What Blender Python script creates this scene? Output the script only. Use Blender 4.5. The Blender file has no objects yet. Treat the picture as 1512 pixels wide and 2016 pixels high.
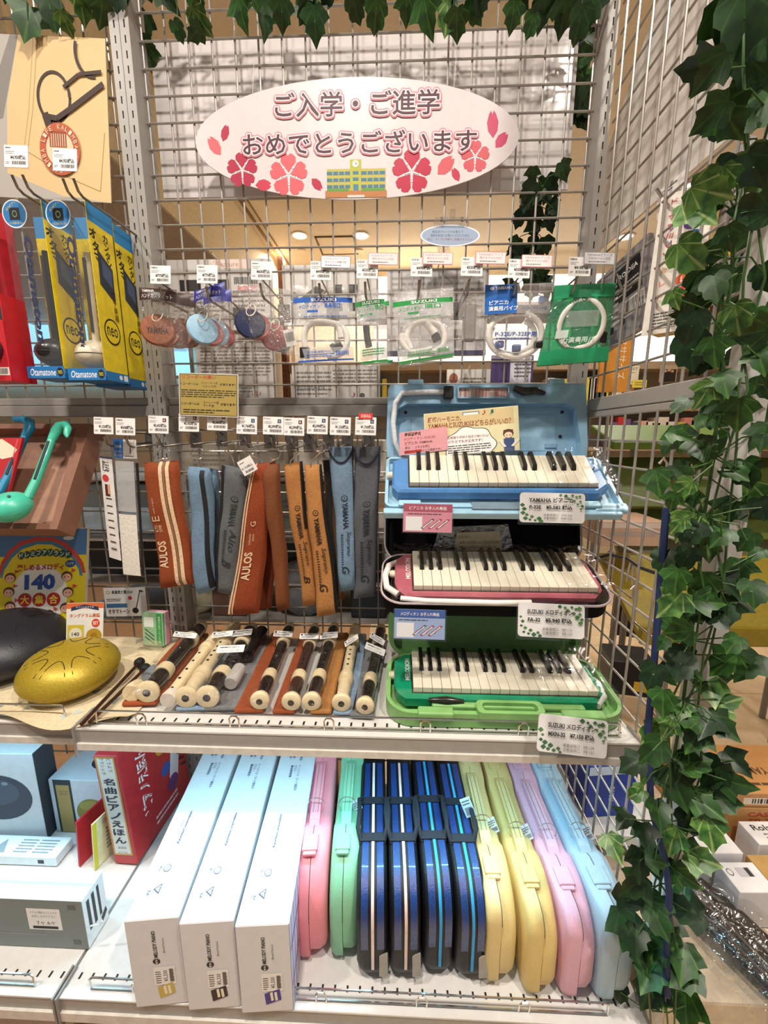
import bpy, bmesh, math, random
from mathutils import Matrix, Vector

# ---------------------------------------------------------------- camera, world, lights, exposure
scene = bpy.context.scene
COL = scene.collection
RAD = math.radians
FPX = 792.52
CAM = Vector((0.5082, -0.9232, 1.2512))
CROT = Matrix.Rotation(RAD(2.1057), 3, 'Z') @ Matrix.Rotation(RAD(79.3658), 3, 'X')
cd = bpy.data.cameras.new('camera')
cam = bpy.data.objects.new('camera', cd); COL.objects.link(cam)
cam.location = CAM; cam.rotation_euler = (RAD(79.3658), 0, RAD(2.1057))
cd.sensor_fit = 'VERTICAL'; cd.sensor_height = 36.0; cd.lens = FPX / 2016 * 36.0
cd.clip_start = 0.02; cd.clip_end = 60
scene.camera = cam
scene.view_settings.view_transform = 'Standard'; scene.view_settings.look = 'None'
scene.view_settings.gamma = 1.0; scene.view_settings.use_curve_mapping = False
scene.view_settings.exposure = 0.0
world = bpy.data.worlds.new('shop_ambient'); scene.world = world; world.use_nodes = True
world.node_tree.nodes['Background'].inputs[0].default_value = (1.0, 0.95, 0.89, 1)
world.node_tree.nodes['Background'].inputs[1].default_value = 0.28
scene.cycles.max_bounces = 8; scene.cycles.transparent_max_bounces = 24

def disk_light(loc, power, size=0.09, col=(1, .92, .82), rot=(0, 0, 0), spread=150):
    l = bpy.data.lights.new('downlight_glow', 'AREA'); l.shape = 'DISK'; l.size = size
    l.energy = power; l.color = col; l.spread = RAD(spread)
    o = bpy.data.objects.new('downlight_glow', l); COL.objects.link(o)
    o.location = loc; o.rotation_euler = rot
    return o
# shop downlights in front of the rack (above the camera) and behind it
SPOTS = [(0.30, -0.95), (1.25, -1.15), (-0.75, -1.05)]
for x, y in SPOTS: disk_light((x, y, 2.84), 21, 0.10)
FARSPOTS = [(-0.55, 3.0), (0.25, 3.05), (0.78, 3.05), (2.2, 2.0), (2.6, 3.6), (1.9, 0.3), (-1.2, 1.4)]
for x, y in FARSPOTS: disk_light((x, y, 2.84), 14, 0.12)

# ---------------------------------------------------------------- helpers
def px(u, v, X=None, Y=None, Z=None):
    """the 3D point at a known plane seen at photo position (u, v) - used to measure the real places"""
    d = CROT @ Vector(((u - 756) / FPX, (1008 - v) / FPX, -1.0))
    if X is not None: t = (X - CAM.x) / d.x
    elif Y is not None: t = (Y - CAM.y) / d.y
    else: t = (Z - CAM.z) / d.z
    return CAM + d * t

def lin(h):
    h = h.lstrip('#'); r = []
    for i in (0, 2, 4):
        c = int(h[i:i+2], 16) / 255
        r.append(c / 12.92 if c <= .04045 else ((c + .055) / 1.055) ** 2.4)
    return (r[0], r[1], r[2], 1)

_mats = {}
def mt(hexc, rough=.55, metal=0, noise=.08, scale=60, bump=0, coat=0, spec=.5, alpha=1, h2=None, emit=0, stretch=None):
    key = (hexc, rough, metal, noise, scale, bump, coat, spec, alpha, h2, emit, stretch)
    if key in _mats: return _mats[key]
    m = bpy.data.materials.new('mat_' + hexc.lstrip('#')); m.use_nodes = True
    nt = m.node_tree; b = nt.nodes['Principled BSDF']; N = nt.nodes.new; L = nt.links.new
    c = lin(hexc); b.inputs['Roughness'].default_value = rough; b.inputs['Metallic'].default_value = metal
    b.inputs['Coat Weight'].default_value = coat; b.inputs['Specular IOR Level'].default_value = spec
    b.inputs['Alpha'].default_value = alpha; b.inputs['Base Color'].default_value = c
    if noise or bump or h2:
        tc = N('ShaderNodeTexCoord'); n = N('ShaderNodeTexNoise'); n.inputs['Scale'].default_value = scale
        n.inputs['Detail'].default_value = 3
        if stretch:
            mp = N('ShaderNodeMapping'); mp.inputs['Scale'].default_value = stretch
            L(tc.outputs['Object'], mp.inputs[0]); L(mp.outputs[0], n.inputs['Vector'])
        else: L(tc.outputs['Object'], n.inputs['Vector'])
        if noise or h2:
            rp = N('ShaderNodeValToRGB')
            if h2: d = lin(h2)
            else: d = tuple(x * (1 - noise) for x in c[:3]) + (1,)
            e = c if h2 else tuple(min(1, x * (1 + noise)) for x in c[:3]) + (1,)
            rp.color_ramp.elements[0].color = d; rp.color_ramp.elements[1].color = e
            rp.color_ramp.elements[0].position = .35; rp.color_ramp.elements[1].position = .65
            L(n.outputs['Fac'], rp.inputs[0]); L(rp.outputs[0], b.inputs['Base Color'])
        if bump:
            bp = N('ShaderNodeBump'); bp.inputs['Strength'].default_value = bump; bp.inputs['Distance'].default_value = .002
            L(n.outputs['Fac'], bp.inputs['Height']); L(bp.outputs[0], b.inputs['Normal'])
    if emit:
        b.inputs['Emission Color'].default_value = c; b.inputs['Emission Strength'].default_value = emit
    _mats[key] = m
    return m

def film(tint='ffffff', gloss=.13, scale=35, bump=.6, rough=.12, haze=0):
    """thin clear plastic film: see-through with crinkled highlights"""
    key = ('film', tint, gloss, scale, bump, rough, haze)
    if key in _mats: return _mats[key]
    m = bpy.data.materials.new('clear_film'); m.use_nodes = True; nt = m.node_tree; nt.nodes.clear()
    N = nt.nodes.new; L = nt.links.new
    out = N('ShaderNodeOutputMaterial'); tr = N('ShaderNodeBsdfTransparent'); tr.inputs[0].default_value = lin(tint)
    gl = N('ShaderNodeBsdfGlossy'); gl.inputs['Roughness'].default_value = rough
    mx = N('ShaderNodeMixShader'); L(tr.outputs[0], mx.inputs[1])
    if haze:
        df = N('ShaderNodeBsdfDiffuse'); df.inputs[0].default_value = lin(tint); m2 = N('ShaderNodeMixShader'); m2.inputs[0].default_value = .5
        L(gl.outputs[0], m2.inputs[1]); L(df.outputs[0], m2.inputs[2]); L(m2.outputs[0], mx.inputs[2])
    else: L(gl.outputs[0], mx.inputs[2])
    tc = N('ShaderNodeTexCoord'); n = N('ShaderNodeTexNoise'); n.inputs['Scale'].default_value = scale; n.inputs['Detail'].default_value = 2
    n.inputs['Distortion'].default_value = 1.2
    L(tc.outputs['Object'], n.inputs['Vector'])
    bp = N('ShaderNodeBump'); bp.inputs['Strength'].default_value = bump; bp.inputs['Distance'].default_value = .01
    L(n.outputs['Fac'], bp.inputs['Height']); L(bp.outputs[0], gl.inputs['Normal'])
    mx.inputs[0].default_value = gloss + haze
    L(mx.outputs[0], out.inputs[0]); _mats[key] = m
    return m

# --- text to flat outlines, made once per string in a scratch scene
_ts = bpy.data.scenes.new('scratch'); _tc = bpy.data.curves.new('lettering', 'FONT'); _tc.resolution_u = 2
_to = bpy.data.objects.new('lettering', _tc); _ts.collection.objects.link(_to)
_ts.view_layers[0].update(); _tdg = _ts.view_layers[0].depsgraph
_tcache = {}
def glyphs(s, bold=0.0, shear=0.0):
    k = (s, bold, shear)
    if k not in _tcache:
        _tc.body = s; _tc.offset = bold; _tc.shear = shear; _tdg.update()
        me = bpy.data.meshes.new_from_object(_to.evaluated_get(_tdg))
        vs = [(v.co.x, v.co.y) for v in me.vertices]; fs = [tuple(p.vertices) for p in me.polygons]
        bpy.data.meshes.remove(me)
        if vs:
            x0 = min(v[0] for v in vs); x1 = max(v[0] for v in vs); y0 = min(v[1] for v in vs); y1 = max(v[1] for v in vs)
            vs = [((x - x0) / max(1e-6, x1 - x0) - .5, (y - y0) / max(1e-6, y1 - y0) - .5) for x, y in vs]
        _tcache[k] = (vs, fs)
    return _tcache[k]

class MB:
    def __init__(s): s.v = []; s.f = []; s.m = []; s.mats = []
    def add(s, vs, fs, mat=None, M=None):
        o = len(s.v)
        if mat not in s.mats: s.mats.append(mat)
        i = s.mats.index(mat)
        for v in vs:
            v = Vector(v); s.v.append(M @ v if M else v)
        for f in fs: s.f.append([o + k for k in f]); s.m.append(i)
        return s
    def box(s, c, d, mat=None, M=None):
        x, y, z = (q / 2 for q in d); cx, cy, cz = c
        vs = [(cx + a * x, cy + b * y, cz + e * z) for a in (-1, 1) for b in (-1, 1) for e in (-1, 1)]
        return s.add(vs, [(0, 1, 3, 2), (4, 6, 7, 5), (0, 4, 5, 1), (2, 3, 7, 6), (0, 2, 6, 4), (1, 5, 7, 3)], mat, M)
    def rbox(s, c, d, r, mat=None, M=None, seg=2):
        bm = bmesh.new(); bmesh.ops.create_cube(bm, size=1)
        for v in bm.verts: v.co = Vector((v.co.x * d[0] + c[0], v.co.y * d[1] + c[1], v.co.z * d[2] + c[2]))
        r = min(r, min(d) * .49)
        bmesh.ops.bevel(bm, geom=bm.edges[:], offset=r, segments=seg, affect='EDGES', profile=.5)
        bm.verts.index_update()
        s.add([v.co[:] for v in bm.verts], [[v.index for v in f.verts] for f in bm.faces], mat, M); bm.free()
        return s
    def quad(s, a, b, c, d, mat=None): return s.add([a, b, c, d], [(0, 1, 2, 3)], mat)
    def prism(s, poly, y0, y1, mat=None, M=None):
        """polygon in X/Z, thickness along Y"""
        n = len(poly); vs = [(x, y0, z) for x, z in poly] + [(x, y1, z) for x, z in poly]
        fs = [list(range(n)), list(range(2 * n - 1, n - 1, -1))] + [(i, i + n, (i + 1) % n + n, (i + 1) % n) for i in range(n)]
        return s.add(vs, fs, mat, M)
    def tube(s, path, r, n=8, mat=None, closed=False, M=None, caps=True):
        P = [Vector(p) for p in path]; k = len(P); vs = []; up = Vector((0.013, 0.021, 1)).normalized(); prev = None
        for i, p in enumerate(P):
            a = P[(i - 1) % k] if (closed or i > 0) else p; b = P[(i + 1) % k] if (closed or i < k - 1) else p
            t = (b - a).normalized()
            if prev is None:
                q = t.cross(up)
                if q.length < .05: q = t.cross(Vector((1, 0, 0)))
            else: q = prev - t * prev.dot(t)
            q.normalize(); prev = q; w = t.cross(q); rr = r[i] if isinstance(r, (list, tuple)) else r
            vs += [p + (q * math.cos(2 * math.pi * j / n) + w * math.sin(2 * math.pi * j / n)) * rr for j in range(n)]
        fs = []
        for i in range(k if closed else k - 1):
            for j in range(n):
                a = i * n + j; b = i * n + (j + 1) % n; c = ((i + 1) % k) * n + (j + 1) % n; d = ((i + 1) % k) * n + j
                fs.append((a, b, c, d))
        if caps and not closed: fs += [list(range(n - 1, -1, -1)), list(range((k - 1) * n, k * n))]
        return s.add(vs, fs, mat, M)
    def lathe(s, prof, n=20, mat=None, M=None, capped=True):
        """profile [(r, z)] round local Z"""
        k = len(prof); vs = [(r * math.cos(2 * math.pi * j / n), r * math.sin(2 * math.pi * j / n), z) for r, z in prof for j in range(n)]
        fs = [(i * n + j, i * n + (j + 1) % n, (i + 1) * n + (j + 1) % n, (i + 1) * n + j) for i in range(k - 1) for j in range(n)]
        if capped: fs += [list(range(n - 1, -1, -1)), list(range((k - 1) * n, k * n))]
        return s.add(vs, fs, mat, M)
    def surf(s, fn, nu, nv, mat=None, closed_u=False):
        vs = [fn(i / nu, j / nv) for j in range(nv + 1) for i in range(nu + 1)]
        w = nu + 1
        return s.add(vs, [(j * w + i, j * w + i + 1, (j + 1) * w + i + 1, (j + 1) * w + i) for j in range(nv) for i in range(nu)], mat)
    def text(s, t, fn, mat, cx=.5, cy=.5, w=1, h=1, rot=0, bold=0.0, shear=0.0):
        """lettering fitted into a box (cx, cy, w, h) of the unit square, placed by fn(x, y) (y down)"""
        vs, fs = glyphs(t, bold, shear); c, sn = math.cos(RAD(rot)), math.sin(RAD(rot)); o = []
        for x, y in vs:
            x *= w; y *= h
            o.append(fn(cx + x * c - y * sn, cy - (x * sn + y * c)))
        return s.add(o, fs, mat)
    def build(s, name, parent=None, loc=(0, 0, 0), rot=(0, 0, 0), smooth=False, kind=None):
        me = bpy.data.meshes.new(name); me.from_pydata(s.v, [], s.f)
        for m in s.mats: me.materials.append(m)
        me.polygons.foreach_set('material_index', s.m)
        if smooth:
            me.polygons.foreach_set('use_smooth', [True] * len(me.polygons))
            try: me.set_sharp_from_angle(angle=RAD(45 if smooth is True else smooth))
            except Exception: pass
        o = bpy.data.objects.new(name, me); COL.objects.link(o)
        o.location = loc; o.rotation_euler = rot
        if parent: o.parent = parent
        if kind: o['kind'] = kind
        return o

def tag(o, label, cat, group=None):
    o['label'] = label; o['category'] = cat
    if group: o['group'] = group
    return o
def thing(name, label, cat, loc=(0, 0, 0), rot=(0, 0, 0), group=None):
    o = bpy.data.objects.new(name, None); COL.objects.link(o); o.empty_display_size = .01
    o.location = loc; o.rotation_euler = rot
    return tag(o, label, cat, group)
def inst(src, name, parent=None, M=None):
    o = src.copy(); o.name = name; COL.objects.link(o)
    o.parent = parent
    if M is not None: o.matrix_local = M
    return o
def struct(o): o['kind'] = 'structure'; return o
def TR(x=0, y=0, z=0, rx=0, ry=0, rz=0):
    return Matrix.Translation((x, y, z)) @ Matrix.Rotation(RAD(rz), 4, 'Z') @ Matrix.Rotation(RAD(ry), 4, 'Y') @ Matrix.Rotation(RAD(rx), 4, 'X')

def prints(mb, fn, items, rnd=random.Random(3)):
    """fn(x, y, layer) -> point; items in fractions of the face, y down"""
    for i, it in enumerate(items):
        g = lambda x, y, i=i: fn(x, y, i + 1)
        k = it[0]
        if k == 't':
            _, s, x, y, w, h, c = it[:7]; mb.text(s, g, mt(c, .6, noise=0), x, y, w, h, it[7] if len(it) > 7 else 0, it[8] if len(it) > 8 else .0, it[9] if len(it) > 9 else 0)
        elif k == 'r':
            _, x, y, w, h, c = it[:6]; a = RAD(it[6]) if len(it) > 6 else 0
            pts = [(x + p * w / 2 * math.cos(a) - q * h / 2 * math.sin(a), y + p * w / 2 * math.sin(a) + q * h / 2 * math.cos(a)) for p, q in ((-1, 1), (1, 1), (1, -1), (-1, -1))]
            mb.add([g(*p) for p in pts], [(0, 1, 2, 3)], mt(c, .6, noise=0))
        elif k == 'e':
            _, x, y, w, h, c = it[:6]; n = 28
            mb.add([g(x + w / 2 * math.cos(2 * math.pi * j / n), y - h / 2 * math.sin(2 * math.pi * j / n)) for j in range(n)], [list(range(n))], mt(c, .6, noise=0))
        elif k == 'g':
            mb.add([g(*p) for p in it[1]], [list(range(len(it[1])))], mt(it[2], .6, noise=0))
        elif k == 'l':     # fine print too small to read: rows of short strokes
            _, x, y, w, h, n, c = it[:7]
            for r in range(n):
                yy = y - h / 2 + h * (r + .5) / n; xx = x - w / 2; end = x + w / 2 - (rnd.random() * w * .35 if r == n - 1 else 0)
                while xx < end:
                    ww = min(end - xx, w * (.04 + rnd.random() * .13)); hh = h / n * .22
                    mb.add([g(xx, yy + hh), g(xx + ww, yy + hh), g(xx + ww, yy - hh), g(xx, yy - hh)], [(0, 1, 2, 3)], mt(c, .6, noise=0)); xx += ww + w * .018
        elif k == 'b':     # bar code
            _, x, y, w, h, c = it[:6]; xx = x - w / 2
            while xx < x + w / 2:
                ww = w * rnd.choice((.012, .02, .035))
                mb.add([g(xx, y + h / 2), g(xx + ww, y + h / 2), g(xx + ww, y - h / 2), g(xx, y - h / 2)], [(0, 1, 2, 3)], mt(c, .6, noise=0)); xx += ww + w * rnd.choice((.015, .025))
    return mb

def rrect(w, h, r=0, n=4):
    if r <= 0: return [(-w/2, -h/2), (w/2, -h/2), (w/2, h/2), (-w/2, h/2)]
    o = []
    for cx, cy, a in ((w/2-r, -h/2+r, -90), (w/2-r, h/2-r, 0), (-w/2+r, h/2-r, 90), (-w/2+r, -h/2+r, 180)):
        o += [(cx + r * math.cos(RAD(a + 90 * k / n)), cy + r * math.sin(RAD(a + 90 * k / n))) for k in range(n + 1)]
    return o

def card(name, label, cat, w, h, loc, rot=(0, 0, 0), base='f4f1ee', items=(), thick=.0008, corner=0, group=None, sleeve=0, poly=None, parent=None, rough=.45, pname='printed_text'):
    """a printed card facing local -Y; rot in degrees"""
    mb = MB(); mb.prism(poly or rrect(w, h, corner), -thick / 2, thick / 2, mt(base, rough, noise=.03))
    o = mb.build(name, parent, loc, [RAD(a) for a in rot])
    if label and not parent: tag(o, label, cat, group)
    if items:
        p = prints(MB(), lambda x, y, i: ((x - .5) * w, -thick / 2 - .0001 - .00003 * i, (.5 - y) * h), items)
        p.build(pname, o)
    if sleeve:
        sm = MB(); sm.prism(rrect(w + 2 * sleeve, h + 2 * sleeve, .001), -thick / 2 - .004, -thick / 2 - .0036, film(gloss=.07, bump=.05))
        sm.build('clear_sleeve', o)
    return o
# ---------------------------------------------------------------- the shop around the rack
GREY = mt('9f9a94', .40, noise=.03); GREY2 = mt('8f8a85', .45, noise=.03); WHT = mt('d9d6d2', .4, noise=.03)
CHROME = mt('d8d4cf', .16, 1, noise=.05); WIRE = mt('a39d96', .32, .35, noise=.05); DARK = mt('1a1918', .6)
fl = struct(MB().box((1, 2.6, -.03), (12, 10.5, .05), mt('b58a60', .7)).build('floor'))
t0 = MB().rbox((0, 0, 0), (.448, .448, .012), .0015, mt('e8cfa8', .42, noise=0, scale=9, h2='d8bb92', bump=.05), seg=1).build('tile', fl)
first = True
for i in range(12):
    for j in range(14):
        M = TR(.55 + i * .45, -1.1 + j * .45, .001, 0, 0, 90 * ((i * 3 + j * 5) % 4))
        if first: t0.matrix_local = M; first = False
        else: inst(t0, 'tile', fl, M)
CEIL = mt('e9dcc4', .8, noise=.03)
struct(MB().box((1, 2.5, 2.885), (11, 8.2, .05), CEIL).build('ceiling'))
struct(MB().box((1, 3.4, 1.4), (11, .1, 2.95), mt('d6c4a6', .8)).build('wall_back'))
struct(MB().box((5.6, 2.5, 1.4), (.1, 8, 2.95), mt('d8c8ae', .8)).build('wall_right'))
struct(MB().box((-4, 2.5, 1.4), (.1, 8, 2.95), mt('cbbda8', .8)).build('wall_left'))
bk = MB(); bk.box((-1.9, 2.4, 2.605), (2.5, 3.9, .5), mt('eadcba', .8)); struct(bk.build('trim_1'))
struct(MB().box((-1.9, 2.4, 2.352), (2.49, 3.89, .012), mt('b5aa9a', .8)).build('trim_2'))
struct(MB().box((-.60, 2.0, 2.855), (.02, 3.0, .012), mt('7d6848', .7)).build('trim_3'))
struct(MB().box((-.55, 2.0, 2.855), (.008, 3.0, .012), mt('8a7450', .7)).build('trim_4'))
# downlights: a trim ring, a recessed glowing disc
LAMP = mt('fff3dc', .5, noise=0, emit=9)
def downlight(x, y, z, label, r=.055):
    t = thing('downlight', label, 'light', (x, y, z), group='ceiling downlights')
    MB().lathe([(r * 1.25, 0), (r * 1.25, -.006), (r, -.006), (r * .92, .002)], 24, mt('efe6d6', .4), capped=False).build('trim_ring', t, smooth=True)
    MB().lathe([(r * .9, -.001), (r * .9, -.0005)], 24, LAMP).build('lamp_disc', t)
for x, y, l in ((-.31, 2.68, 'glowing round downlight in the beige ceiling, left of the square hatch'), (.19, 2.70, 'glowing round downlight in the beige ceiling, right of the square hatch'),
                (2.40, 2.13, 'bright downlight seen through the right wire panel beside the hanging pale tag'), (2.35, 2.8, 'bright downlight seen through the right wire panel, low and near the back corner')):
    downlight(x, y, 2.858, l)
downlight(-1.0, 2.25, 2.345, 'glowing downlight in the dropped grey soffit behind the castanet price tags')
for x, y, l in ((-.36, 2.95, 'small round ceiling speaker behind the left downlight'), (.15, 2.97, 'small round ceiling speaker behind the right downlight')):
    t = tag(MB().lathe([(.035, 0), (.035, -.008), (.0, -.012)], 20, mt('f2e3c8', .5), capped=False).build('ceiling_speaker', None, (x, y, 2.858)), l, 'speaker')
h = thing('ceiling_hatch', 'square access hatch with dark edges in the beige ceiling', 'hatch', (-.03, 2.87, 2.857))
MB().box((0, 0, .001), (.30, .30, .006), CEIL).build('hatch_panel', h)
for x, y, a, b in ((-.158, 0, .012, .328), (.158, 0, .012, .328), (0, -.158, .328, .012), (0, .158, .328, .012)):
    MB().box((x, y, -.001), (a, b, .008), mt('6f5a3e', .7)).build('frame_strip', h)
tag(MB().lathe([(.02, 0), (.015, -.02), (.004, -.03), (.016, -.034)], 10, mt('4b453d', .5)).build('sprinkler', None, (-.95, 1.75, 2.347)), 'small dark sprinkler head under the grey soffit', 'sprinkler')
# bright shop window on the left, far behind
wn = thing('window_1', 'bright blue-lit shop window far behind on the left', 'window', (0, 0, 0)); wn['kind'] = 'structure'
p0 = px(-260, 470, Y=3.2); p1 = px(378, 742, Y=3.2)
MB().box(((p0.x + p1.x) / 2, 3.25, (p0.z + p1.z) / 2), (p1.x - p0.x, .01, p0.z - p1.z), mt('8fd4ff', .4, noise=0, emit=1.5)).build('pane', wn)
for k in range(6):
    x = p0.x + (p1.x - p0.x) * k / 5
    MB().box((x, 3.22, (p0.z + p1.z) / 2), (.03, .03, p0.z - p1.z), mt('c9d4dc', .5)).build('window_frame', wn)
for z in (p0.z, p1.z, (p0.z + p1.z) / 2):
    MB().box(((p0.x + p1.x) / 2, 3.22, z), (p1.x - p0.x + .03, .03, .03), mt('c9d4dc', .5)).build('window_frame', wn)
# lit bookcase far behind the rack
BR = mt('6e3d1c', .55, scale=12, noise=.15, stretch=(1, 1, 6))
bc = thing('bookcase', 'far brown bookcase with bright lit white niches', 'bookcase', (1.6, 3.1, 0))
def far(u0, v0, u1, v1, mat, name, Y=3.05, d=.03, parent=bc):
    a = px(u0, v0, Y=Y); b = px(u1, v1, Y=Y); l = Vector(parent.location) if parent else Vector((0, 0, 0))
    return MB().box(((a.x + b.x) / 2 - l.x, Y + d / 2 - l.y, (a.z + b.z) / 2 - l.z), (abs(b.x - a.x), d, abs(a.z - b.z)), mat).build(name, parent)
GLOW = mt('fff8ee', .5, noise=0, emit=1.6)
far(735, 545, 1215, 598, GLOW, 'lit_niche'); far(735, 640, 1620, 716, GLOW, 'lit_niche')
far(735, 598, 1620, 640, BR, 'header_band', d=.06); far(560, 716, 1620, 724, mt('b9a286', .5), 'shelf_board', 3.0, .25)
far(560, 800, 1620, 808, mt('b9a286', .5), 'shelf_board', 3.0, .25); far(560, 880, 1620, 888, mt('b9a286', .5), 'shelf_board', 3.0, .25)
far(735, 724, 1620, 1000, mt('9a8f80', .6), 'back_board', 3.26); far(556, 505, 572, 1100, BR, 'pillar', 2.95, .1); far(574, 690, 590, 1100, mt('b5672c', .5), 'pillar', 2.96, .1)
far(596, 690, 610, 1100, mt('d9d0c2', .5), 'pillar', 2.97, .1)
rnd = random.Random(11)
BC = [('f2e9dd', 'cream'), ('c93a3a', 'red'), ('e9b7ae', 'pale pink'), ('f4f0ea', 'white'), ('d9c08a', 'tan'), ('7c5a8c', 'purple'), ('e2cf4a', 'yellow'), ('3f4a55', 'dark slate'), ('e59a8e', 'salmon')]
ORD = ['first', 'second', 'third', 'fourth', 'fifth', 'sixth', 'seventh', 'eighth', 'ninth', 'tenth', 'eleventh', 'twelfth', 'thirteenth', 'fourteenth', 'fifteenth', 'sixteenth', 'seventeenth', 'eighteenth', 'nineteenth', 'twentieth']
for v0, v1, ua, ub, where in ((732, 799, 692, 758, 'left of the blue case lid'), (732, 799, 898, 1010, 'behind the blue case handle'), (732, 799, 1080, 1240, 'left of the far WEST magazine'), (820, 879, 1205, 1420, 'seen below the right flat bar')):
    u = ua; cnt = {}
    while u < ub:
        w = rnd.choice((9, 11, 13, 16)); c, cn = rnd.choice(BC); k = rnd.random() * 14
        a = px(u, v0 + k, Y=2.99); b = px(u + w, v1, Y=2.99); z0 = px(700, v1 + 1, Y=2.99).z
        o = MB().rbox((0, 0, (a.z - z0) / 2), (b.x - a.x, .17, a.z - z0), .004, mt(c, .55), seg=1).build('book', None, ((a.x + b.x) / 2, 3.09, z0 + .002))
        cnt[cn] = cnt.get(cn, 0) + 1
        tag(o, '%s %s-spined book from the left %s' % (ORD[cnt[cn] - 1], cn, where), 'book', 'books on the far bookcase')
        u += w + rnd.choice((0, 1, 1, 6))
def farcard(name, label, cat, u0, v0, u1, v1, base, items, Y=2.97, **k):
    a = px(u0, v0, Y=Y); b = px(u1, v1, Y=Y)
    return card(name, label, cat, b.x - a.x, a.z - b.z, ((a.x + b.x) / 2, Y, (a.z + b.z) / 2), base=base, items=items, thick=.006, **k)
farcard('magazine', 'cream magazine lettered WEST facing out on the far bookcase', 'magazine', 1228, 720, 1255, 757, 'f3ead6', [('t', 'WEST', .5, .17, .8, .14, '333333'), ('l', .45, .4, .6, .12, 2, '444444'), ('e', .25, .88, .12, .06, '222222'), ('e', .45, .86, .12, .06, '222222'), ('e', .65, .87, .12, .06, '222222')])
farcard('magazine', 'dark group-photo magazine facing out on the far bookcase', 'magazine', 1301, 719, 1330, 752, 'c9b49a', [('r', .5, .62, .9, .75, '2a2220'), ('e', .3, .35, .2, .16, 'caa98c'), ('e', .52, .3, .2, .16, 'd0ae90'), ('e', .72, .36, .2, .16, 'c5a285')])
farcard('shelf_sign', 'small yellow shelf sign in front of the far bookcase', 'sign', 1246, 748, 1272, 763, 'f2e05a', [('l', .5, .5, .7, .6, 2, '9a8a20')], Y=2.94)

# ---------------------------------------------------------------- the gondola rack: uprights, grids, bars, shelves
def upright(name, label, x0, x1, y0, y1, z0, z1, cols, side_slots=False, mat=GREY):
    """slotted steel upright: front plate with real slot holes, channel behind"""
    mb = MB(); pitch = .0244; sw = .0026; sh = .0125
    xs = sorted([x0, x1] + [c + d for c in cols for d in (-sw / 2, sw / 2)]); z = z0
    while z < z1 - .001:
        zt = min(z + pitch, z1); a = z + .006; b = min(a + sh, zt)
        for i in range(len(xs) - 1):
            xa, xb = xs[i], xs[i + 1]
            if i % 2 == 0: mb.quad((xa, y0, z), (xb, y0, z), (xb, y0, zt), (xa, y0, zt), mat)
            else:
                mb.quad((xa, y0, z), (xb, y0, z), (xb, y0, a), (xa, y0, a), mat); mb.quad((xa, y0, b), (xb, y0, b), (xb, y0, zt), (xa, y0, zt), mat)
                mb.quad((xa, y0, a), (xa, y0 + .002, a), (xa, y0 + .002, b), (xa, y0, b), mat); mb.quad((xb, y0, b), (xb, y0 + .002, b), (xb, y0 + .002, a), (xb, y0, a), mat)
        z = zt
    mb.quad((x0, y1, z0), (x0, y0, z0), (x0, y0, z1), (x0, y1, z1), mat); mb.quad((x1, y0, z0), (x1, y1, z0), (x1, y1, z1), (x1, y0, z1), mat)
    mb.quad((x1, y1, z0), (x0, y1, z0), (x0, y1, z1), (x1, y1, z1), DARK); mb.quad((x0, y0, z1), (x1, y0, z1), (x1, y1, z1), (x0, y1, z1), mat)
    mb.quad((x0, y0 + .004, z0), (x1, y0 + .004, z0), (x1, y0 + .004, z1), (x0, y0 + .004, z1), DARK)
    return tag(mb.build(name), label, 'rack post')
upright('slotted_upright', 'grey slotted steel upright of the left bay, left of the twin pair', -.0425, -.0232, -.03, .025, .0, 2.3, [-.0325])
upright('slotted_upright', 'grey slotted steel upright of the middle bay, right of the twin pair', -.0222, -.0040, -.03, .025, .0, 2.3, [-.0130])
upright('slotted_upright', 'grey slotted steel upright at the back right corner of the rack', .8800, .9000, -.03, .025, .0, 2.3, [.8905])

def grid_panel(label, xs, zs, z0, z1, x0, x1, y=0.0):
    t = thing('wire_grid_panel', label, 'grid panel', ((x0 + x1) / 2, y, z0))
    vm = MB().tube([(0, 0, 0), (0, 0, z1 - z0)], .0021, 6, WIRE).build('vertical_wire', t, smooth=True)
    hm = MB().tube([(x0, 0, 0), (x1, 0, 0)], .0021, 6, WIRE).build('horizontal_wire', t, smooth=True)
    cx = (x0 + x1) / 2
    for i, x in enumerate(xs):
        M = Matrix.Translation((x - cx, .0036, 0))
        if i == 0: vm.matrix_local = M
        else: inst(vm, 'vertical_wire', t, M)
    for i, z in enumerate(zs):
        M = Matrix.Translation((-cx, 0, z - z0))
        if i == 0: hm.matrix_local = M
        else: inst(hm, 'horizontal_wire', t, M)
    return t
G = .046
UZ = [2.1 - G * r for r in range(-2, 17)]; LZ = [.8852 + .0475 * k for k in range(-10, 9)]
grid_panel('upper grey wire grid behind the oval sign', [G * c for c in range(0, 20)], UZ, 1.327, 2.25, -.004, .880)
grid_panel('lower grey wire grid behind the recorder cases', [G * c for c in range(0, 20)], LZ, .40, 1.292, -.004, .880)
grid_panel('upper grey wire grid of the left bay', [-.07 - G * c for c in range(0, 11)], UZ, 1.327, 2.25, -.56, -.0425)
grid_panel('lower grey wire grid of the left bay behind the songbook', [-.07 - G * c for c in range(0, 11)], LZ, .40, 1.292, -.56, -.0425)
def bars(label, x0, x1, y):
    t = thing('cross_bar', label, 'rack bar', ((x0 + x1) / 2, y, 1.29)); w = x1 - x0
    MB().rbox((0, 0, .0045 + .012), (w, .018, .024), .002, GREY).build('lower_rail', t)
    MB().rbox((0, .004, .0375), (w, .014, .016), .002, GREY).build('upper_rail', t)
bars('grey steel cross bar running behind the yellow recorder notice', -.004, .880, -.012)
bars('grey steel cross bar of the left bay above the brown tray', -.56, -.0425, -.012)
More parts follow.
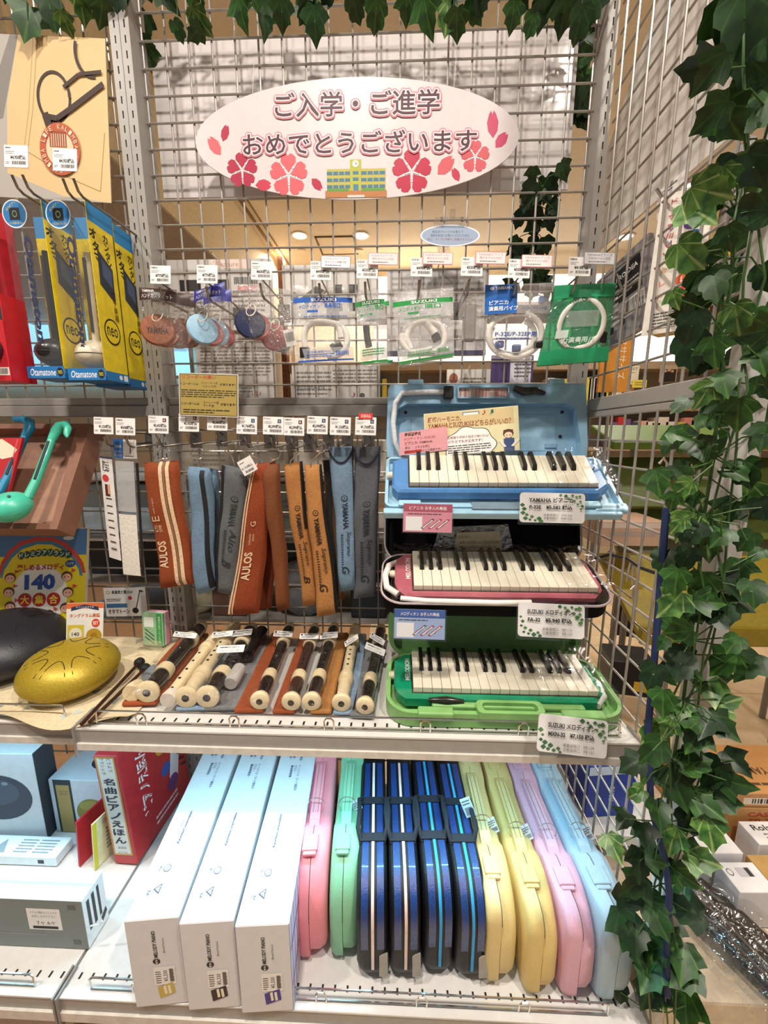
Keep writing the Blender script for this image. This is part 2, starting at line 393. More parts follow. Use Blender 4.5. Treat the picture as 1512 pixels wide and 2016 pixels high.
# the wire panel on the right, standing square to the back
def side_panel(label, zs, z0, z1):
    t = thing('wire_side_panel', label, 'grid panel', (.9057, -.23, z0))
    vm = MB().tube([(0, 0, 0), (0, 0, z1 - z0)], .0021, 6, WIRE).build('vertical_wire', t, smooth=True)
    hm = MB().tube([(0, .20, 0), (0, -.185, 0)], .0021, 6, WIRE).build('horizontal_wire', t, smooth=True)
    for k in range(-1, 9):
        M = Matrix.Translation((-.0036, -.0542 - .0446 * k + .23, 0))
        if k == -1: vm.matrix_local = M
        else: inst(vm, 'vertical_wire', t, M)
    for i, z in enumerate(zs):
        M = Matrix.Translation((0, 0, z - z0))
        if i == 0: hm.matrix_local = M
        else: inst(hm, 'horizontal_wire', t, M)
side_panel('upper right wire grid standing square to the back, above its flat bar', [1.6468 + G * l for l in range(-6, 14)], 1.326, 2.25)
side_panel('lower right wire grid standing square to the back, below its flat bar', [1.198 - G * l for l in range(-1, 18)], .40, 1.29)
t = thing('cross_bar', 'flat grey bar across the right wire panel with a groove', 'rack bar', (.9057, -.22, 1.29))
MB().rbox((0, 0, .024), (.012, .36, .0245), .0015, GREY).build('upper_rail', t); MB().rbox((.001, 0, .005), (.012, .36, .0115), .0015, GREY).build('lower_rail', t)
t = thing('rack_post', 'pale square steel post wrapped in ivy at the right front', 'rack post', (.915, -.418, 0))
MB().rbox((0, 0, 1.15), (.030, .030, 2.3), .003, mt('c9c5c0', .45, noise=.03)).build('tube_post', t)
MB().rbox((0, 0, .01), (.05, .05, .02), .003, GREY2).build('foot', t)

def shelf(label, x0, x1, yf, ztop, lip, guards, panes=()):
    t = thing('metal_shelf', label, 'shelf', ((x0 + x1) / 2, (yf - .02) / 2, ztop - .035)); ox, oy, oz = t.location
    w = x1 - x0; d = -.02 - yf
    MB().box((0, 0, .035 - .009), (w - .002, d, .014), WHT).build('deck', t)
    rail = MB(); y = yf - oy
    rail.box((0, y - .004, .033 - .012), (w - .002, .008, .026), GREY); rail.box((0, y - .010, .033 - .026 - (lip - .026) / 2), (w - .004, .004, lip - .024), mt('d6d0c6', .35))
    rail.box((0, y - .003, .0335), (w - .002, .012, .003), WHT)
    rail.build('price_rail', t)
    hole = MB().rbox((0, 0, 0), (.0032, .0085, .0006), .0002, DARK, seg=1).build('slot_hole', t); n = int(w / .0205)
    for i in range(n):
        M = Matrix.Translation((-w / 2 + .015 + i * .0205, y + .020, .0338))
        if i == 0: hole.matrix_local = M
        else: inst(hole, 'slot_hole', t, M)
    for s in (-1, 1):
        MB().prism([(-.0015, -lip + .02), (.0015, -lip + .02), (.0015, .040), (-.0015, .040)], y - .014, y + .03, GREY2).build('end_bracket', t, (s * (w / 2 - .001), 0, 0))
    for a, b in guards:
        g = MB(); h = .026; a -= ox; b -= ox; yy = y + .003; z = .035
        g.tube([(a, yy, z + .002), (a, yy - .0005, z + h - .004), (a + .004, yy, z + h), (b - .004, yy, z + h), (b, yy, z + h - .004), (b, yy, z + .002)], .0016, 6, CHROME)
        g.tube([(a, yy, z + .003), (b, yy, z + .003)], .0016, 6, CHROME); k = MB()
        gd = g.build('wire_guard', t, smooth=True)
        for q in range(max(1, int((b - a) / .15))):
            x = a + .08 + q * .16
            if x < b: MB().tube([(x - .008, yy, z - .004), (x - .008, yy - .004, z + h - .006), (x - .004, yy - .004, z + h - .001), (x + .004, yy - .004, z + h - .001), (x + .008, yy - .004, z + h - .006), (x + .008, yy, z - .004)], .0014, 6, CHROME).build('wire_clip', gd, smooth=True)
    return t
ZU = .767; ZB = .360
shelf('upper grey steel shelf holding the recorders and green case', -.0365, .900, -.334, ZU, .036, [(-.005, .87)])
shelf('upper grey steel shelf of the left bay under the tongue drums', -.56, -.0405, -.318, ZU - .004, .036, [(-.5, -.075)])
shelf('bottom grey shelf holding white boxes and instrument cases', -.0365, .900, -.440, ZB, .042, [(.01, .27), (.31, .84)])
shelf('bottom grey shelf of the left bay under the keyboard box', -.56, -.0405, -.440, ZB, .042, [(-.5, -.085)])
t = thing('shelf_lamp', 'slim cool-white lamp fixed under the upper shelf', 'lamp', (.43, -.285, .722))
MB().rbox((0, 0, 0), (.80, .018, .010), .002, WHT).build('lamp_housing', t)
MB().box((0, 0, -.0058), (.78, .012, .001), mt('cfeaff', .5, noise=0, emit=6)).build('lamp_strip', t)
l = bpy.data.lights.new('shelf_lamp_glow', 'AREA'); l.shape = 'RECTANGLE'; l.size = .78; l.size_y = .014; l.energy = 3.0; l.color = (.36, .78, 1.0)
o = bpy.data.objects.new('shelf_lamp_glow', l); COL.objects.link(o); o.parent = t; o.location = (0, 0, -.008); o.rotation_euler = (RAD(-25), 0, 0)
t = thing('shelf_lamp', 'slim cool-white lamp fixed under the left bay shelf', 'lamp', (-.30, -.275, .722))
MB().rbox((0, 0, 0), (.45, .018, .010), .002, WHT).build('lamp_housing', t)
MB().box((0, 0, -.0058), (.43, .012, .001), mt('cfeaff', .5, noise=0, emit=6)).build('lamp_strip', t)
l = bpy.data.lights.new('shelf_lamp_glow', 'AREA'); l.shape = 'RECTANGLE'; l.size = .43; l.size_y = .014; l.energy = 1.3; l.color = (.36, .78, 1.0)
o = bpy.data.objects.new('shelf_lamp_glow', l); COL.objects.link(o); o.parent = t; o.location = (0, 0, -.008); o.rotation_euler = (RAD(-25), 0, 0)
tag(MB().box((.43, -.20, .16), (.92, .44, .30), mt('6b5138', .7)).build('base_plinth'), 'dark brown base panel under the bottom shelf', 'plinth')
tag(MB().box((-.30, -.20, .16), (.50, .44, .30), mt('b9ab98', .7)).build('base_plinth'), 'beige base panel under the bottom shelf of the left bay', 'plinth')
# ---------------------------------------------------------------- oval greeting sign and boards behind the grid
def glyph_raw(s, bold):
    k = ('raw', s, bold)
    if k not in _tcache:
        _tc.body = s; _tc.offset = bold; _tc.shear = 0; _tdg.update()
        me = bpy.data.meshes.new_from_object(_to.evaluated_get(_tdg))
        _tcache[k] = ([(v.co.x, v.co.y) for v in me.vertices], [tuple(p.vertices) for p in me.polygons]); bpy.data.meshes.remove(me)
    return _tcache[k]
def outlined(parent, s, cx, cz, w, h, layers, y):
    b, _ = glyph_raw(s, 0); x0 = min(v[0] for v in b); x1 = max(v[0] for v in b); y0 = min(v[1] for v in b); y1 = max(v[1] for v in b)
    sx = w / (x1 - x0); sy = h / (y1 - y0)
    mb = MB(); vs, fs = glyph_raw(s, .012)
    for i, (rad, col) in enumerate(layers):      # each colour is the lettering swept round by a small radius
        for k in range(1 if rad == 0 else 14):
            dx, dz = rad * math.cos(2 * math.pi * k / 14), rad * math.sin(2 * math.pi * k / 14)
            mb.add([(cx + dx + (x - (x0 + x1) / 2) * sx, y - .0004 * (i + 1) - .000012 * k, cz + dz + (q - (y0 + y1) / 2) * sy) for x, q in vs], fs, mt(col, .5, noise=0))
    return mb.build('lettering', parent)
SW, SH = .636, .208
sg = thing('oval_sign', 'white oval greeting sign with pink cherry blossoms and a school', 'sign', (.418, -.014, 1.823), (0, RAD(.3), 0))
n = 64
MB().prism([(SW / 2 * math.cos(2 * math.pi * k / n), SH / 2 * math.sin(2 * math.pi * k / n)) for k in range(n)], -.0015, .0015, mt('ddd3d5', .35, noise=.02)).build('sign_board', sg)
F = lambda fx, fy: ((fx - .5) * SW, (.5 - fy) * SH)
for s, fx, fy, fw, fh in (('ご入学・ご進学', .506, .215, .50, .195), ('おめでとうございます', .511, .525, .72, .18)):
    c = F(fx, fy); outlined(sg, s, c[0], c[1], fw * SW, fh * SH, [(.0046, 'df8090'), (.0024, 'f3dfe3'), (0, '4a1229')], -.0026)
def blossom(fx, fy, r, col):
    c = F(fx, fy); mb = MB(); m = mt(col, .4, noise=.05)
    for k in range(5):
        a = math.pi / 2 + k * 2 * math.pi / 5; pts = []
        for rr, da in ((.12, 0), (.45, -.50), (.72, -.58), (.92, -.44), (1.0, -.22), (1.0, -.08), (.88, 0), (1.0, .08), (1.0, .22), (.92, .44), (.72, .58), (.45, .50)):
            pts.append((c[0] + r * rr * math.cos(a + da), -.0018 - .00005 * k, c[1] + r * rr * math.sin(a + da)))
        mb.add(pts, [list(range(len(pts)))], m)
        q = [(c[0] + r * rr * math.cos(a + .63 + da), -.0022, c[1] + r * rr * math.sin(a + .63 + da)) for rr, da in ((.08, -.3), (.40, -.05), (.40, .05), (.08, .3))]
        mb.add(q, [(0, 1, 2, 3)], mt('fbeef0', .4, noise=0))
        mb.add([(c[0] + r * (.42 * math.cos(a + .63) + .06 * math.cos(t)), -.0022, c[1] + r * (.42 * math.sin(a + .63) + .06 * math.sin(t))) for t in [j * math.pi / 4 for j in range(8)]], [list(range(8))], mt('fbeef0', .4, noise=0))
    mb.build('blossom_print', sg)
for a in ((.143, .735, .031, 'b01440'), (.29, .785, .038, 'dc5f68'), (.676, .775, .039, 'bd1f42'), (.870, .66, .028, 'd0525c')): blossom(*a)
def petal(fx, fy, l, w, ang, col):
    c = F(fx, fy); a = RAD(ang); pts = []
    for u, v in ((-1, 0), (-.5, -.8), (.15, -1), (.75, -.6), (1, -.22), (.72, 0), (1, .22), (.75, .6), (.15, 1), (-.5, .8)):
        x, z = u * l / 2, v * w / 2; pts.append((c[0] + x * math.cos(a) - z * math.sin(a), -.0018, c[1] + x * math.sin(a) + z * math.cos(a)))
    MB().add(pts, [list(range(len(pts)))], mt(col, .4, noise=.04)).build('petal_print', sg)
for a in ((.095, .425, .030, .016, 70, 'b01440'), (.06, .53, .038, .022, 125, 'dc5f68'), (.208, .865, .032, .021, 0, 'c8364f'), (.378, .865, .028, .017, -45, 'b81a40'),
          (.919, .40, .046, .022, 95, 'c83e66'), (.947, .53, .032, .020, 50, 'c83e66'), (.780, .73, .042, .026, 45, 'd45a62'), (.813, .805, .026, .015, 120, 'c22c4c')): petal(*a)
def fr(mb, fx0, fy0, fx1, fy1, col, y): a = F(fx0, fy0); b = F(fx1, fy1); mb.add([(a[0], y, a[1]), (b[0], y, a[1]), (b[0], y, b[1]), (a[0], y, b[1])], [(3, 2, 1, 0)], mt(col, .45, noise=.02))
mb = MB(); X = lambda c: (c - 77) / 1371; Y_ = lambda c: (c - 118) / 527
fr(mb, X(640), Y_(508), X(893), Y_(612), 'bdb24e', -.0017)
for k in range(3):
    for a, b in ((640, 742), (788, 890)):
        fr(mb, X(a), Y_(520 + k * 30), X(b), Y_(535 + k * 30), '3a7590', -.0019)
        for q in range(1, 4): x = a + (b - a) * q / 4; fr(mb, X(x - 2), Y_(520 + k * 30), X(x + 2), Y_(535 + k * 30), 'bdb24e', -.0020)
fr(mb, X(740), Y_(468), X(788), Y_(612), 'b4b634', -.0021); fr(mb, X(752), Y_(520), X(776), Y_(534), '3a7590', -.0023); fr(mb, X(752), Y_(548), X(776), Y_(562), '3a7590', -.0023); fr(mb, X(754), Y_(578), X(776), Y_(606), '3f7ea0', -.0023)
fr(mb, X(632), Y_(606), X(898), Y_(637), 'b9773c', -.0024); fr(mb, X(728), Y_(626), X(802), Y_(637), 'd8d2cc', -.0025); fr(mb, X(640), Y_(598), X(735), Y_(608), '4f9a3a', -.0025); fr(mb, X(790), Y_(598), X(890), Y_(608), '4f9a3a', -.0025)
c = F(X(764), Y_(487)); mb.add([(c[0] + .0062 * math.cos(t), -.0024, c[1] + .0062 * math.sin(t)) for t in [j * math.pi / 8 for j in range(16)]], [list(range(16))], mt('f4f4f0', .4, noise=0))
mb.add([(c[0] - .0004, -.0026, c[1] - .001), (c[0] + .0004, -.0026, c[1] - .001), (c[0] + .0004, -.0026, c[1] + .0048), (c[0] - .0004, -.0026, c[1] + .0048)], [(0, 1, 2, 3)], DARK)
mb.add([(c[0], -.0026, c[1] - .001), (c[0] + .0035, -.0026, c[1] - .001), (c[0] + .0035, -.0026, c[1]), (c[0], -.0026, c[1])], [(0, 1, 2, 3)], DARK)
mb.build('school_print', sg)
for x in (-.20, .19): MB().tube([(x, .003, .085), (x + .004, .010, .15)], .0004, 5, mt('e9e4e0', .5)).build('hanging_thread', sg)
bb = MB(); a, b = px(300, 80, Y=.045), px(1112, 378, Y=.045)
bb.box(((a.x + b.x) / 2, .048, 1.902), (b.x - a.x + .012, .004, .282), mt('ddd6d4', .6, noise=.02))
tag(bb.build('white_board'), 'blank white board hung behind the wire grid and the oval sign', 'board')
tag(MB().box((.790, .040, 1.902), (.115, .0006, .286), film(gloss=.05, scale=8, bump=.12)).build('clear_poster_sleeve'), 'clear plastic poster sleeve over the right end of the white board', 'sleeve')

# ---------------------------------------------------------------- hooks and price tags
def hook(x, z, what, L=.15, double=False, arm=True, rise=.026, side=None):
    t = thing('display_hook', 'chrome wire hook carrying ' + what, 'hook', (x, 0, z), group='display hooks')
    HM = mt('8f8983', .25, .9, noise=.05)
    MB().rbox((0, -.005, .006), (.026, .003, .036), .001, mt('7f7973', .35, .7)).build('back_plate', t)
    for dx in ((-.009, .009) if double else (0,)):
        MB().tube([(dx, -.005, 0), (dx, -L * .5, -.002), (dx, -L + .014, -.005), (dx, -L + .004, -.001), (dx, -L - .004, .014)], .0022, 8, HM).build('prong', t, smooth=True)
    if arm: MB().tube([(.004, -.005, .014), (.004, -.03, rise), (.004, -L - .002, rise)], .0016, 6, HM).build('tag_arm', t, smooth=True)
    return t
def price_tag(u, v, price, brand, label, Y=-.156, w=.037, h=.031, badge=None, rz=2, foot=''):
    p = px(u, v, Y=Y)
    it = [('l', .22, .12, .34, .10, 1, '222222') if not brand else ('t', brand, .20, .12, .33, .11, '222222', 0, .02), ('l', .25, .33, .38, .16, 2, '999999'),
          ('t', price, .58, .55, .64, .22, '141414', 0, .03), ('b', .62, .79, .58, .16, '2a2a2a'), ('l', .14, .80, .16, .12, 2, '777777')]
    if badge: it += [('r', .80, .24, .17, .21, badge[0]), ('t', badge[1], .80, .24, .07, .12, 'ffffff')]
    o = card('price_tag', label, 'price tag', w, h, p, (-6, rz, 0), 'f1edea', it, .0009, .001, 'price tags')
    MB().box((0, .0012, -h * .1), (w * 1.04, .001, h * .9), film(gloss=.08, bump=.05)).build('clear_holder', o)
    return o
ROW1 = [(316, 541, '¥770税込', 'YAMAHA', 'the brown castanet packs'), (408, 540, '¥770税込', 'YAMAHA', 'the blue and red castanet packs'), (515, 533, '¥600税込', '', 'the crinkled navy castanet bag'),
        (632, 533, '¥495税込', 'SUZUKI', 'the blue-topped hose pack'), (723, 530, '¥330税込', 'SUZUKI', 'the narrow green-topped mouthpiece pack'), (830, 526, '¥495税込', 'SUZUKI', 'the wide green-topped hose pack'),
        (929, 525, '¥330税込', 'YAMAHA', 'the small grey mouthpiece'), (1022, 529, '¥550税込', 'YAMAHA', 'the blue-headed hose pack'), (1141, 525, '¥418税込', 'YAMAHA', 'the green hose pack')]
for u, v, pr, br, wh in ROW1:
    price_tag(u, v, pr, br, 'white price tag %s above %s' % (pr.replace('税込', ' yen').replace('¥', ''), wh))
    p = px(u, v, Y=-.156); hook(p.x - .004, p.z - .034, wh, .152, rise=.020)
ROW2 = [(312, 836, '¥2,420税込', ('5a1a20', 'B'), 'the orange-brown case with a centre zip'), (372, 832, '¥2,420税込', ('5a1a20', 'B'), 'the pale blue alto case'), (428, 830, '¥2,860税込', ('5a1a20', 'B'), 'the grey zipped alto case'),
        (486, 837, '¥1,760税込', ('26405e', 'G'), 'the orange-brown case marked G'), (538, 838, '¥2,090税込', ('26405e', 'G'), 'the narrow brown case turned sideways'), (579, 840, '¥2,090税込', ('5a1a20', 'B'), 'the tan case marked B'),
        (625, 837, '¥2,090税込', ('26405e', 'G'), 'the tan case marked G'), (670, 839, '¥1,320税込', ('26405e', 'G'), 'the pale blue case with a navy flap'), (720, 839, '¥1,760税込', ('26405e', 'G'), 'the grey case with a navy flap')]
for u, v, pr, bd, wh in ROW2:
    price_tag(u, v, pr, 'YAMAHA' if 'AULOS' not in wh and 'brown' not in wh else 'アウロス', 'white price tag %s above %s' % (pr.replace('税込', ' yen').replace('¥', ''), wh), badge=bd, w=.039, h=.033)
    p = px(u, v, Y=-.156); hook(p.x - .006, p.z - .036, wh, .150, rise=.024)
for u, v, wh in ((431, 813, 'third'), (720, 819, 'last')):
    p = px(u, v, Y=-.1555); card('red_tag', 'small red tab above the %s price tag of the lower hook row' % wh, 'price tag', .026, .010, p, (-6, 1, 0), 'd8372f', [('t', '定番商品', .5, .5, .7, .6, 'fbe9e4')], .0008)
for u, v, pr, wh in ((204, 838, '¥1,320税込', 'the slim fingering-aid pack'), (247, 840, '¥308税込', 'the white cloth swab pack')):
    price_tag(u, v, pr, '' if '1,3' in pr else 'YAMAHA', 'white price tag %s above %s' % (pr.replace('税込', ' yen').replace('¥', ''), wh), w=.038, h=.032)
    p = px(u, v, Y=-.156); hook(p.x - .004, p.z - .034, wh, .150, rise=.022)
for u, v, wh in ((32, 308, 'left'), (128, 315, 'right')):
    price_tag(u, v, '¥4,950税込', '', 'white 4,950 yen price tag in front of the tan poster, %s of two' % wh, Y=-.19, w=.040, h=.034, rz=3)
    p = px(u + 35, v + 75, Y=-.16); hook(p.x, p.z - .0, 'the %s yellow packs' % ('black-headed' if wh == 'left' else 'white-headed'), .185, double=True, arm=False, rise=.05)
# little notices clipped on the tags
for u, v, c, a, b, wh in ((661, 516, 'f3f0f2', 'SUZUKIメロディオン', '全モデルに装着可能', 'white notice beside the 495 yen tag of the blue-topped hose pack'),
                       (754, 510, 'f3dfe0', 'SUZUKIメロディオン', '現行モデルに対応', 'pink notice beside the 330 yen tag of the narrow green-topped pack'),
                       (862, 509, 'f0dcdc', 'SUZUKIメロディオン', '現行モデルに対応', 'pink notice beside the 495 yen tag of the wide green-topped pack'),
                       (966, 508, 'f3dcdc', 'YAMAHAピアニカ', '現行モデルに対応', 'pink notice beside the 330 yen tag of the grey mouthpiece'),
                       (1057, 514, 'f6e3e1', 'YAMAHAピアニカ', '現行モデルに対応', 'pink notice beside the 550 yen tag of the blue-headed hose pack'),
                       (1180, 509, 'cfcccf', 'YAMAHAピアニカ', '下記モデルに対応', 'grey notice beside the 418 yen tag of the green hose pack')):
    ed = 'c87a80' if 'pink' in wh else '8a8a92'
    card('tag_notice', 'small ' + wh, 'notice', .052, .020, px(u, v, Y=-.159), (-6, 2, 0), ed, [('r', .5, .5, .955, .90, c), ('t', a, .5, .22, .8, .2, 'b84a52' if ed[0] == 'c' else '3a3a40'), ('t', b, .5, .5, .72, .2, '8c3a44' if ed[0] == 'c' else '3a3a40'), ('l', .5, .78, .7, .14, 1, '444444')], .0007, .0015, 'tag notices')
o = card('oval_notice', 'small blue oval notice held by a clear clip on the grid', 'notice', .118, .043, px(886, 464, Y=-.03), (-10, 1, 0), 'e8ebf2',
         [('e', .5, .5, .95, .90, '93a3bb'), ('t', '衛生的でいつでも買えて', .46, .33, .52, .12, '2c3a55'), ('t', '清潔を安全にお使いいただくために', .5, .5, .66, .13, '2c3a55'), ('t', '唄口／パイプの予備やご用意がオススメ！', .5, .68, .76, .12, '8a4458')],
         .001, poly=[(.059 * math.cos(2 * math.pi * k / 40), .0215 * math.sin(2 * math.pi * k / 40)) for k in range(40)])
CLR = film(gloss=.25, bump=.1)
for nm, c_, d_ in (('clear_clip', (.002, -.002, .026), (.070, .010, .014)), ('clip_grip', (.004, -.003, .040), (.012, .008, .018)), ('clip_foot', (-.012, 0, -.026), (.026, .006, .012))): MB().rbox(c_, d_, .0025, CLR).build(nm, o)
for x in (-.018, .022): MB().box((x, -.008, .027), (.005, .003, .007), mt('55433a', .5)).build('clip_spring', o)
p = px(411, 778, Y=-.16)
YT = [('r', .5, .5, .965, .955, '2c2a20'), ('r', .5, .5, .945, .93, 'a8924a'), ('t', 'リコーダーの違い', .34, .09, .56, .10, 'a8452c', 0, .03),
      ('t', 'リコーダーには', .18, .25, .30, .06, '26221a', 0, .02), ('t', 'ジャーマン式', .52, .22, .28, .055, '26221a'), ('t', 'バロック式', .51, .295, .24, .055, '26221a'), ('t', 'があります！', .82, .245, .26, .06, '26221a', 0, .02),
      ('l', .50, .47, .92, .20, 4, '3a3426'), ('t', 'リコーダーには', .19, .71, .30, .06, '26221a', 0, .02), ('t', 'ストレート型', .54, .67, .26, .055, '26221a'), ('t', 'アーチ型', .50, .745, .18, .055, '26221a'), ('t', 'があります！', .83, .705, .26, .06, '26221a', 0, .02), ('l', .46, .88, .78, .11, 2, '3a3426')]
card('recorder_notice', 'yellow notice with a black border about recorder differences', 'notice', .112, .078, p, (-4, 2, 0), 'cfc9bd', YT, .001, .002)
# ---------------------------------------------------------------- hanging packs, upper hook row
class Quad:
    """a bulging sheet through four photo corners at one depth"""
    def __init__(s, tl, tr, br, bl, Y, puff=.006, Yb=None):
        Yb = Y if Yb is None else Yb
        s.c = [px(*tl, Y=Y), px(*tr, Y=Y), px(*br, Y=Yb), px(*bl, Y=Yb)]; s.puff = puff
        s.base = (s.c[2] + s.c[3]) / 2
    def __call__(s, x, y, off=0, side=-1):
        a = s.c[0].lerp(s.c[1], x); b = s.c[3].lerp(s.c[2], x); p = a.lerp(b, y) - s.base
        k = max(0, math.sin(math.pi * min(1, max(0, x)))) ** .6 * max(0, math.sin(math.pi * min(1, max(0, y)))) ** .4
        p.y += side * (s.puff * k) - off
        return p
    def flat(s, x, y, off=0):
        return s(x, y, 0, 0) - Vector((0, off, 0))
def crink(q, x, y, side, rnd, amp): p = q(x, y, 0, side); p.y += (rnd.random() - .5) * amp; return p
def pack(name, label, cat, q, items=(), regions=(), fm=None, amp=.003, group=None):
    t = thing(name, label, cat, q.base, group=group); rnd = random.Random(label)
    fm = fm or film(gloss=.16, scale=60, bump=.8, haze=.05)
    mb = MB()
    for sd in (-1, 1): mb.surf(lambda x, y: crink(q, x, y, sd, rnd, amp), 10, 12, fm)
    mb.build('plastic_bag', t, smooth=60)
    for nm, (x, y, w, h), col in regions:
        m = MB(); mm = col if not isinstance(col, str) else mt(col, .4)
        m.surf(lambda a, b: q(x + (a - .5) * w, y + (b - .5) * h, amp * .5 + .0006), 8, 4, mm); m.build(nm, t, smooth=True)
    if items: prints(MB(), lambda x, y, i: q(x, y, amp * .5 + .0010 + .00003 * i), items).build('printed_text', t)
    return t
HOSE = mt('ece7df', .4, noise=.04); BLK = mt('1d1b1c', .35)
def hose(t, q, pts, r=.006, off=-.006, name='hose', mat=HOSE, ribs=True):
    P = [q.flat(x, y, off + (z if len(p) > 2 else 0)) for p in pts for (x, y, z) in [(*p, 0)[:3]]]
    # smooth by Catmull-Rom
    S = []
    for i in range(len(P) - 1):
        a = P[max(0, i - 1)]; b = P[i]; c = P[i + 1]; d = P[min(len(P) - 1, i + 2)]
        for k in range(7):
            u = k / 7; S.append(.5 * ((2 * b) + (c - a) * u + (2 * a - 5 * b + 4 * c - d) * u * u + (3 * b - a - 3 * c + d) * u ** 3))
    S.append(P[-1]); rr = [r * (1 + (.07 if ribs and i % 2 else 0)) for i in range(len(S))]
    return MB().tube(S, rr, 10, mat).build(name, t, smooth=60)
def ring_pts(cx, cy, rx, ry, a0, a1, n=18): return [(cx + rx * math.cos(RAD(a0 + (a1 - a0) * i / n)), cy - ry * math.sin(RAD(a0 + (a1 - a0) * i / n))) for i in range(n + 1)]

def disc(t, loc, r, th, mat, rx, rz, name, text=None):
    M = TR(*loc, rx=rx, rz=rz)
    m = MB().lathe([(0.0, -th / 2), (r * .93, -th / 2), (r, -th * .25), (r, th * .25), (r * .93, th / 2), (r * .4, th * .56), (0, th * .58)], 26, mat, M, capped=False)
    if text: m.text(text, lambda x, y: M @ Vector(((x - .5) * r * 2, (.5 - y) * r * 2, th * .58 + .0004)), mt('3a2418', .6, noise=0), .5, .55, .62, .2, 0, .02)
    return m.build(name, t, smooth=30)
def castanets(name, label, tl, tr, br, bl, Y, hcol, htext, c1, c2, cu, cv, r, behind, r2=None, text=None):
    q = Quad(tl, tr, br, bl, Y, .014)
    it = [('t', 'YAMAHA', .28, .06, .34, .045, 'ece6e0', 0, .02), ('t', htext, .5, .145, .8, .075, 'f4eee8', 0, .01)] if htext else []
    t = pack(name, label, 'castanets', q, it, [('header_card', (.5, .105, 1.0, .21), hcol)] if hcol else [], film(gloss=.15, scale=90, bump=1.0, rough=.07), .007, 'castanet packs')
    p = px(cu, cv, Y=Y) - q.base; rzz = 40 if c1 is LB else 22
    disc(t, p, r * .95, .009, c1, 80, rzz, 'wooden_shell', text); disc(t, p + Vector((.006, .012, -.001)), r * .95, .009, c2, 72, rzz, 'wooden_shell')
    MB().tube([p + Vector((r * .3 * math.cos(a) + .004, -.004 + .008 * math.sin(a), r * .8 + .012 * math.sin(a))) for a in [k * math.pi / 8 for k in range(17)]], .0009, 6, mt('d8cbb8', .6)).build('elastic_cord', t)
    return t
BW = mt('8f4f2e', .45, scale=30, noise=.18, stretch=(1, 6, 1)); LB = mt('92bcd6', .35); RD = mt('b04a4a', .35); NV = mt('141f48', .3); RD2 = mt('a92a34', .3)
castanets('castanet_pack', 'brown wooden castanet pack with a dark brown header, front of its row', (276, 567), (350, 572), (368, 694), (284, 690), -.128, '3a2420', 'ハンドカスタネット', BW, BW, 311, 650, .031, 0, text='YAMAHA')
castanets('castanet_pack', 'brown wooden castanet pack second in its row', (300, 572), (376, 580), (380, 692), (300, 690), -.098, '3a2420', None, BW, BW, 338, 655, .030, 0)
castanets('castanet_pack', 'brown wooden castanet pack rearmost in its row', (322, 578), (388, 586), (388, 690), (322, 690), -.065, '3a2420', None, BW, BW, 357, 655, .030, 0)
castanets('castanet_pack', 'pale blue castanet pack with a deep blue header, front of its row', (384, 575), (444, 556), (452, 690), (386, 688), -.128, '2b2f8e', 'ハンドカスタネット', LB, RD, 399, 649, .0295, 0)
castanets('castanet_pack', 'pale blue castanet pack behind the front blue-headed one', (402, 580), (456, 570), (462, 690), (404, 690), -.085, '2b2f8e', None, LB, RD, 424, 655, .0285, 0)
castanets('castanet_bag', 'navy and red castanets in a crinkled clear bag, front one', (466, 556), (580, 572), (578, 700), (470, 680), -.128, None, None, NV, RD2, 493, 638, .029, 0)
castanets('castanet_bag', 'red and navy castanets in a crinkled clear bag, behind the front one', (490, 562), (590, 572), (588, 702), (494, 690), -.085, None, None, RD2, NV, 540, 664, .028, 0)
card('barcode_slip', 'white barcode slip in the crinkled castanet bag', 'slip', .020, .030, px(571, 665, Y=-.118), (0, -12, 0), 'ece8e2', [('b', .5, .45, .8, .55, '222222')])

FS = dict(gloss=.12, scale=60, bump=1.0, haze=.04, rough=.08)
def suz(label, q, c, wide, kind):
    it = [('t', 'SUZUKI', .52, .195, .42 if wide else .6, .040, 'ffffff', 0, .03)]
    if wide: it += [('t', 'メロディオン', .28, .275, .36, .052, c, 0, .01), ('t', kind, .66, .268, .26, .065, c, 0, .02), ('r', .33, .335, .18, .028, c), ('l', .55, .40, .75, .02, 1, c), ('t', '鈴木楽器製作所', .40, .845, .42, .034, c), ('l', .42, .89, .5, .05, 2, c), ('b', .80, .87, .22, .06, c)]
    else: it += [('t', 'メロディオン', .36, .285, .55, .05, c), ('t', '唄口', .80, .270, .28, .06, c, 0, .02), ('r', .35, .345, .4, .025, c), ('l', .5, .83, .8, .10, 3, c)]
    t = pack('mouthpiece_pack', label, 'pack', q, it, [('header_band', (.5, .195, .98, .062), c), ('label_panel', (.5, .32, .98, .185), film(gloss=.03, haze=.42)), ('label_panel', (.5, .86, .98, .13), film(gloss=.03, haze=.46)), ('bottom_band', (.5, .955, 1, .022), c)], film(**FS), .003)
    return t
q = Quad((574, 562), (695, 562), (697, 714), (588, 720), -.130, .008)
t = suz('clear hose pack with a blue band, left of the hose packs', q, '2f63c0', True, '卓奏唄口')
hose(t, q, [(.14, .84), (.13, .62), (.22, .48), (.42, .44), (.62, .46), (.80, .52), (.88, .66), (.84, .80), (.70, .88), (.52, .89)], .0058); hose(t, q, [(.70, .46), (.76, .56), (.77, .66)], .0062); hose(t, q, [(.60, .80), (.78, .73)], .0085, mat=BLK, name='mouthpiece', ribs=False)
MB().rbox(q.flat(.13, .84), (.018, .010, .020), .002, BLK).build('hose_joint', t)
q = Quad((697, 572), (756, 564), (764, 716), (711, 722), -.128, .008)
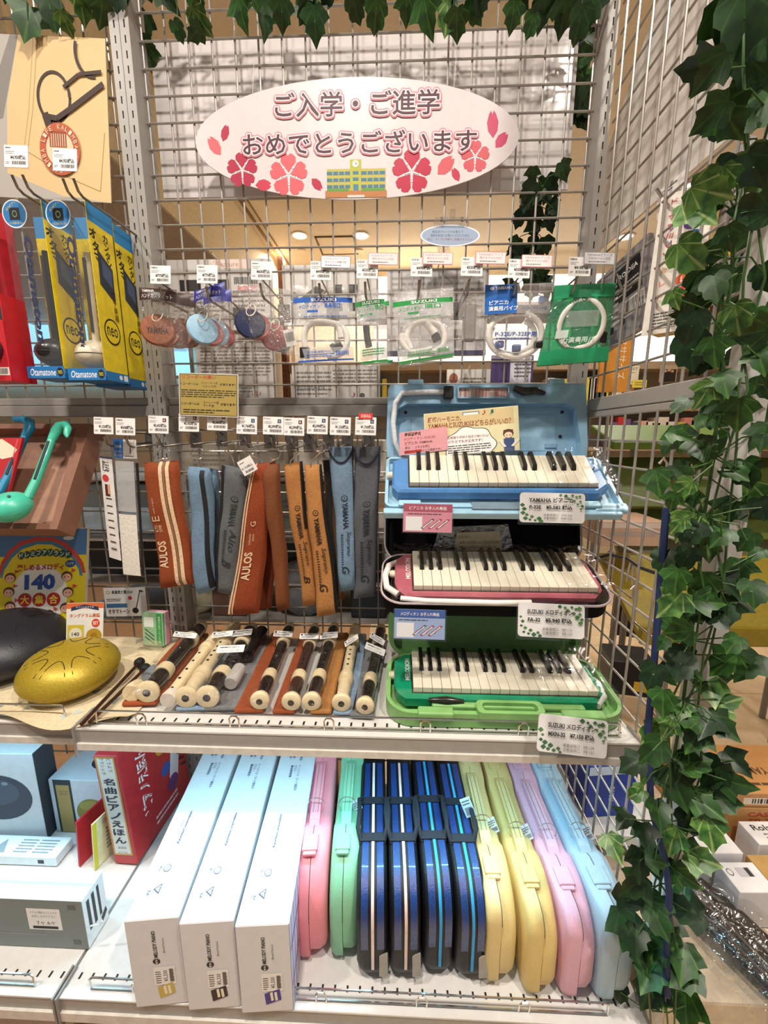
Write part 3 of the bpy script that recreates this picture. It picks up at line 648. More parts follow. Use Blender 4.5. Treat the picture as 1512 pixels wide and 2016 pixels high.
t = suz('narrow clear mouthpiece pack with a green band', q, '2a9a48', False, '唄口'); hose(t, q, [(.30, .46), (.30, .60), (.34, .74)], .0062, mat=BLK, name='mouthpiece', ribs=False)
for k in range(2): q2 = Quad((703 + 8 * k, 574), (757 + 8 * k, 568), (770 + 4 * k, 718), (716 + 6 * k, 724), -.10 + .03 * k, .006); pack('mouthpiece_pack', 'narrow green-banded mouthpiece pack, %s behind the front one' % ('next', 'last')[k], 'pack', q2, [], [('header_band', (.5, .195, .98, .06), '2a9a48'), ('bottom_band', (.5, .955, 1, .03), '2a9a48')], film(**FS))
q = Quad((769, 572), (891, 562), (895, 704), (785, 722), -.130, .008)
t = suz('wide clear hose pack with a green band', q, '2a9a48', True, '唄口')
hose(t, q, [(.12, .56), (.12, .70), (.24, .82), (.44, .84), (.62, .82)], .0058); hose(t, q, [(.24, .78), (.20, .60), (.34, .46), (.56, .44), (.76, .50), (.84, .64), (.80, .80), (.60, .88)], .0055); hose(t, q, [(.55, .46), (.64, .56), (.68, .62)], .007); hose(t, q, [(.68, .63), (.72, .72)], .008, mat=BLK, name='mouthpiece', ribs=False)
for k in range(2): q2 = Quad((776 + 6 * k, 574), (893, 566), (893, 708), (790 + 3 * k, 724), -.10 + .03 * k, .006); pack('mouthpiece_pack', 'wide green-banded hose pack, %s behind the front one' % ('next', 'last')[k], 'pack', q2, [], [('bottom_band', (.5, .955, 1, .03), '2a9a48')], film(**FS))
q = Quad((903, 575), (950, 578), (944, 668), (902, 672), -.130, .004)
t = pack('mouthpiece_pack', 'small grey mouthpiece in a plain clear bag between two hose packs', 'pack', q, [], [], film(**FS))
MB().rbox(q.flat(.52, .62), (.020, .016, .066), .004, mt('8d8884', .5)).build('mouthpiece', t); MB().rbox(q.flat(.52, .22), (.018, .015, .018), .004, mt('b5b0aa', .4)).build('mouthpiece_cap', t)
q = Quad((955, 562), (1088, 557), (1074, 708), (952, 706), -.130, .008)
t = pack('hose_pack', 'clear hose pack with a blue header block and P-32E lettering', 'pack', q, [('e', .10, .055, .06, .05, 'f4f6fa'), ('t', 'YAMAHA', .27, .055, .26, .048, 'f4f6fa', 0, .02), ('t', 'ピアニカ', .20, .25, .28, .06, 'f4f6fa', 0, .02), ('t', '演奏用パイプ', .27, .33, .44, .065, 'f4f6fa', 0, .02), ('t', 'いい音、ヤマハの音', .74, .33, .38, .04, '3a5aa0'),
     ('t', 'P-32E/P-32EP用', .48, .675, .64, .068, '2b4fa0', 0, .02), ('l', .5, .73, .65, .03, 1, '3a5aa0'), ('e', .84, .22, .10, .09, '7f93bd'), ('t', 'YAMAHA', .3, .92, .2, .02, '3a5aa0')],
     [('header_card', (.235, .2, .47, .40), '2468bd'), ('header_panel', (.73, .2, .52, .40), film(gloss=.08, haze=.25)), ('label_panel', (.46, .68, .70, .12), film(gloss=.06, haze=.55))], film(**FS))
hose(t, q, ring_pts(.50, .66, .42, .30, 100, 430), .0055); hose(t, q, ring_pts(.48, .66, .36, .25, 150, 420), .0050, -.016)
for x, y in ((.86, .80), (.25, .80), (.52, .85)): MB().rbox(q.flat(x, y), (.016, .010, .013), .003, BLK if x > .8 else mt('3b4f86', .4)).build('hose_joint', t)
q = Quad((1092, 562), (1212, 557), (1196, 712), (1056, 722), -.130, .008)
GF = film('57c795', gloss=.12, scale=40, bump=.6, haze=.36)
t = pack('hose_pack', 'green tinted hose pack at the right end of the hook row', 'pack', q, [('t', '力演奏用パ', .50, .70, .48, .075, 'e6f3ec', 0, .02), ('r', .25, .62, .18, .10, 'dfeee6')],
     [('header_band', (.5, .09, 1, .17), mt('33ad78', .35, alpha=.85)), ('bottom_band', (.5, .90, 1, .18), mt('2fa873', .35, alpha=.9)), ('label_panel', (.52, .44, .5, .2), film(gloss=.05, haze=.3))], GF)
hose(t, q, ring_pts(.53, .50, .33, .30, 100, 445), .0065, .001); hose(t, q, ring_pts(.53, .50, .28, .25, 60, 380), .005, -.008)
MB().rbox(q.flat(.88, .68), (.016, .010, .020), .003, BLK).build('hose_joint', t)
# ---------------------------------------------------------------- recorder cases on the lower hook row
class Pouch(Quad):
    def __call__(s, x, y, off=0, side=-1):
        a = s.c[0].lerp(s.c[1], x); b = s.c[3].lerp(s.c[2], x); p = a.lerp(b, y) - s.base
        u = min(1, max(0, x)); v = min(1, max(0, y))
        k = (max(0, 1 - abs(2 * u - 1) ** 3.2)) ** .5 * min(1, (v * 16 + .02)) ** .5 * min(1, ((1 - v) * 18 + .02)) ** .5
        p.y += side * s.puff * k - off
        return p
def pouch(label, tl, tr, br, bl, Y, col, puff=.011, zips=(), items=(), ring=None, rounded=False, mat=None, trim=None, Yb=None):
    q = Pouch(tl, tr, br, bl, Y, puff, Yb); t = thing('recorder_case', label, 'recorder case', q.base, group='hanging recorder cases'); rnd = random.Random(label)
    m = mat or mt(col, .85, noise=.10, scale=220, bump=.25); ph = rnd.random() * 6
    def f(sd):
        def g(x, y):
            if rounded:
                k = 0
                if y > .95: k = ((y - .95) / .05) ** 2 * .18
                if y < .04: k = ((.04 - y) / .04) ** 2 * .15
                x = .5 + (x - .5) * (1 - k)
            p = q(x, y, 0, sd); w = math.sin(y * 9 + ph) * .0018 + math.sin(y * 23 + x * 4 + ph) * .0007
            p.x += w * .6; p.y += w
            return p
        return g
    mb = MB()
    for sd in (-1, 1): mb.surf(f(sd), 14, 26, m)
    mb.build('case_body', t, smooth=True)
    ww = lambda y: math.sin(y * 9 + ph) * .0018
    for z in zips:
        x0, x1, w, c = z[:4]; y0, y1 = z[4:6] if len(z) > 4 else (.0, .99)
        zm = MB(); zm.surf(lambda a, b: q(x0 + (x1 - x0) * b + (a - .5) * w, y0 + (y1 - y0) * b, .0012) + Vector((ww(y0 + (y1 - y0) * b) * .6, ww(y0 + (y1 - y0) * b), 0)), 2, 24, mt(c, .7, scale=300, noise=.15)); zm.build('zip', t, smooth=True)
    if items: prints(MB(), lambda x, y, i: q(x, y, .0011 + .00003 * i) + Vector((ww(y) * .6, ww(y), 0)), items).build('printed_text', t)
    if trim:
        tm = MB(); tm.tube([q(x, .02 + .085 * math.sin(math.pi * x) ** .7, .0015) for x in [i / 16 for i in range(17)]], .0022, 6, mt(trim, .7)); tm.tube([q(.97, k / 10 * .98, .001) for k in range(11)], .0012, 6, mt(trim, .7)); tm.build('flap_trim', t, smooth=True)
    if ring:
        c = px(*ring, Y=Y) - q.base; MB().tube([c + Vector((.011 * math.cos(a), .004 * math.cos(a), .011 * math.sin(a))) for a in [k * math.pi / 10 for k in range(20)]], .0009, 6, CHROME, closed=True).build('key_ring', t, smooth=True)
        tp = q(.45, .0, 0, 0); MB().tube([c + Vector((0, 0, -.010)), tp + Vector((0, -.002, .004)), tp + Vector((0, -.004, -.012))], .0015, 6, CHROME).build('zip_pull', t, smooth=True)
    return t, q
V = 90
def marks(c, name, let, x=.42, fl=False):
    r = -90
    return [('e', x + .02, .335, .22, .030, c), ('e', x + .02, .335, .15, .020, '8f9aa6' if c == '1d2a44' else '8b8f90'), ('t', 'YAMAHA', x + .02, .425, .13 * 4.6, .030, c, r, .03), ('t', name, x + .10, .60, .46, .028, c, r, .0, .25),
            ('l', x - .14, .56, .03, .20, 8, c), ('t', let, x, .80, .28, .050, c, r, .01, .3)]
def marksV(c, bg, name, let, x, yk):
    """lettering running down the case: each run is fitted as (length along y)"""
    W = lambda s, xx, yy, L, h, b=.02, sh=0: ('v', s, xx, yy, L, h, c, b, sh)
    return [('e', x, yk, .30, .036, c), ('e', x, yk, .22, .026, bg), ('e', x, yk, .08, .010, c), W('YAMAHA', x, yk + .120, .18, .26, .03), ('l', x - .20, yk + .36, .12, .24, 14, c), W(name, x + .12, yk + .315, .17, .28, 0, .3), W(let, x - .06, yk + .50, .055, .40, .01, .3)]
_old = prints
def prints(mb, fn, items, rnd=random.Random(3)):
    flat = []
    for i, it in enumerate(items):
        if it[0] == 'v':      # text running downwards: length L is a fraction of the height, h a fraction of the width
            _, s, x, y, L, h, c, b, sh = it
            if s.strip('_') == '': continue
            vs, fs = glyphs(s, b, sh)
            mb.add([fn(x + yy * h, y + xx * L, i + 1) for xx, yy in vs], fs, mt(c, .6, noise=0))
        elif it[0] == 'V':    # text running upwards
            _, s, x, y, L, h, c, b, sh = it
            vs, fs = glyphs(s, b, sh)
            mb.add([fn(x - yy * h, y - xx * L, i + 1) for xx, yy in vs], fs, mt(c, .6, noise=0))
        else: _old(mb, lambda a, b_, k, i=i: fn(a, b_, i + k), [it], rnd)
    return mb
CR = 'e6c3a0'
AU = [('V', 'AULOS', .26, .72, .22, .26, CR, .03, 0), ('V', 'ALTO', .20, .51, .055, .10, CR, .0, 0), ('V', '509B', .32, .51, .055, .09, CR, 0, 0), ('V', 'E', .24, .43, .040, .22, CR, 0, 0), ('V', 'made in Japan', .24, .33, .12, .06, CR, 0, 0)]
pouch('orange-brown felt recorder case with a pale centre zip, leftmost', (281, 911), (350, 906), (386, 1148), (319, 1158), -.128, '8a3d14', .012, [(.53, .60, .10, 'e2bf9c'), (.72, .78, .10, 'e2bf9c'), (.62, .69, .05, '8a6a48')], AU, (322, 893))
pouch('pale blue felt alto case hanging edge-on with a black zip', (371, 917), (418, 921), (424, 1160), (386, 1172), -.130, '6c87a0', .016, [(.72, .92, .18, '15171c', 0.02, .97)], [], (388, 893), True)
pouch('pale blue felt alto case behind the front pale blue one', (402, 920), (432, 925), (428, 1140), (402, 1150), -.095, '6c87a0', .012, [(.25, .25, .12, '15171c')], [], None, True)
pouch('grey felt alto case with a black zip on its left edge', (438, 912), (492, 926), (462, 1174), (424, 1164), -.126, '5c5f61', .014, [(.10, .10, .14, '121316', .01, .97)], marksV('2b2f33', '5c5f61', 'Alto', 'B', .62, .23), (452, 880), True)
pouch('orange-brown felt case behind the one marked G', (512, 915), (550, 915), (536, 1196), (500, 1200), -.095, '7a3512', .010)
AG = [('V', 'AULOS', .42, .66, .19, .30, CR, .03, 0), ('V', 'SOPRANO', .42, .48, .075, .07, CR, 0, 0), ('V', '205A', .54, .47, .05, .07, CR, 0, 0), ('V', 'G', .50, .38, .032, .20, CR, 0, 0)]
pouch('orange-brown felt soprano case with a pale zip down its left edge', (497, 913), (541, 908), (512, 1206), (450, 1210), -.128, '8a3a12', .012, [(.06, .06, .09, 'e2bf9c'), (.19, .17, .06, 'd9b48e')], AG, (490, 885))
o = card('paper_tag', 'white 1,760 yen paper tag tied to the orange-brown soprano case', 'price tag', .030, .030, px(487, 917, Y=-.150), (0, -28, 0), 'f2eeea', [('t', '¥1,760税込', .45, .55, .8, .2, '1c1c1c', 0, .01), ('l', .3, .2, .4, .1, 1, '333333'), ('b', .5, .82, .6, .16, '222222')])
pouch('narrow brown felt case hanging edge-on right of the case marked G', (516, 918), (549, 912), (572, 1196), (548, 1204), -.130, '75401c', .016, [], [], (540, 893))
TB = 'a5713a'
pouch('tan felt soprano case marked B', (556, 914), (593, 908), (626, 1188), (598, 1194), -.126, 'a8703a', .012, [(.97, .92, .13, '16130f', 0, .45)], marksV('2a1c12', 'a8703a', 'Soprano', 'B', .60, .30), (590, 880))
pouch('dark-zipped tan felt case behind the one marked G, farther left', (634, 905), (655, 905), (672, 1180), (655, 1188), -.108, '80542a', .010, [(.5, .5, .6, '14110e')])
pouch('dark-zipped tan felt case rearmost beside the pale blue flap case', (645, 905), (664, 905), (678, 1178), (664, 1182), -.085, '80542a', .010, [(.5, .5, .5, '14110e')])
pouch('tan felt soprano case marked G', (597, 915), (631, 914), (668, 1206), (626, 1214), -.132, 'b07840', .012, [(.97, .95, .12, '14110e')], marksV('2a1c12', 'b07840', 'Soprano', 'G', .52, .30), (630, 880))
pouch('pale blue soprano case with a navy curved flap', (648, 880), (696, 878), (702, 1158), (669, 1166), -.122, '728ba2', .010, [], marksV('1d2a44', '728ba2', 'Soprano', 'G', .55, .34), None, False, None, '1c2132')
pouch('grey soprano case with a navy curved flap, rightmost', (697, 880), (749, 878), (739, 1174), (697, 1178), -.124, '55595d', .010, [], marksV('26303c', '55595d', 'Soprano', 'G', .55, .36), None, False, None, '1c2132')
# ---------------------------------------------------------------- three melodicas shown open in their cases
def frame(o, a, b):
    """matrix: origin o, local x along a, local y along b, z their normal"""
    a = a.normalized(); n = a.cross(b).normalized(); b = n.cross(a)
    return Matrix(((a.x, b.x, n.x, o.x), (a.y, b.y, n.y, o.y), (a.z, b.z, n.z, o.z), (0, 0, 0, 1)))
WK = mt('ece4cf', .25, noise=.03, coat=.3); BK = mt('17140f', .25, coat=.4)
def melodica(label, M, W, D, col, accent, brand=None, round_ends=False, H=.020):
    """local x along the keys, y away from the player, z up; origin front left bottom"""
    t = thing('melodica', label, 'melodica'); t.matrix_world = M
    body = mt(col, .28, noise=.04, coat=.3); e = .013 if round_ends else .006
    mb = MB(); pts = []
    # plan outline with clipped corners
    c = .030 if round_ends else .022
    pl = [(c * .5, 0), (W - c, 0), (W, c * .8), (W, D - .010), (W - .012, D), (.012, D), (0, D - .010), (0, c * .7)] if not round_ends else [(.020, 0), (W - .024, 0), (W - .004, .022), (W, .040), (W, D - .02), (W - .018, D), (.018, D), (0, D - .018), (0, .035), (.006, .015)]
    n = len(pl); ins = .004
    cx, cy = W / 2, D / 2; inn = [(x + (ins if x < cx else -ins), y + (ins if y < cy else -ins)) for x, y in pl]
    lo = [(x, y, 0) for x, y in pl]; mi = [(x, y, H - .004) for x, y in pl]; hi = [(x, y, H) for x, y in inn]
    vs = lo + mi + hi; fs = [list(range(n - 1, -1, -1)), list(range(2 * n, 3 * n))] + [(i + k * n, (i + 1) % n + k * n, (i + 1) % n + (k + 1) * n, i + (k + 1) * n) for k in (0, 1) for i in range(n)]
    mb.add(vs, fs, body); mb.build('body', t)
    x0 = .032 if not round_ends else .034; x1 = W - (.024 if not round_ends else .017); y0 = .011; y1 = D - .006; kw = (x1 - x0) / 19
    MB().box(((x0 + x1) / 2, (y0 + y1) / 2, H), (x1 - x0 + .004, y1 - y0 + .004, .002), mt('2a2118', .6)).build('key_bed', t)
    k0 = MB().rbox((kw / 2, (y1 - y0) / 2, .0055), (kw - .0007, y1 - y0, .011), .0008, WK, seg=1).build('white_key', t)
    for i in range(19):
        Mk = Matrix.Translation((x0 + i * kw, y0, H))
        if i == 0: k0.matrix_local = Mk
        else: inst(k0, 'white_key', t, Mk)
    bl = (y1 - y0) * .58; bm = MB(); w = kw * .52
    bm.add([(-w / 2, 0, 0), (w / 2, 0, 0), (w / 2, bl, 0), (-w / 2, bl, 0), (-w / 2 * .8, .006, .0095), (w / 2 * .8, .006, .0095), (w / 2 * .8, bl, .0095), (-w / 2 * .8, bl, .0095)], [(0, 3, 2, 1), (4, 5, 6, 7), (0, 1, 5, 4), (1, 2, 6, 5), (2, 3, 7, 6), (3, 0, 4, 7)], BK)
    k1 = bm.build('black_key', t)
    pat = [0, 1, 2, 4, 5, 7, 8, 9, 11, 12, 14, 15, 16]    # gaps after these white keys
    for j, i in enumerate(pat):
        Mk = Matrix.Translation((x0 + (i + 1) * kw, y1 - bl, H + .0105))
        if j == 0: k1.matrix_local = Mk
        else: inst(k1, 'black_key', t, Mk)
    if brand:
        m = MB(); m.text(brand, lambda x, y: (.025 - (y - .5) * -.010, .010 + x * (D - .02), H + .0006), mt('e9e4e0', .5, noise=0), .62, .5, .62, .9, 0, .02); m.build('lettering', t)
    else: MB().lathe([(.006, 0), (.006, .004), (.004, .006)], 12, body, Matrix.Translation((W - .018, D * .68, H))).build('air_button', t, smooth=True)
    MB().lathe([(.008, 0), (.008, .006), (.006, .010)], 12, mt('e3d8bf', .4), Matrix.Translation((0, D * .55, H * .5)) @ Matrix.Rotation(RAD(-90), 4, 'Y')).build('blow_port', t, smooth=True)
    # clear wrapping film round the instrument
    fm = MB(); rnd = random.Random(label)
    zf = H + .022; g = lambda x, y: (-.004 + x * (W + .008), -.004 + y * (D + .008), zf + (rnd.random() - .5) * .002)
    fm.surf(g, 24, 6, film(gloss=.06, scale=30, bump=.5))
    fm.surf(lambda x, y: (-.005 + x * (W + .010), -.006 + (rnd.random() - .5) * .002, zf * (1 - y)), 24, 3, film(gloss=.06, scale=30, bump=.5))
    fm.surf(lambda x, y: (W + .006 + (rnd.random() - .5) * .004, -.004 + x * (D + .008), zf * (1 - y)), 8, 3, film(gloss=.12, scale=50, bump=.8)); fm.surf(lambda x, y: (-.006 + (rnd.random() - .5) * .004, -.004 + x * (D + .008), zf * (1 - y)), 8, 3, film(gloss=.12, scale=50, bump=.8))
    fm.build('wrapping_film', t, smooth=60)
    return t
def loop_shell(mb, outer, inner, z0, z1, zi, mat, mat2=None):
    """open tray: outer outline, inner outline (same count), rim at z1, floor at zi"""
    n = len(outer); vs = [(x, y, z0) for x, y in outer] + [(x, y, z1) for x, y in outer] + [(x, y, z1) for x, y in inner] + [(x, y, zi) for x, y in inner]
    fs = [list(range(n - 1, -1, -1))] + [(i + k * n, (i + 1) % n + k * n, (i + 1) % n + (k + 1) * n, i + (k + 1) * n) for k in range(3) for i in range(n)]
    mb.add(vs, fs, mat); mb.add([(x, y, zi) for x, y in inner], [list(range(n))], mat2 or mat)
def outline(W, D, r, n=6, off=0):
    return [(x + W / 2, y + D / 2) for x, y in rrect(W - 2 * off, D - 2 * off, max(.002, r - off), n)]

# --- blue hard case (top)
BL = mt('8db4cf', .38, noise=.04); BL2 = mt('9cc6dc', .35, noise=.04)
o = px(757, 905, Y=-.100); e = px(757, 1000, Y=-.212); Wc = .415
fw = (o - e); M = frame(e, Vector((1, 0, 0)), fw); D = fw.length + .004
case = thing('melodica_case', 'pale blue hard case standing open at the top of the display', 'case'); case.matrix_world = M
mb = MB(); out = outline(Wc + .008, D, .014); inn = outline(Wc + .008, D, .010, off=.006)
loop_shell(mb, out, inn, -.014, .004, -.008, BL2); mb.build('case_tray', case)
MB().rbox((Wc / 2, -.006, -.007), (Wc + .004, .014, .016), .003, BL2).build('front_lip', case)
hm = MB(); hm.rbox((.23, .004, .002), (.150, .018, .006), .002, mt('6f8795', .4)); hm.build('handle_slot', case)
for x in (.045, .36): MB().rbox((x, .006, .006), (.040, .014, .006), .002, BL2).build('latch', case)
MB().rbox((.40, .004, -.002), (.06, .02, .012), .004, BL2).build('corner_lug', case)
# lid, standing up behind
lo = px(764, 900, Y=-.088); tp = px(764, 757, Y=-.058); ML = M.inverted() @ frame(lo + Vector((-.002, 0, 0)), Vector((1, 0, 0)), tp - lo); H = (tp - lo).length; Wl = .404
mb = MB(); out = [(0, 0), (Wl, 0), (Wl + .002, .030), (Wl - .001, H - .01), (Wl - .006, H), (.006, H), (.001, H - .01), (-.002, .030)]
inn = [(.014, .004), (Wl - .014, .004), (Wl - .012, .032), (Wl - .022, H - .050), (Wl - .040, H - .040), (.040, H - .040), (.022, H - .050), (.012, .032)]
# lid shell opens towards the viewer (-local y side is -z here)
loop_shell(mb, out, inn, -.030, .0, -.024, BL, BL)
ld = mb.build('case_lid', case); ld.matrix_local = ML
hs = MB(); 
for a, b, c2, d in ((.145, H - .030, .100, .0022), (.145, H - .008, .100, .0022)): hs.rbox((a + c2 / 2, b, .003), (c2, .003, .008), .001, BL)
for a in (.144, .246): hs.rbox((a, H - .019, .003), (.003, .024, .008), .001, BL)
hs.box((.195, H - .019, .0008), (.098, .019, .001), mt('d9d4ca', .5, scale=70, h2='a94a44', stretch=(3, .2, 1))); hs.build('handle_opening', ld)
for x, y in ((.038, H - .052), (.364, H - .052), (.360, H - .103)): MB().lathe([(.0032, 0), (.0032, .002)], 12, DARK, Matrix.Translation((x, y, -.0235))).build('rubber_stud', ld)
for x in (.058, .345): MB().rbox((x, H + .004, -.006), (.032, .014, .012), .002, BL).build('hinge_tab', ld)
MB().rbox((.340, .028, -.022), (.024, .010, .004), .001, mt('7d9fb8', .4)).build('clip_recess', ld)
MB().rbox((.20, (H - .04) * .5, -.0236), (.30, H - .075, .001), .0004, mt('93b8d1', .4)).build('lid_panel', ld)
hz = MB().tube([(.030, .002, .004), (.016, .030, .006), (.012, .070, .006), (.016, .110, .006), (.030, H - .020, .006), (.070, H - .018, .006), (.115, H - .018, .006)], .0055, 10, mt('d7dbe0', .25, noise=.1, scale=200)).build('coiled_hose', ld, smooth=60)
MB().rbox((.124, H - .020, .008), (.020, .026, .012), .003, BLK).build('hose_mouthpiece', ld)
MB().tube([(.256, H - .010, .006), (.275, H - .018, .008), (.300, H - .016, .008), (.318, H - .022, .006)], [.006, .009, .008, .004], 8, mt('211f22', .2)).build('bagged_mouthpiece', ld, smooth=True)
MK = M @ Matrix.Translation((.012, .022, -.004)) @ Matrix.Rotation(RAD(-4), 4, 'X')
melodica('blue melodica in the open pale blue hard case', M @ Matrix.Translation((.013, .026, -.002)), .392, .096, '4f8ac8', '2c5f9c')
# cards in the blue lid
q = [px(834, 815, Y=-.094), px(1020, 798, Y=-.094), px(1024, 902, Y=-.108), px(838, 902, Y=-.108)]
def qcard(name, label, cat, q, base, items, group=None, up=.0012):
    q = [q[0], q[1], q[1] + q[3] - q[0], q[3]]      # a flat sheet
    t = thing(name, label, cat, (q[2] + q[3]) / 2, group=group); b0 = (q[2] + q[3]) / 2
    nrm = (q[1] - q[0]).cross(q[3] - q[0]).normalized()
    f = lambda x, y, i: q[0].lerp(q[1], x).lerp(q[3].lerp(q[2], x), y) - b0 + Vector((0, -.00004 * i - (.0001 if i else 0), 0))
    vs = [f(0, 0, 0), f(1, 0, 0), f(1, 1, 0), f(0, 1, 0)]; vs += [v + Vector((0, up, 0)) for v in vs]
    MB().add(vs, [(3, 2, 1, 0), (4, 5, 6, 7), (0, 1, 5, 4), (1, 2, 6, 5), (2, 3, 7, 6), (3, 0, 4, 7)], mt(base, .5, noise=.03)).build('sheet', t)
    prints(MB(), lambda x, y, i: f(x, y, i + 1), items).build('printed_text', t)
    return t
cloud = [(.48 + .27 * math.cos(a) * (1 + .06 * math.cos(7 * a)), .80 + .42 * math.sin(a) * (1 + .06 * math.cos(7 * a))) for a in [k * math.pi / 24 for k in range(48)]]
cloud = [(x, min(.985, y)) for x, y in cloud]; cl2 = [(.48 + (x - .48) * .97, min(.98, .80 + (y - .80) * .965)) for x, y in cloud]
qcard('info_sheet', 'cream sheet about keyboard harmonicas with a girl, inside the blue lid', 'notice', q, 'e6dcae',
      [('r', .48, .20, .94, .36, 'd8c18e'), ('t', '鍵盤ハーモニカ、', .22, .16, .36, .13, '8a3f24', -2, .02), ('t', 'YAMAHAとSUZUKIはどちらがいいの？', .48, .30, .88, .14, '8a3f24', -2, .02), ('r', .50, .08, .18, .07, '5c86a8'), ('r', .50, .09, .16, .05, 'f2efe4'), ('t', '♪', .64, .08, .04, .12, 'b0433c'), ('t', '♫', .72, .09, .04, .12, '4a8a6a'),
       ('g', cloud, '2a2622'), ('g', cl2, 'f6f3ee'), ('t', '幼稚園や学校の指定が無ければ', .46, .60, .44, .065, '8a3f24', -2, .01), ('t', 'どちらでも大丈夫です！', .43, .69, .36, .07, '8a3f24', -2, .02), ('l', .47, .86, .46, .20, 4, '4a4440'),
       ('e', .885, .60, .11, .19, '5a3222'), ('e', .885, .635, .085, .13, 'f2d3b4'), ('r', .885, .545, .10, .05, '5a3222'), ('e', .868, .64, .012, .02, '3a2418'), ('e', .903, .64, .012, .02, '3a2418'), ('r', .89, .85, .11, .28, '3c4f7c'), ('r', .82, .82, .03, .16, 'f0e6d8', -20), ('r', .955, .82, .03, .16, 'f0e6d8', 25), ('r', .865, .73, .014, .08, '3c4f7c'), ('r', .912, .73, .014, .08, '3c4f7c')])
q = [px(786, 852, Y=-.104), px(880, 840, Y=-.104), px(881, 885, Y=-.108), px(788, 897, Y=-.108)]
qcard('name_sheet', 'pink slip naming the two trade names, inside the blue lid', 'notice', q, 'eda7ac', [('t', '商標登録名', .28, .13, .34, .16, '3a2420', -4, .02), ('t', 'メロディオン: SUZUKI', .42, .33, .66, .13, 'a0424a', -4), ('t', 'ピアニカ: YAMAHA', .40, .52, .58, .13, '6a3a30', -4, .01), ('t', '実は　　どちらも同じ', .37, .71, .52, .11, '3a2420', -4), ('r', .27, .89, .36, .12, 'd0392f', 0), ('t', '鍵盤ハーモニカという商品です！', .48, .89, .76, .11, '3a2420', -4)])

# --- pink melodica in a black soft case (middle)
FB = mt('0d0c0d', .95, noise=.2, scale=300, spec=.2)
o = px(757, 1096, Y=-.125); e = px(747, 1190, Y=-.262); fw = o - e; M = frame(e + Vector((.002, 0, 0)), Vector((1, 0, 0)), fw); D = fw.length; Wc = .405
case = thing('soft_case', 'black zipped soft case standing open in the middle of the display', 'case'); case.matrix_world = M
mb = MB(); loop_shell(mb, outline(Wc, D, .040, 8), outline(Wc, D, .036, 8, .006), -.024, .004, -.016, FB); mb.build('case_tray', case)
ed = MB().tube([(x, y, .003) for x, y in outline(Wc + .003, D + .003, .040, 8)], .0022, 6, mt('b9a9ac', .6), closed=True).build('zip_edge', case, smooth=True)
lo = px(757, 1106, Y=-.120); tp = px(757, 985, Y=-.086); ML = M.inverted() @ frame(lo, Vector((1, 0, 0)), tp - lo); H = (tp - lo).length
mb = MB(); loop_shell(mb, outline(.402, H, .040, 8), outline(.402, H, .036, 8, .006), -.026, 0, -.020, FB); ld = mb.build('case_lid', case); ld.matrix_local = ML
MB().tube([(x, y, .0015) for x, y in outline(.404, H, .040, 8)], .0020, 6, mt('a9a2a4', .6), closed=True).build('zip_edge', ld, smooth=True)
melodica('pink melodica in the open black soft case', M @ Matrix.Translation((.024, .012, -.006)), .372, D - .020, 'b5606e', 'a34b5b', 'MELODION', True)
hp = MB().tube([(.030, .020, .006), (.010, .035, .010), (.006, .065, .012), (.012, .100, .010), (.030, .118, .006)], .006, 10, HOSE).build('white_hose', case, smooth=60)
MB().tube([(.035, .010, .006), (.08, .004, .006), (.20, .002, .006), (.26, .004, .006)], .005, 10, HOSE).build('white_hose', case, smooth=60)
q = Quad((866, 1038), (1000, 1032), (1012, 1086), (850, 1086), -.118, .003)
t = pack('cloth_pack', 'cleaning cloth in a clear bag leaning in the black case', 'pack', q, [('t', 'SUZUKI', .34, .40, .22, .10, '8a7a62'), ('t', 'お手入れクリーニングクロス付き', .58, .62, .52, .11, '3a3228'), ('t', '軽くて丈夫なソフトケース', .56, .80, .46, .10, '3a3228')], [('label_card', (.56, .58, .60, .72), mt('c9b896', .5))], film(gloss=.22, scale=40, bump=.9), .002)

# --- green hard case (bottom)
GN = mt('85b86e', .42, noise=.05); GN2 = mt('6f9f5e', .45, noise=.05)
o = px(762, 1298, Y=-.160); e = Vector((.488, -.318, ZU + .012)); fw = Vector((0, o.y - e.y, o.z - e.z)); M = frame(e, Vector((1, 0, 0)), fw); D = fw.length; Wc = .408
case = thing('melodica_case', 'light green hard case standing open on the shelf', 'case'); case.matrix_world = M
mb = MB(); loop_shell(mb, outline(Wc, D, .046, 8), outline(Wc, D, .040, 8, .008), -.012, .016, -.004, GN); mb.build('case_tray', case)
hd = MB(); hp = [(x + .21, y + .010) for x, y in rrect(.112, .030, .010, 4)]; hi = [(x + .21, y + .010) for x, y in rrect(.092, .018, .007, 4)]
n = len(hp); hd.add([(x, y, .010) for x, y in hp] + [(x, y, .024) for x, y in hp] + [(x, y, .024) for x, y in hi] + [(x, y, .010) for x, y in hi], [(i + k * n, (i + 1) % n + k * n, (i + 1) % n + (k + 1) * n, i + (k + 1) * n) for k in range(3) for i in range(n)], GN); hd.add([(x, y, .011) for x, y in hi], [list(range(n))], GN2); hd.build('carry_handle', case)
for x, w in ((.085, .060), (.33, .070)): MB().rbox((x, .004, .012), (w, .018, .016), .003, GN).build('latch', case)
MB().rbox((.21, .022, .008), (.26, .012, .018), .003, GN).build('inner_ridge', case)
MB().tube([(.075, .026, .020), (.105, .024, .022), (.135, .026, .018)], [.004, .007, .004], 8, mt('26221e', .2)).build('bagged_mouthpiece', case, smooth=True)
MB().tube([(.365, .030, .012), (.385, .050, .014), (.390, .085, .014), (.375, .118, .012)], .006, 10, mt('d6d9d2', .25, noise=.1)).build('bagged_hose', case, smooth=60)
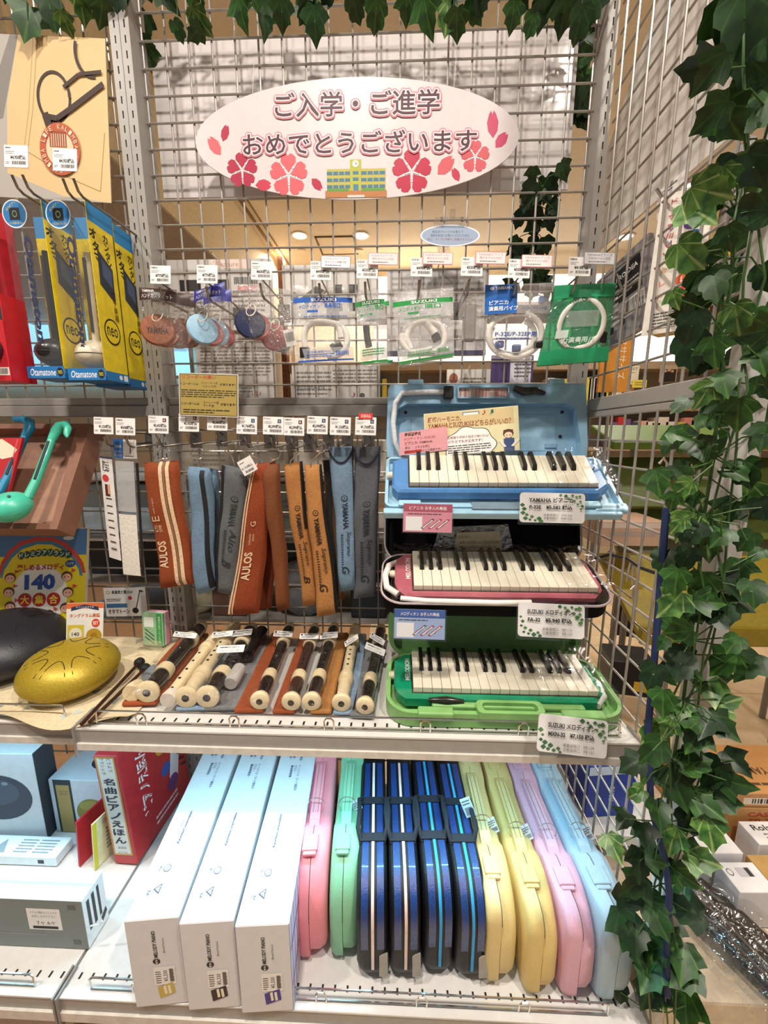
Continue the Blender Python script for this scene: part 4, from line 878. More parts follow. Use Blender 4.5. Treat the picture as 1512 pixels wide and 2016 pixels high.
lo = px(764, 1293, Y=-.150); tp = px(764, 1180, Y=-.118); ML = M.inverted() @ frame(lo, Vector((1, 0, 0)), tp - lo); H = (tp - lo).length
mb = MB(); loop_shell(mb, outline(.400, H, .044, 8), outline(.400, H, .034, 8, .012), -.026, 0, -.020, GN2); ld = mb.build('case_lid', case); ld.matrix_local = ML
for x in (.068, .325): MB().rbox((x, .008, -.004), (.034, .018, .012), .003, GN2).build('hinge_tab', ld)
MB().rbox((.20, .010, -.010), (.22, .005, .016), .002, GN2).build('inner_ridge', ld)
melodica('green melodica in the open light green hard case', M @ Matrix.Translation((.014, .028, .004)), .372, D - .040, '109268', '0b7a55', 'MELODION', True)
# stepped stand that carries the two upper cases
t = thing('display_stand', 'plain stepped stand hidden behind the open melodica cases', 'stand', (.68, -.10, ZU))
MB().box((0, .025, .080), (.34, .055, .16), GREY2).build('lower_step', t); MB().box((0, .045, .170), (.34, .035, .32), GREY2).build('upper_step', t)

# ---------------------------------------------------------------- cards standing and clipped round the melodicas
rc = random.Random(5)
def clover(items):
    for a, b, k in ((.035, .30, 14), (.66, .96, 14)):
        pass
    spots = [(.04, .42), (.07, .55), (.05, .68), (.11, .74), (.09, .86), (.16, .90), (.19, .80), (.24, .92), (.30, .86), (.33, .95), (.62, .06), (.70, .09), (.74, .17), (.80, .07), (.86, .12), (.83, .25), (.91, .10), (.92, .27), (.88, .36), (.95, .42), (.93, .52)]
    for x, y in spots:
        s = rc.choice((.022, .028, .036)); c = rc.choice(('3f7a3a', '4f8a44', '2f6a34', '5a8f4c'))
        for dx, dy in ((-1, 0), (1, 0), (0, -1), (0, 1)): items.append(('e', x + dx * s * .55, y + dy * s * .9, s, s * 1.6, c))
    return items
def pcard(u, v, ru, l1, l2, l3, l4, label, Y, rx, w=.112, h=.052):
    it = clover([]) + [('t', l1, .47, .24, .68, .17, '2a2622', 0, .025), ('t', l2, .47, .48, .66, .16, '1a1816', 0, .035), ('t', l3, .58, .74, .44, .085, '3a3632'), ('t', l4, .58, .86, .44, .085, '3a3632')]
    return card('price_card', label, 'price card', w, h, px(u, v, Y=Y), (rx, ru, 0), 'fbf9f7', it, .001, .006, 'clover price cards', sleeve=.004)
pcard(1087, 1000, 1, 'YAMAHA ピアニカ', 'P-32E　¥5,582 税込', '卓奏用唄口　PTP-32E', '立奏用唄口　PMP-32C', 'clover-trimmed price card 5,582 yen clipped to the blue case', -.222, -10)
pcard(1085, 1222, 2, 'SUZUKI メロディオン', 'FA-32　¥5,940 税込', '卓奏用唄口　MP-113', '立奏用唄口　MP-121', 'clover-trimmed price card 5,940 yen clipped to the black soft case', -.285, -14, .110, .056)
pcard(1127, 1449, 6, 'SUZUKI メロディオン', 'MXN-32　¥7,150 税込', '卓奏用唄口　MP-133', '立奏用唄口　MP-121', 'clover-trimmed price card 7,150 yen on the shelf rail', -.362, -16, .108, .056)
def qrcard(u, v, t1, hd, bg, label, Y, rx):
    it = [('r', .5, .14, 1, .28, hd), ('t', t1, .5, .15, .76, .13, 'f4eef0', 0, .01), ('l', .5, .36, .82, .07, 1, '3a2a30'), ('r', .22, .70, .34, .50, 'f0eef0')]
    for k, c in enumerate(('5a4a50', 'a8404a', 'a8404a')):
        x = .50 + .155 * k; it += [('r', x, .70, .055, .42, c, 35), ('r', x, .71, .030, .34, 'f2eeee', 35)]
        it += [('r', x + .055 - .022 * j, .61 + .055 * j, .030, .012, '2a2628', 35) for j in range(4)]
    return card('care_card', label, 'notice', .086, .050, px(u, v, Y=Y), (rx, 1, 0), bg, it, .001, .001, sleeve=.002)
qrcard(842, 1020, 'ピアニカ お手入れ動画', 'b04a62', 'd98fa0', 'pink care-video card clipped to the front of the blue case', -.224, -8)
qrcard(826, 1229, 'メロディオン お手入れ動画', '2f55a0', '9fb4dc', 'blue care-video card clipped to the front of the black soft case', -.285, -10)
# ---------------------------------------------------------------- recorders lying in clear packs on the upper shelf
def along(a, b, up=Vector((0, 0, 1))):
    y = (b - a).normalized(); x = y.cross(up).normalized(); z = x.cross(y)
    return Matrix(((x.x, y.x, z.x, a.x), (x.y, y.y, z.y, a.y), (x.z, y.z, z.z, a.z), (0, 0, 0, 1)))
CRM = mt('e6d3ab', .35, noise=.05, coat=.2); DKB = mt('1b1412', .22, coat=.4); WOOD = mt('3a1d12', .3, scale=20, noise=.3, coat=.3, stretch=(8, 1, 8))
TOY = Matrix.Rotation(RAD(-90), 4, 'X')   # lathe axis z -> y
def joint(t, M, prof, mat, name, n=16): return MB().lathe(prof, n, mat, M @ TOY, capped=True).build(name, t, smooth=50)
def recorder_parts(t, M, L, R, foot, ring, body, head, style='full', holes=True):
    M = M @ Matrix.Translation((0, 0, R * 1.35))
    if style in ('full', 'foot'):
        joint(t, M, [(R * 1.22, 0), (R * 1.46, .008 * L), (R * 1.46, .024 * L), (R * 1.12, .05 * L)], ring, 'foot_ring')
        MB().lathe([(R * .48, -.0004), (R * .48, .0)], 16, mt('241a14', .6), M @ TOY).build('bore', t)
        joint(t, M, [(R * 1.0, .05 * L), (R * .92, .09 * L), (R * 1.04, .15 * L), (R * 1.0, .21 * L)], foot, 'foot_joint')
        joint(t, M, [(R * 1.12, .21 * L), (R * 1.2, .235 * L), (R * 1.12, .29 * L)], ring, 'joint_ring')
        if style == 'foot': return
    a = .29 if style == 'full' else 0.0
    joint(t, M, [(R * .92, a * L), (R * .88, (a + .02) * L), (R * .95, .66 * L)], body, 'body_joint')
    joint(t, M, [(R * 1.15, .66 * L), (R * 1.28, .68 * L), (R * 1.25, .73 * L), (R * 1.05, .745 * L)], ring, 'joint_ring')
    joint(t, M, [(R * 1.05, .745 * L), (R * 1.08, .80 * L), (R * 1.0, .90 * L)], head, 'head_joint')
    joint(t, M, [(R * 1.12, .90 * L), (R * 1.05, .93 * L), (R * .75, .985 * L), (R * .55, L)], ring, 'mouthpiece')
    if holes:
        h = MB()
        for k in range(5):
            y = (a + .07 + k * (.60 - a) / 5) * L; h.lathe([(R * .20, 0), (R * .20, .0006)], 10, mt('120d0b', .7), M @ Matrix.Translation((0, y, R * .93)))
        h.build('tone_holes', t)
def rec_pack(label, f, b, R, cols, felt, fside, wpk, style='full', stick=None, extra=None, big=None):
    A = px(*f, Z=ZU + .016); Bq = px(*b, Z=ZU + .016); A.z = Bq.z = ZU + .010; L = (Bq - A).length; M0 = along(A, Bq)
    t = thing('recorder_pack', label, 'recorder', (0, 0, 0), group='bagged recorders on the shelf'); t.matrix_world = M0; I = Matrix.Identity(4)
    MB().rbox((fside, L * .48, -.003), (wpk * .84, L * .96, .009), .004, mt(felt, .85, noise=.1, scale=200, bump=.2)).build('felt_case', t)
    recorder_parts(t, I, L, R, *cols, style=style)
    if extra: extra(t, L, R)
    rnd = random.Random(label); top = R * 2.9
    def g(x, y):
        s = x * 2 - 1; z = -.006 + (top + .006) * max(0, 1 - abs(s) ** 2.6) ** .7 * min(1, .35 + 4 * min(y, 1 - y) + .3) + (rnd.random() - .5) * .0035
        return (s * wpk / 2 + fside * .4, -.012 + y * (L + .022), max(-.008, z))
    MB().surf(g, 12, 22, film(gloss=.11, scale=60, bump=1.0, rough=.06)).build('clear_bag', t, smooth=60)
    if stick:
        for k, (fy, rz, s, w, h) in enumerate(stick):
            sm = card('sticker', None, None, w, h, (0, fy * L, top + .002), (-62 + 0, 0, 0), 'efece9', [('l', .3, .28, .4, .3, 1, '333333'), ('t', s[0], .55, .30, .5, .26, '26221e'), ('t', s[1], .5, .72, .82, .26, '26221e')] if s else [('r', .10, .25, .1, .3, '333333'), ('l', .55, .25, .6, .26, 1, '222222'), ('l', .45, .68, .75, .4, 2, '444444')], .0006, .001, parent=t)
            sm.rotation_euler = (RAD(-62), RAD(rz), 0)
    return t
K = (DKB, CRM, DKB, DKB)
def ex_alto(t, L, R):
    joint(t, Matrix.Translation((-.030, L * .02, R * 1.1)), [(R * 1.1, 0), (R * 1.15, .01), (R * .9, .025)], CRM, 'loose_ring'); joint(t, Matrix.Translation((-.026, L * .20, R * 1.1)), [(R * .8, 0), (R * .85, .02), (R * .7, .03)], mt('8d97a3', .2, alpha=.8), 'grease_pot')
def ex_body(col):
    def g(t, L, R):
        recorder_parts(t, Matrix.Translation((-.030, 0, 0)), L * .86, R * .92, col, col, col, col, style='body')
        joint(t, Matrix.Translation((-.030, -.002, R * 1.25)), [(R * .95, 0), (R * 1.0, .004), (R * .9, .018)], mt('d9cfc2', .4), 'end_cap')
    return g
def ex_cap(t, L, R): joint(t, Matrix.Translation((.026, L * .16, R * 1.2)), [(R * .8, 0), (R * .95, .006), (R * .9, .05)], mt('b9b4b0', .3), 'grey_cap'); joint(t, Matrix.Translation((.028, L * .5, R * 1.3)), [(R * .9, 0), (R * 1.0, L * .4)], DKB, 'spare_joint')
rec_pack('dark alto recorder with cream rings in a clear pack, leftmost', (290, 1378), (402, 1238), .0145, K, '9c4a22', -.016, .074, stick=[(.62, 8, None, .048, .013)], extra=ex_alto)
rec_pack('all-cream alto recorder in two joints in a clear pack', (366, 1388), (468, 1238), .0140, (CRM,) * 4, '8ca4bd', .010, .072, stick=[(.66, -6, None, .046, .014)], extra=ex_body(CRM))
rec_pack('dark alto recorder with cream rings and a grey cap in a clear pack', (408, 1388), (500, 1242), .0145, K, '77787a', .022, .070, stick=[(.70, -6, None, .046, .016), (.45, -2, ('中学校で使用する', 'アルトリコーダー'), .056, .017)], extra=ex_cap)
rec_pack('dark soprano recorder beside an orange-brown case in a clear pack', (511, 1392), (573, 1236), .0118, K, '93461f', -.020, .062, stick=[(.70, 5, None, .042, .015)])
rec_pack('dark wooden soprano recorder on an orange-brown case in a clear pack', (573, 1394), (622, 1238), .0118, (WOOD, CRM, WOOD, DKB), '93461f', -.014, .048, stick=[(.68, 0, None, .042, .014)])
rec_pack('dark soprano recorder beside a tan case in a clear pack', (613, 1394), (660, 1236), .0118, K, 'a9743a', .016, .046, stick=[(.68, -6, None, .040, .016)])
rec_pack('cream soprano recorder on a pale blue case in a clear pack', (672, 1396), (701, 1238), .0118, (CRM,) * 4, '8aa3bd', .006, .050, stick=[(.62, -35, None, .036, .013)])
rec_pack('dark soprano recorder with a cream foot on a grey case, rightmost', (718, 1402), (752, 1238), .0112, K, '77787a', -.006, .052, stick=[(.66, 32, None, .036, .014), (.52, 22, ('小学校で使用する', 'ソプラノリコーダー'), .044, .016)])
# two drum mallets and a grey clip
for k, (f, b) in enumerate((((160, 1424), (273, 1306)), ((176, 1420), (284, 1316)))):
    A = px(*f, Z=ZU + .014); Bq = px(*b, Z=ZU + .014); A.z = ZU + .012; Bq.z = ZU + .014 - .002 * k
    t = thing('drum_mallet', 'dark wooden drum mallet with a black ball head, %s of two' % ('left', 'right')[k], 'mallet'); t.matrix_world = along(A, Bq); L = (Bq - A).length
    MB().tube([(0, 0, 0), (0, L, 0)], .0034, 8, mt('3b1f17', .35, coat=.3)).build('stick', t, smooth=True)
    MB().lathe([(.0, 0), (.007, .002), (.0105, .009), (.0095, .016), (.004, .021), (0, .022)], 16, mt('1a1a1b', .6), Matrix.Translation((0, L - .008, 0)) @ TOY, capped=False).build('ball_head', t, smooth=True)
A = px(338, 1228, Z=ZU + .02)
t = thing('spring_clip', 'grey plastic spring clip lying behind the recorders', 'clip', (A.x, A.y, ZU + .010), (0, 0, RAD(-8)))
MB().rbox((.055, 0, 0), (.060, .020, .012), .006, mt('7f7d78', .5)).build('clip_body', t); MB().prism([(0, -.001), (.030, -.006), (.030, .006), (0, .001)], -.006, .006, mt('85837e', .5)).build('clip_jaw', t); MB().lathe([(.005, 0), (.005, .014)], 12, mt('5f5d58', .5), TR(.055, 0, 0)).build('rivet', t)

# ---------------------------------------------------------------- left bay: tongue drums on a cloth, cards, songbook
rnd = random.Random(21)
cl = MB(); CM = mt('d9c9a6', .9, noise=.08, scale=160, bump=.2)
def cz(x, y):
    X = -.52 + .565 * x; Y = -.335 + .300 * y; lift = max(0, .10 - y) / .10
    return (X, Y + .012 * math.sin(X * 22) * lift, ZU + .0012 + lift * (.004 + .006 * math.sin(X * 31 + .6)) + .0008 * math.sin(X * 40 + y * 9))
cl.surf(cz, 44, 20, CM); o = cl.build('table_cloth', smooth=True); tag(o, 'beige cloth with grey-blue triangles under the tongue drums', 'cloth')
pr_ = MB()
for i in range(90):
    x = rnd.random() * .97; y = .06 + rnd.random() * .9; s = .012 + rnd.random() * .012; c = rnd.choice(('8fa9a8', '9a9a8a', 'b8c6c0', '7f8f8a', 'c9b98e')); a = rnd.choice((0, 60, 30)); pts = []
    for k in range(3):
        aa = RAD(a + 120 * k); v = Vector(cz(min(1, max(0, x + s * math.cos(aa))), min(1, max(0, y + 1.8 * s * math.sin(aa))))); v.z += .0005; pts.append(v)
    pr_.add(pts, [(0, 1, 2)], mt(c, .9))
pr_.build('printed_triangles', o)
def tongue_drum(label, c, R, H, col, tilt, cuts, seed):
    t = thing('tongue_drum', label, 'tongue drum', c, [RAD(a) for a in tilt]); m = mt(col, .42, .35 if col != '20232a' else 0, noise=.12, scale=400, bump=.15)
    pf = [(0, -H * .40), (R * .55, -H * .40), (R * .85, -H * .30), (R * .97, -H * .12), (R, 0.0), (R * .97, H * .14), (R * .86, H * .34), (R * .66, H * .50), (R * .4, H * .58), (R * .2, H * .60), (0, H * .605)]
    MB().lathe(pf, 48, m, capped=False).build('drum_shell', t, smooth=True)
    def zt(r):
        for i in range(4, len(pf) - 1):
            (r0, z0), (r1, z1) = pf[i], pf[i + 1]
            if r1 <= r <= r0: return z0 + (z1 - z0) * (r0 - r) / max(1e-6, r0 - r1)
        return H * .6
    for k in range(cuts):
        a = 2 * math.pi * k / cuts + .3; pts = []
        for u in range(13):
            q = u / 12 * math.pi; rr = R * (.78 - .40 * math.sin(q) ** .6); da = (.30 * math.cos(q)); pts.append((rr * math.cos(a + da), rr * math.sin(a + da), zt(rr) + .0002))
        MB().tube(pts, .0007, 5, mt('171307', .8)).build('tongue_cut', t)
    for k in range(3):
        a = 2 * math.pi * k / 3 + .4; MB().lathe([(.010, -H * .52), (.010, -H * .36)], 12, mt('141414', .7), Matrix.Translation((R * .6 * math.cos(a), R * .6 * math.sin(a), 0))).build('rubber_foot', t)
    return t
tongue_drum('small gold tongue drum with curved cuts on the beige cloth', (-.128, -.232, ZU + .040), .083, .068, 'b39a2c', (6, 4, 0), 8, 1)
tongue_drum('large black tongue drum behind the gold one', (-.330, -.165, ZU + .050), .120, .090, '20232a', (5, 4, 20), 8, 2)
# songbook
q = [px(-6, 1046, Y=-.050), px(172, 1040, Y=-.050), px(162, 1290, Y=-.100), px(-14, 1300, Y=-.100)]
it = [('r', .5, .5, 1, 1, 'e9d21f'), ('r', .5, .10, 1, .20, '4d7aa8'), ('g', [(.02, .34), (.06, .24), (.14, .15), (.27, .08), (.45, .055), (.62, .06), (.76, .10), (.88, .17), (.97, .26), (1, .34)], 'c8453a'),
      ('g', [(.05, .36), (.09, .26), (.17, .18), (.28, .115), (.45, .085), (.62, .09), (.74, .13), (.85, .20), (.94, .29), (.97, .36)], '3f86a8'), ('g', [(.06, .40), (.10, .30), (.18, .21), (.29, .145), (.45, .11), (.61, .115), (.73, .155), (.84, .225), (.92, .31), (.95, .40)], 'e9d21f'),
      ('e', .50, .50, .62, .46, 'f3efe2'), ('e', .80, .07, .12, .03, 'dfe6ea'), ('r', .5, .91, 1, .20, '2f7a36')]
for k, ch in enumerate('ドレミファソランド'):
    x = .28 + k * .065; y = .195 - .02 * math.sin(k / 8 * math.pi); it += [('e', x, y, .075, .058, '1f4f38'), ('t', ch, x, y, .045, .036, 'e8efe4', 0, .02)]
it += [('e', .83, .265, .11, .055, '24427c'), ('t', 'だけで', .83, .265, .08, .022, 'f2f2f2'), ('t', '楽しめるメロディ', .50, .285, .52, .050, 'b8323a', 0, .03), ('t', '140', .50, .40, .34, .12, '1f4fa0', 0, .05)]
for x, ch in ((.34, '大'), (.50, '集'), (.66, '合')): it += [('e', x, .535, .15, .105, 'b8202a'), ('t', ch, x, .535, .10, .07, 'f4d94a', 0, .02)]
for x, y in ((.17, .36), (.16, .47), (.18, .58), (.80, .36), (.82, .48), (.80, .60), (.38, .645), (.62, .65)): it += [('e', x, y, .12, .075, '5a2f22'), ('e', x, y + .008, .10, .058, 'eeb79a'), ('e', x - .02, y + .005, .012, .010, '3a2018'), ('e', x + .02, y + .005, .012, .010, '3a2018'), ('g', [(x + .05, y - .06), (x + .10, y - .045), (x + .05, y - .03)], 'c8453a')]
it += [('t', 'メロディ', .86, .865, .24, .035, 'e8e8d8'), ('t', 'ドラム', .88, .925, .22, .040, 'e8e8d8')]
def qbook(name, label, q, base, items, th=.008):
    t = qcard(name, label, 'book', q, base, items, up=th); return t
qbook('songbook', 'yellow songbook cover with a rainbow and 140 melodies', q, 'd8cdb8', it)
q = [px(131, 1188, Y=-.145), px(204, 1186, Y=-.145), px(206, 1264, Y=-.152), px(130, 1264, Y=-.152)]
t = qcard('drum_notice', 'white tongue-drum set card with an orange top, behind the gold drum', 'notice', q, 'f2efea', [('r', .5, .07, 1, .14, 'e2703a'), ('g', [(.14, .10), (.5, .04), (.86, .10), (.88, .20), (.5, .12), (.12, .20)], '2a3558'), ('t', 'ギフトにおすすめ', .5, .105, .48, .05, 'f2f2f2'), ('t', 'タングドラム楽譜', .5, .32, .82, .10, 'd4582c', 0, .02),
    ('e', .80, .52, .22, .22, 'd8452c'), ('t', 'SET', .80, .52, .15, .09, 'f6efe6', 0, .02), ('r', .26, .78, .44, .44, 'd9c43a'), ('e', .26, .80, .36, .34, 'efe9d6'), ('t', '140', .26, .80, .20, .10, '333333', 0, .02), ('e', .76, .84, .42, .36, 'b8962c'), ('e', .76, .83, .18, .15, 'a07f20')])
q = [px(203, 1158, Y=-.035), px(285, 1156, Y=-.035), px(289, 1212, Y=-.040), px(210, 1214, Y=-.040)]
note = [('e', .875 - .0, .78, .15, .20, '1c1c1e')]
qcard('award_notice', 'white award card with a black note-shaped instrument on the grid', 'notice', q, 'e4e0e2', [('e', .10, .15, .10, .13, 'b9963e'), ('e', .10, .15, .06, .08, 'e4e0e2'), ('t', '楽器店大賞2024', .44, .15, .50, .13, '1f1f22', 0, .02), ('l', .22, .42, .34, .12, 2, '4a4a50'), ('r', .28, .62, .50, .14, '3b6a9c'), ('e', .62, .36, .09, .14, 'b8303a'), ('t', 'オタマトーン', .32, .82, .52, .16, '1f1f22', 0, .02), ('r', .80, .45, .022, .62, '1c1c1e', 12), ('e', .72, .80, .15, .20, '1c1c1e'), ('r', .90, .13, .10, .05, '1c1c1e', 25)])
# block of care cards in a clear stand
t = thing('card_stand', 'clear stand with a thick block of green and pink care cards', 'card stand', (px(300, 1275, Z=ZU + .004).x - .0, px(300, 1275, Z=ZU + .004).y, ZU), (0, 0, RAD(-6)))
sl = .0016
for k in range(14):
    c = '9cc49a' if k == 0 else ('7fb089' if k < 4 else ('c9dcc6' if k < 7 else 'd98fa6'))
    sh = MB().rbox((0, .004 + k * sl, .046), (.052, sl * .86, .078), .0004, mt(c, .5), seg=1).build('care_card', t, rot=(RAD(-5), 0, 0))
    if k == 0:
        P = MB(); prints(P, lambda x, y, i: ((x - .5) * .052, .004 - sl * .45 - .00003 * i, .046 + (.5 - y) * .078), [('r', .82, .5, .28, 1, '3f9a55'), ('V', 'メロディオン お手入れ動画', .82, .50, .80, .10, 'eef4ea', .0, 0), ('r', .32, .28, .46, .30, 'e9eee6'), ('r', .34, .60, .50, .035, '3a4a3a', 25), ('r', .34, .72, .50, .035, '3a4a3a', 25), ('r', .34, .84, .50, .035, '3a4a3a', 25)]); P.build('printed_text', sh)
MB().rbox((0, -.004, .014), (.058, .002, .022), .001, film(gloss=.2, bump=.1)).rbox((0, .032, .010), (.058, .002, .02), .001, film(gloss=.2, bump=.1)).rbox((0, .012, .002), (.062, .044, .003), .001, film(gloss=.2, bump=.1)).build('clear_tray', t)
# ---------------------------------------------------------------- left bay: poster, boxed note-shaped synthesizers, display tray
q = [px(-60, 64, Y=-.020), px(207, 76, Y=-.020), px(236, 392, Y=-.020), px(-31, 386, Y=-.020)]
W_ = lambda x: x
it = [('r', .5, .5, 1, 1, 'b9b3ac'), ('g', [(.36, 0), (1, 0), (1, 1), (.62, .97), (.20, .84), (.24, .40)], 'e6c690'), ('g', [(.20, .50), (.36, 0), (.30, 0), (.10, .40), (.12, .52)], '8a8580')]
def ringprint(cx, cy, rx, ry, w, c, a0=0, a1=360):
    n = 30; A = [RAD(a0 + (a1 - a0) * k / n) for k in range(n + 1)]
    return [('g', [(cx + rx * math.cos(A[k]), cy + ry * math.sin(A[k])), (cx + rx * math.cos(A[k + 1]), cy + ry * math.sin(A[k + 1])), (cx + (rx - w) * math.cos(A[k + 1]), cy + (ry - w * .9) * math.sin(A[k + 1])), (cx + (rx - w) * math.cos(A[k]), cy + (ry - w * .9) * math.sin(A[k]))], c) for k in range(n)]
def strokep(p, w, c):
    o = []
    for (x0, y0), (x1, y1) in zip(p, p[1:]):
        dx, dy = x1 - x0, y1 - y0; l = math.hypot(dx, dy) or 1; nx, ny = -dy / l * w / 2, dx / l * w / 2
        o.append(('g', [(x0 + nx, y0 + ny), (x1 + nx, y1 + ny), (x1 - nx, y1 - ny), (x0 - nx, y0 - ny)], c))
    return o
SC = '3b251d'
it += strokep([(.47, .02), (.40, .45), (.34, .70)], .004, 'b98a52') + strokep([(.50, .02), (.43, .45), (.37, .70)], .004, 'b98a52') + strokep([(.37, .70), (.70, .86), (.92, .93), (.97, .56)], .004, 'a87a48')
it += ringprint(.60, .36, .13, .16, .020, SC) + ringprint(.90, .08, .13, .16, .022, SC, 80, 200) + strokep([(.68, .30), (.80, .22), (.97, .20)], .022, SC) + strokep([(.54, .48), (.62, .49), (.74, .42), (.98, .27)], .034, SC) + strokep([(.53, .46), (.56, .55)], .05, SC)
it += [('e', .63, .68, .31, .33, 'bf5a34'), ('e', .63, .68, .21, .22, 'e9d3b0'), ('r', .62, .62, .13, .10, '9a4428')]
for k in range(7): it.append(('r', .57 + k * .017, .625, .006, .08, 'e9d3b0'))
for k, ch in enumerate('KALIMBA LIFE KALIMBA LIFE '):
    a = RAD(-90 + k * 360 / 26)
    if ch != ' ': it.append(('t', ch, .63 + .13 * math.cos(a), .68 + .138 * math.sin(a), .020, .030, 'f2e0c4', -(k * 360 / 26)))
qcard('bag_poster', 'tan poster picturing a kalimba bag with scissors and a round badge', 'poster', q, 'c9c2b8', it, up=.002)

YB = 'e8cf1e'
def ota_head(t, c, R, col, eye, mouth, rot):
    M = TR(*c, rz=rot); m = mt(col, .32, noise=.04, coat=.2); mb = MB(); n = 24; k = 12; vs = []
    mb.lathe([(R * math.cos(math.pi * (i / k - .5)), R * .78 * math.sin(math.pi * (i / k - .5))) for i in range(k + 1)], n, m, M, capped=False); mb.build('head', t, smooth=True)
    e = MB()
    for s in (-1, 1):
        d = Vector((s * R * .42, -R * .80, R * .26)); e.lathe([(0, -.0006), (R * .075, -.0004), (R * .05, .0010), (0, .0012)], 12, mt(eye, .3, noise=0), M @ Matrix.Translation(d * 1.0) @ Matrix.Rotation(RAD(75), 4, 'X') @ Matrix.Rotation(RAD(s * 24), 4, 'Y'))
    e.build('eyes', t)
    pts = [M @ Vector((R * 1.0 * math.cos(a), R * 1.0 * math.sin(a), -.02 * R)) for a in [math.pi + k * math.pi / 12 for k in range(13)]]
    MB().tube(pts, R * .02, 5, mt(mouth, .6)).build('mouth_line', t)
def ota_box(label, x0, x1, y0, y1, z0, z1, headc, eye, stemc, front=True):
    """clear-fronted box: x0..x1 wide, y0 front, y1 back"""
    bx, by = (x0 + x1) / 2, (y0 + y1) / 2; w, d, h = x1 - x0, y1 - y0, z1 - z0
    t = thing('boxed_synthesizer', label, 'boxed toy', (bx, by, z0), group='yellow boxed synthesizers')
    c = MB(); c.box((0, d / 2 - .001, h / 2), (w, .002, h), mt(YB, .4)); c.box((w / 2 - .0008, 0, h / 2), (.0016, d, h), mt(YB, .4)); c.box((0, 0, .004), (w, d, .008), mt('1f6cb0', .4)); c.build('printed_carton', t)
    f = lambda x, y, i: (w / 2 + .0001 + .00003 * i, -d / 2 + x * d, h - y * h)
    its = [('r', .5, .055, 1, .11, '2b86c4'), ('t', 'オ', .14, .17, .26, .055, '1c1a10', 0, .04), ('t', 'タ', .20, .235, .26, .055, '1c1a10', 0, .04), ('t', 'マ', .24, .30, .26, .055, '1c1a10', 0, .04), ('t', 'カ', .62, .16, .2, .045, '1c1a10', 0, .02), ('t', 'ン', .64, .205, .2, .045, '1c1a10', 0, .02), ('t', 'タ', .66, .25, .2, .045, '1c1a10', 0, .02), ('t', 'ン', .68, .295, .2, .045, '1c1a10', 0, .02),
           ('r', .50, .38, .56, .20, '2c3444', 8), ('r', .54, .36, .36, .10, '4a5a78', 8), ('t', '電', .72, .47, .16, .04, '1c1a10'), ('t', '子', .73, .515, .16, .04, '1c1a10'), ('t', '楽', .74, .56, .16, .04, '1c1a10'), ('t', '器', .75, .605, .16, .04, '1c1a10'),
           ('e', .48, .70, .66, .155, '1c1a10'), ('e', .48, .70, .58, .135, YB), ('t', 'neo', .48, .70, .44, .055, '1c1a10', 0, .01), ('r', .5, .972, 1, .056, '2277bb'), ('e', .62, .97, .14, .03, 'f2f2f2'), ('r', .84, .97, .18, .035, 'e8eef2')]
    prints(MB(), f, its).build('printed_side', t)
    g = lambda x, y, i: (-w / 2 + x * w, d / 2 - .0022 - .00003 * i, h - y * h)
    prints(MB(), g, [('r', .5, .06, 1, .12, '2b86c4'), ('v', 'Otamatone', .50, .50, .70, .34, '24304e', .03, .15), ('r', .15, .5, .04, .5, '2c3444'), ('e', .82, .74, .26, .10, 'c9b52a'), ('t', 'neo', .82, .74, .18, .04, '1c1a10')]).build('printed_back', t)
    gf = lambda x, y, i: (-w / 2 + x * w, -d / 2 - .0006 - .00003 * i, h - y * h)
    P = MB(); prints(P, gf, [('r', .5, .965, 1, .07, '2277bb'), ('t', 'Otamatone', .42, .965, .68, .042, 'f2f6fa', 0, .01, .25), ('e', .88, .965, .17, .055, '1c1c1c'), ('t', 'neo', .88, .965, .11, .022, 'e8d23a'), ('v', 'Otamatone', .52, .53, .66, .20, '2a3350', .04, .2), ('e', .30, .085, .62, .15, 'f0f4f8'), ('e', .30, .085, .57, .138, '2b7cc0'), ('r', .30, .085, .26, .065, '15181c'), ('e', .30, .085, .12, .035, '8a9a6a'), ('e', .30, .085, .09, .026, '15181c'), ('t', '公式アプリ', .27, .035, .34, .018, 'f2e27a', 10), ('t', 'いろんな楽器の音になる！', .30, .133, .38, .014, 'e9df8a')]); P.build('printed_front', t)
    fl = MB(); fl.box((0, -d / 2, h / 2), (w, .0006, h), film(gloss=.14, scale=18, bump=.3)); fl.build('clear_window', t)
    ota_head(t, (.0, -.002, .050), .0345, headc, eye, '30302c', 30)
    MB().tube([(.004, -.004, .075), (.006, -.002, .23)], .0062, 10, mt(headc, .35)).build('stem', t, smooth=True); MB().rbox((.005, -.011, .155), (.006, .002, .13), .0009, mt(stemc, .5)).build('touch_strip', t)
ota_box('yellow boxed synthesizer with a white round head, front one', -.117, -.044, -.150, -.084, 1.356, 1.662, 'efe4cc', '2a2622', '241f22')
ota_box('yellow boxed synthesizer behind the white-headed front one', -.118, -.045, -.080, -.014, 1.352, 1.655, 'e9dcb8', '2a2622', '241f22')
ota_box('yellow boxed synthesizer with a black round head', -.196, -.123, -.150, -.084, 1.360, 1.664, '1d1c1e', 'e8e4da', '241f22')
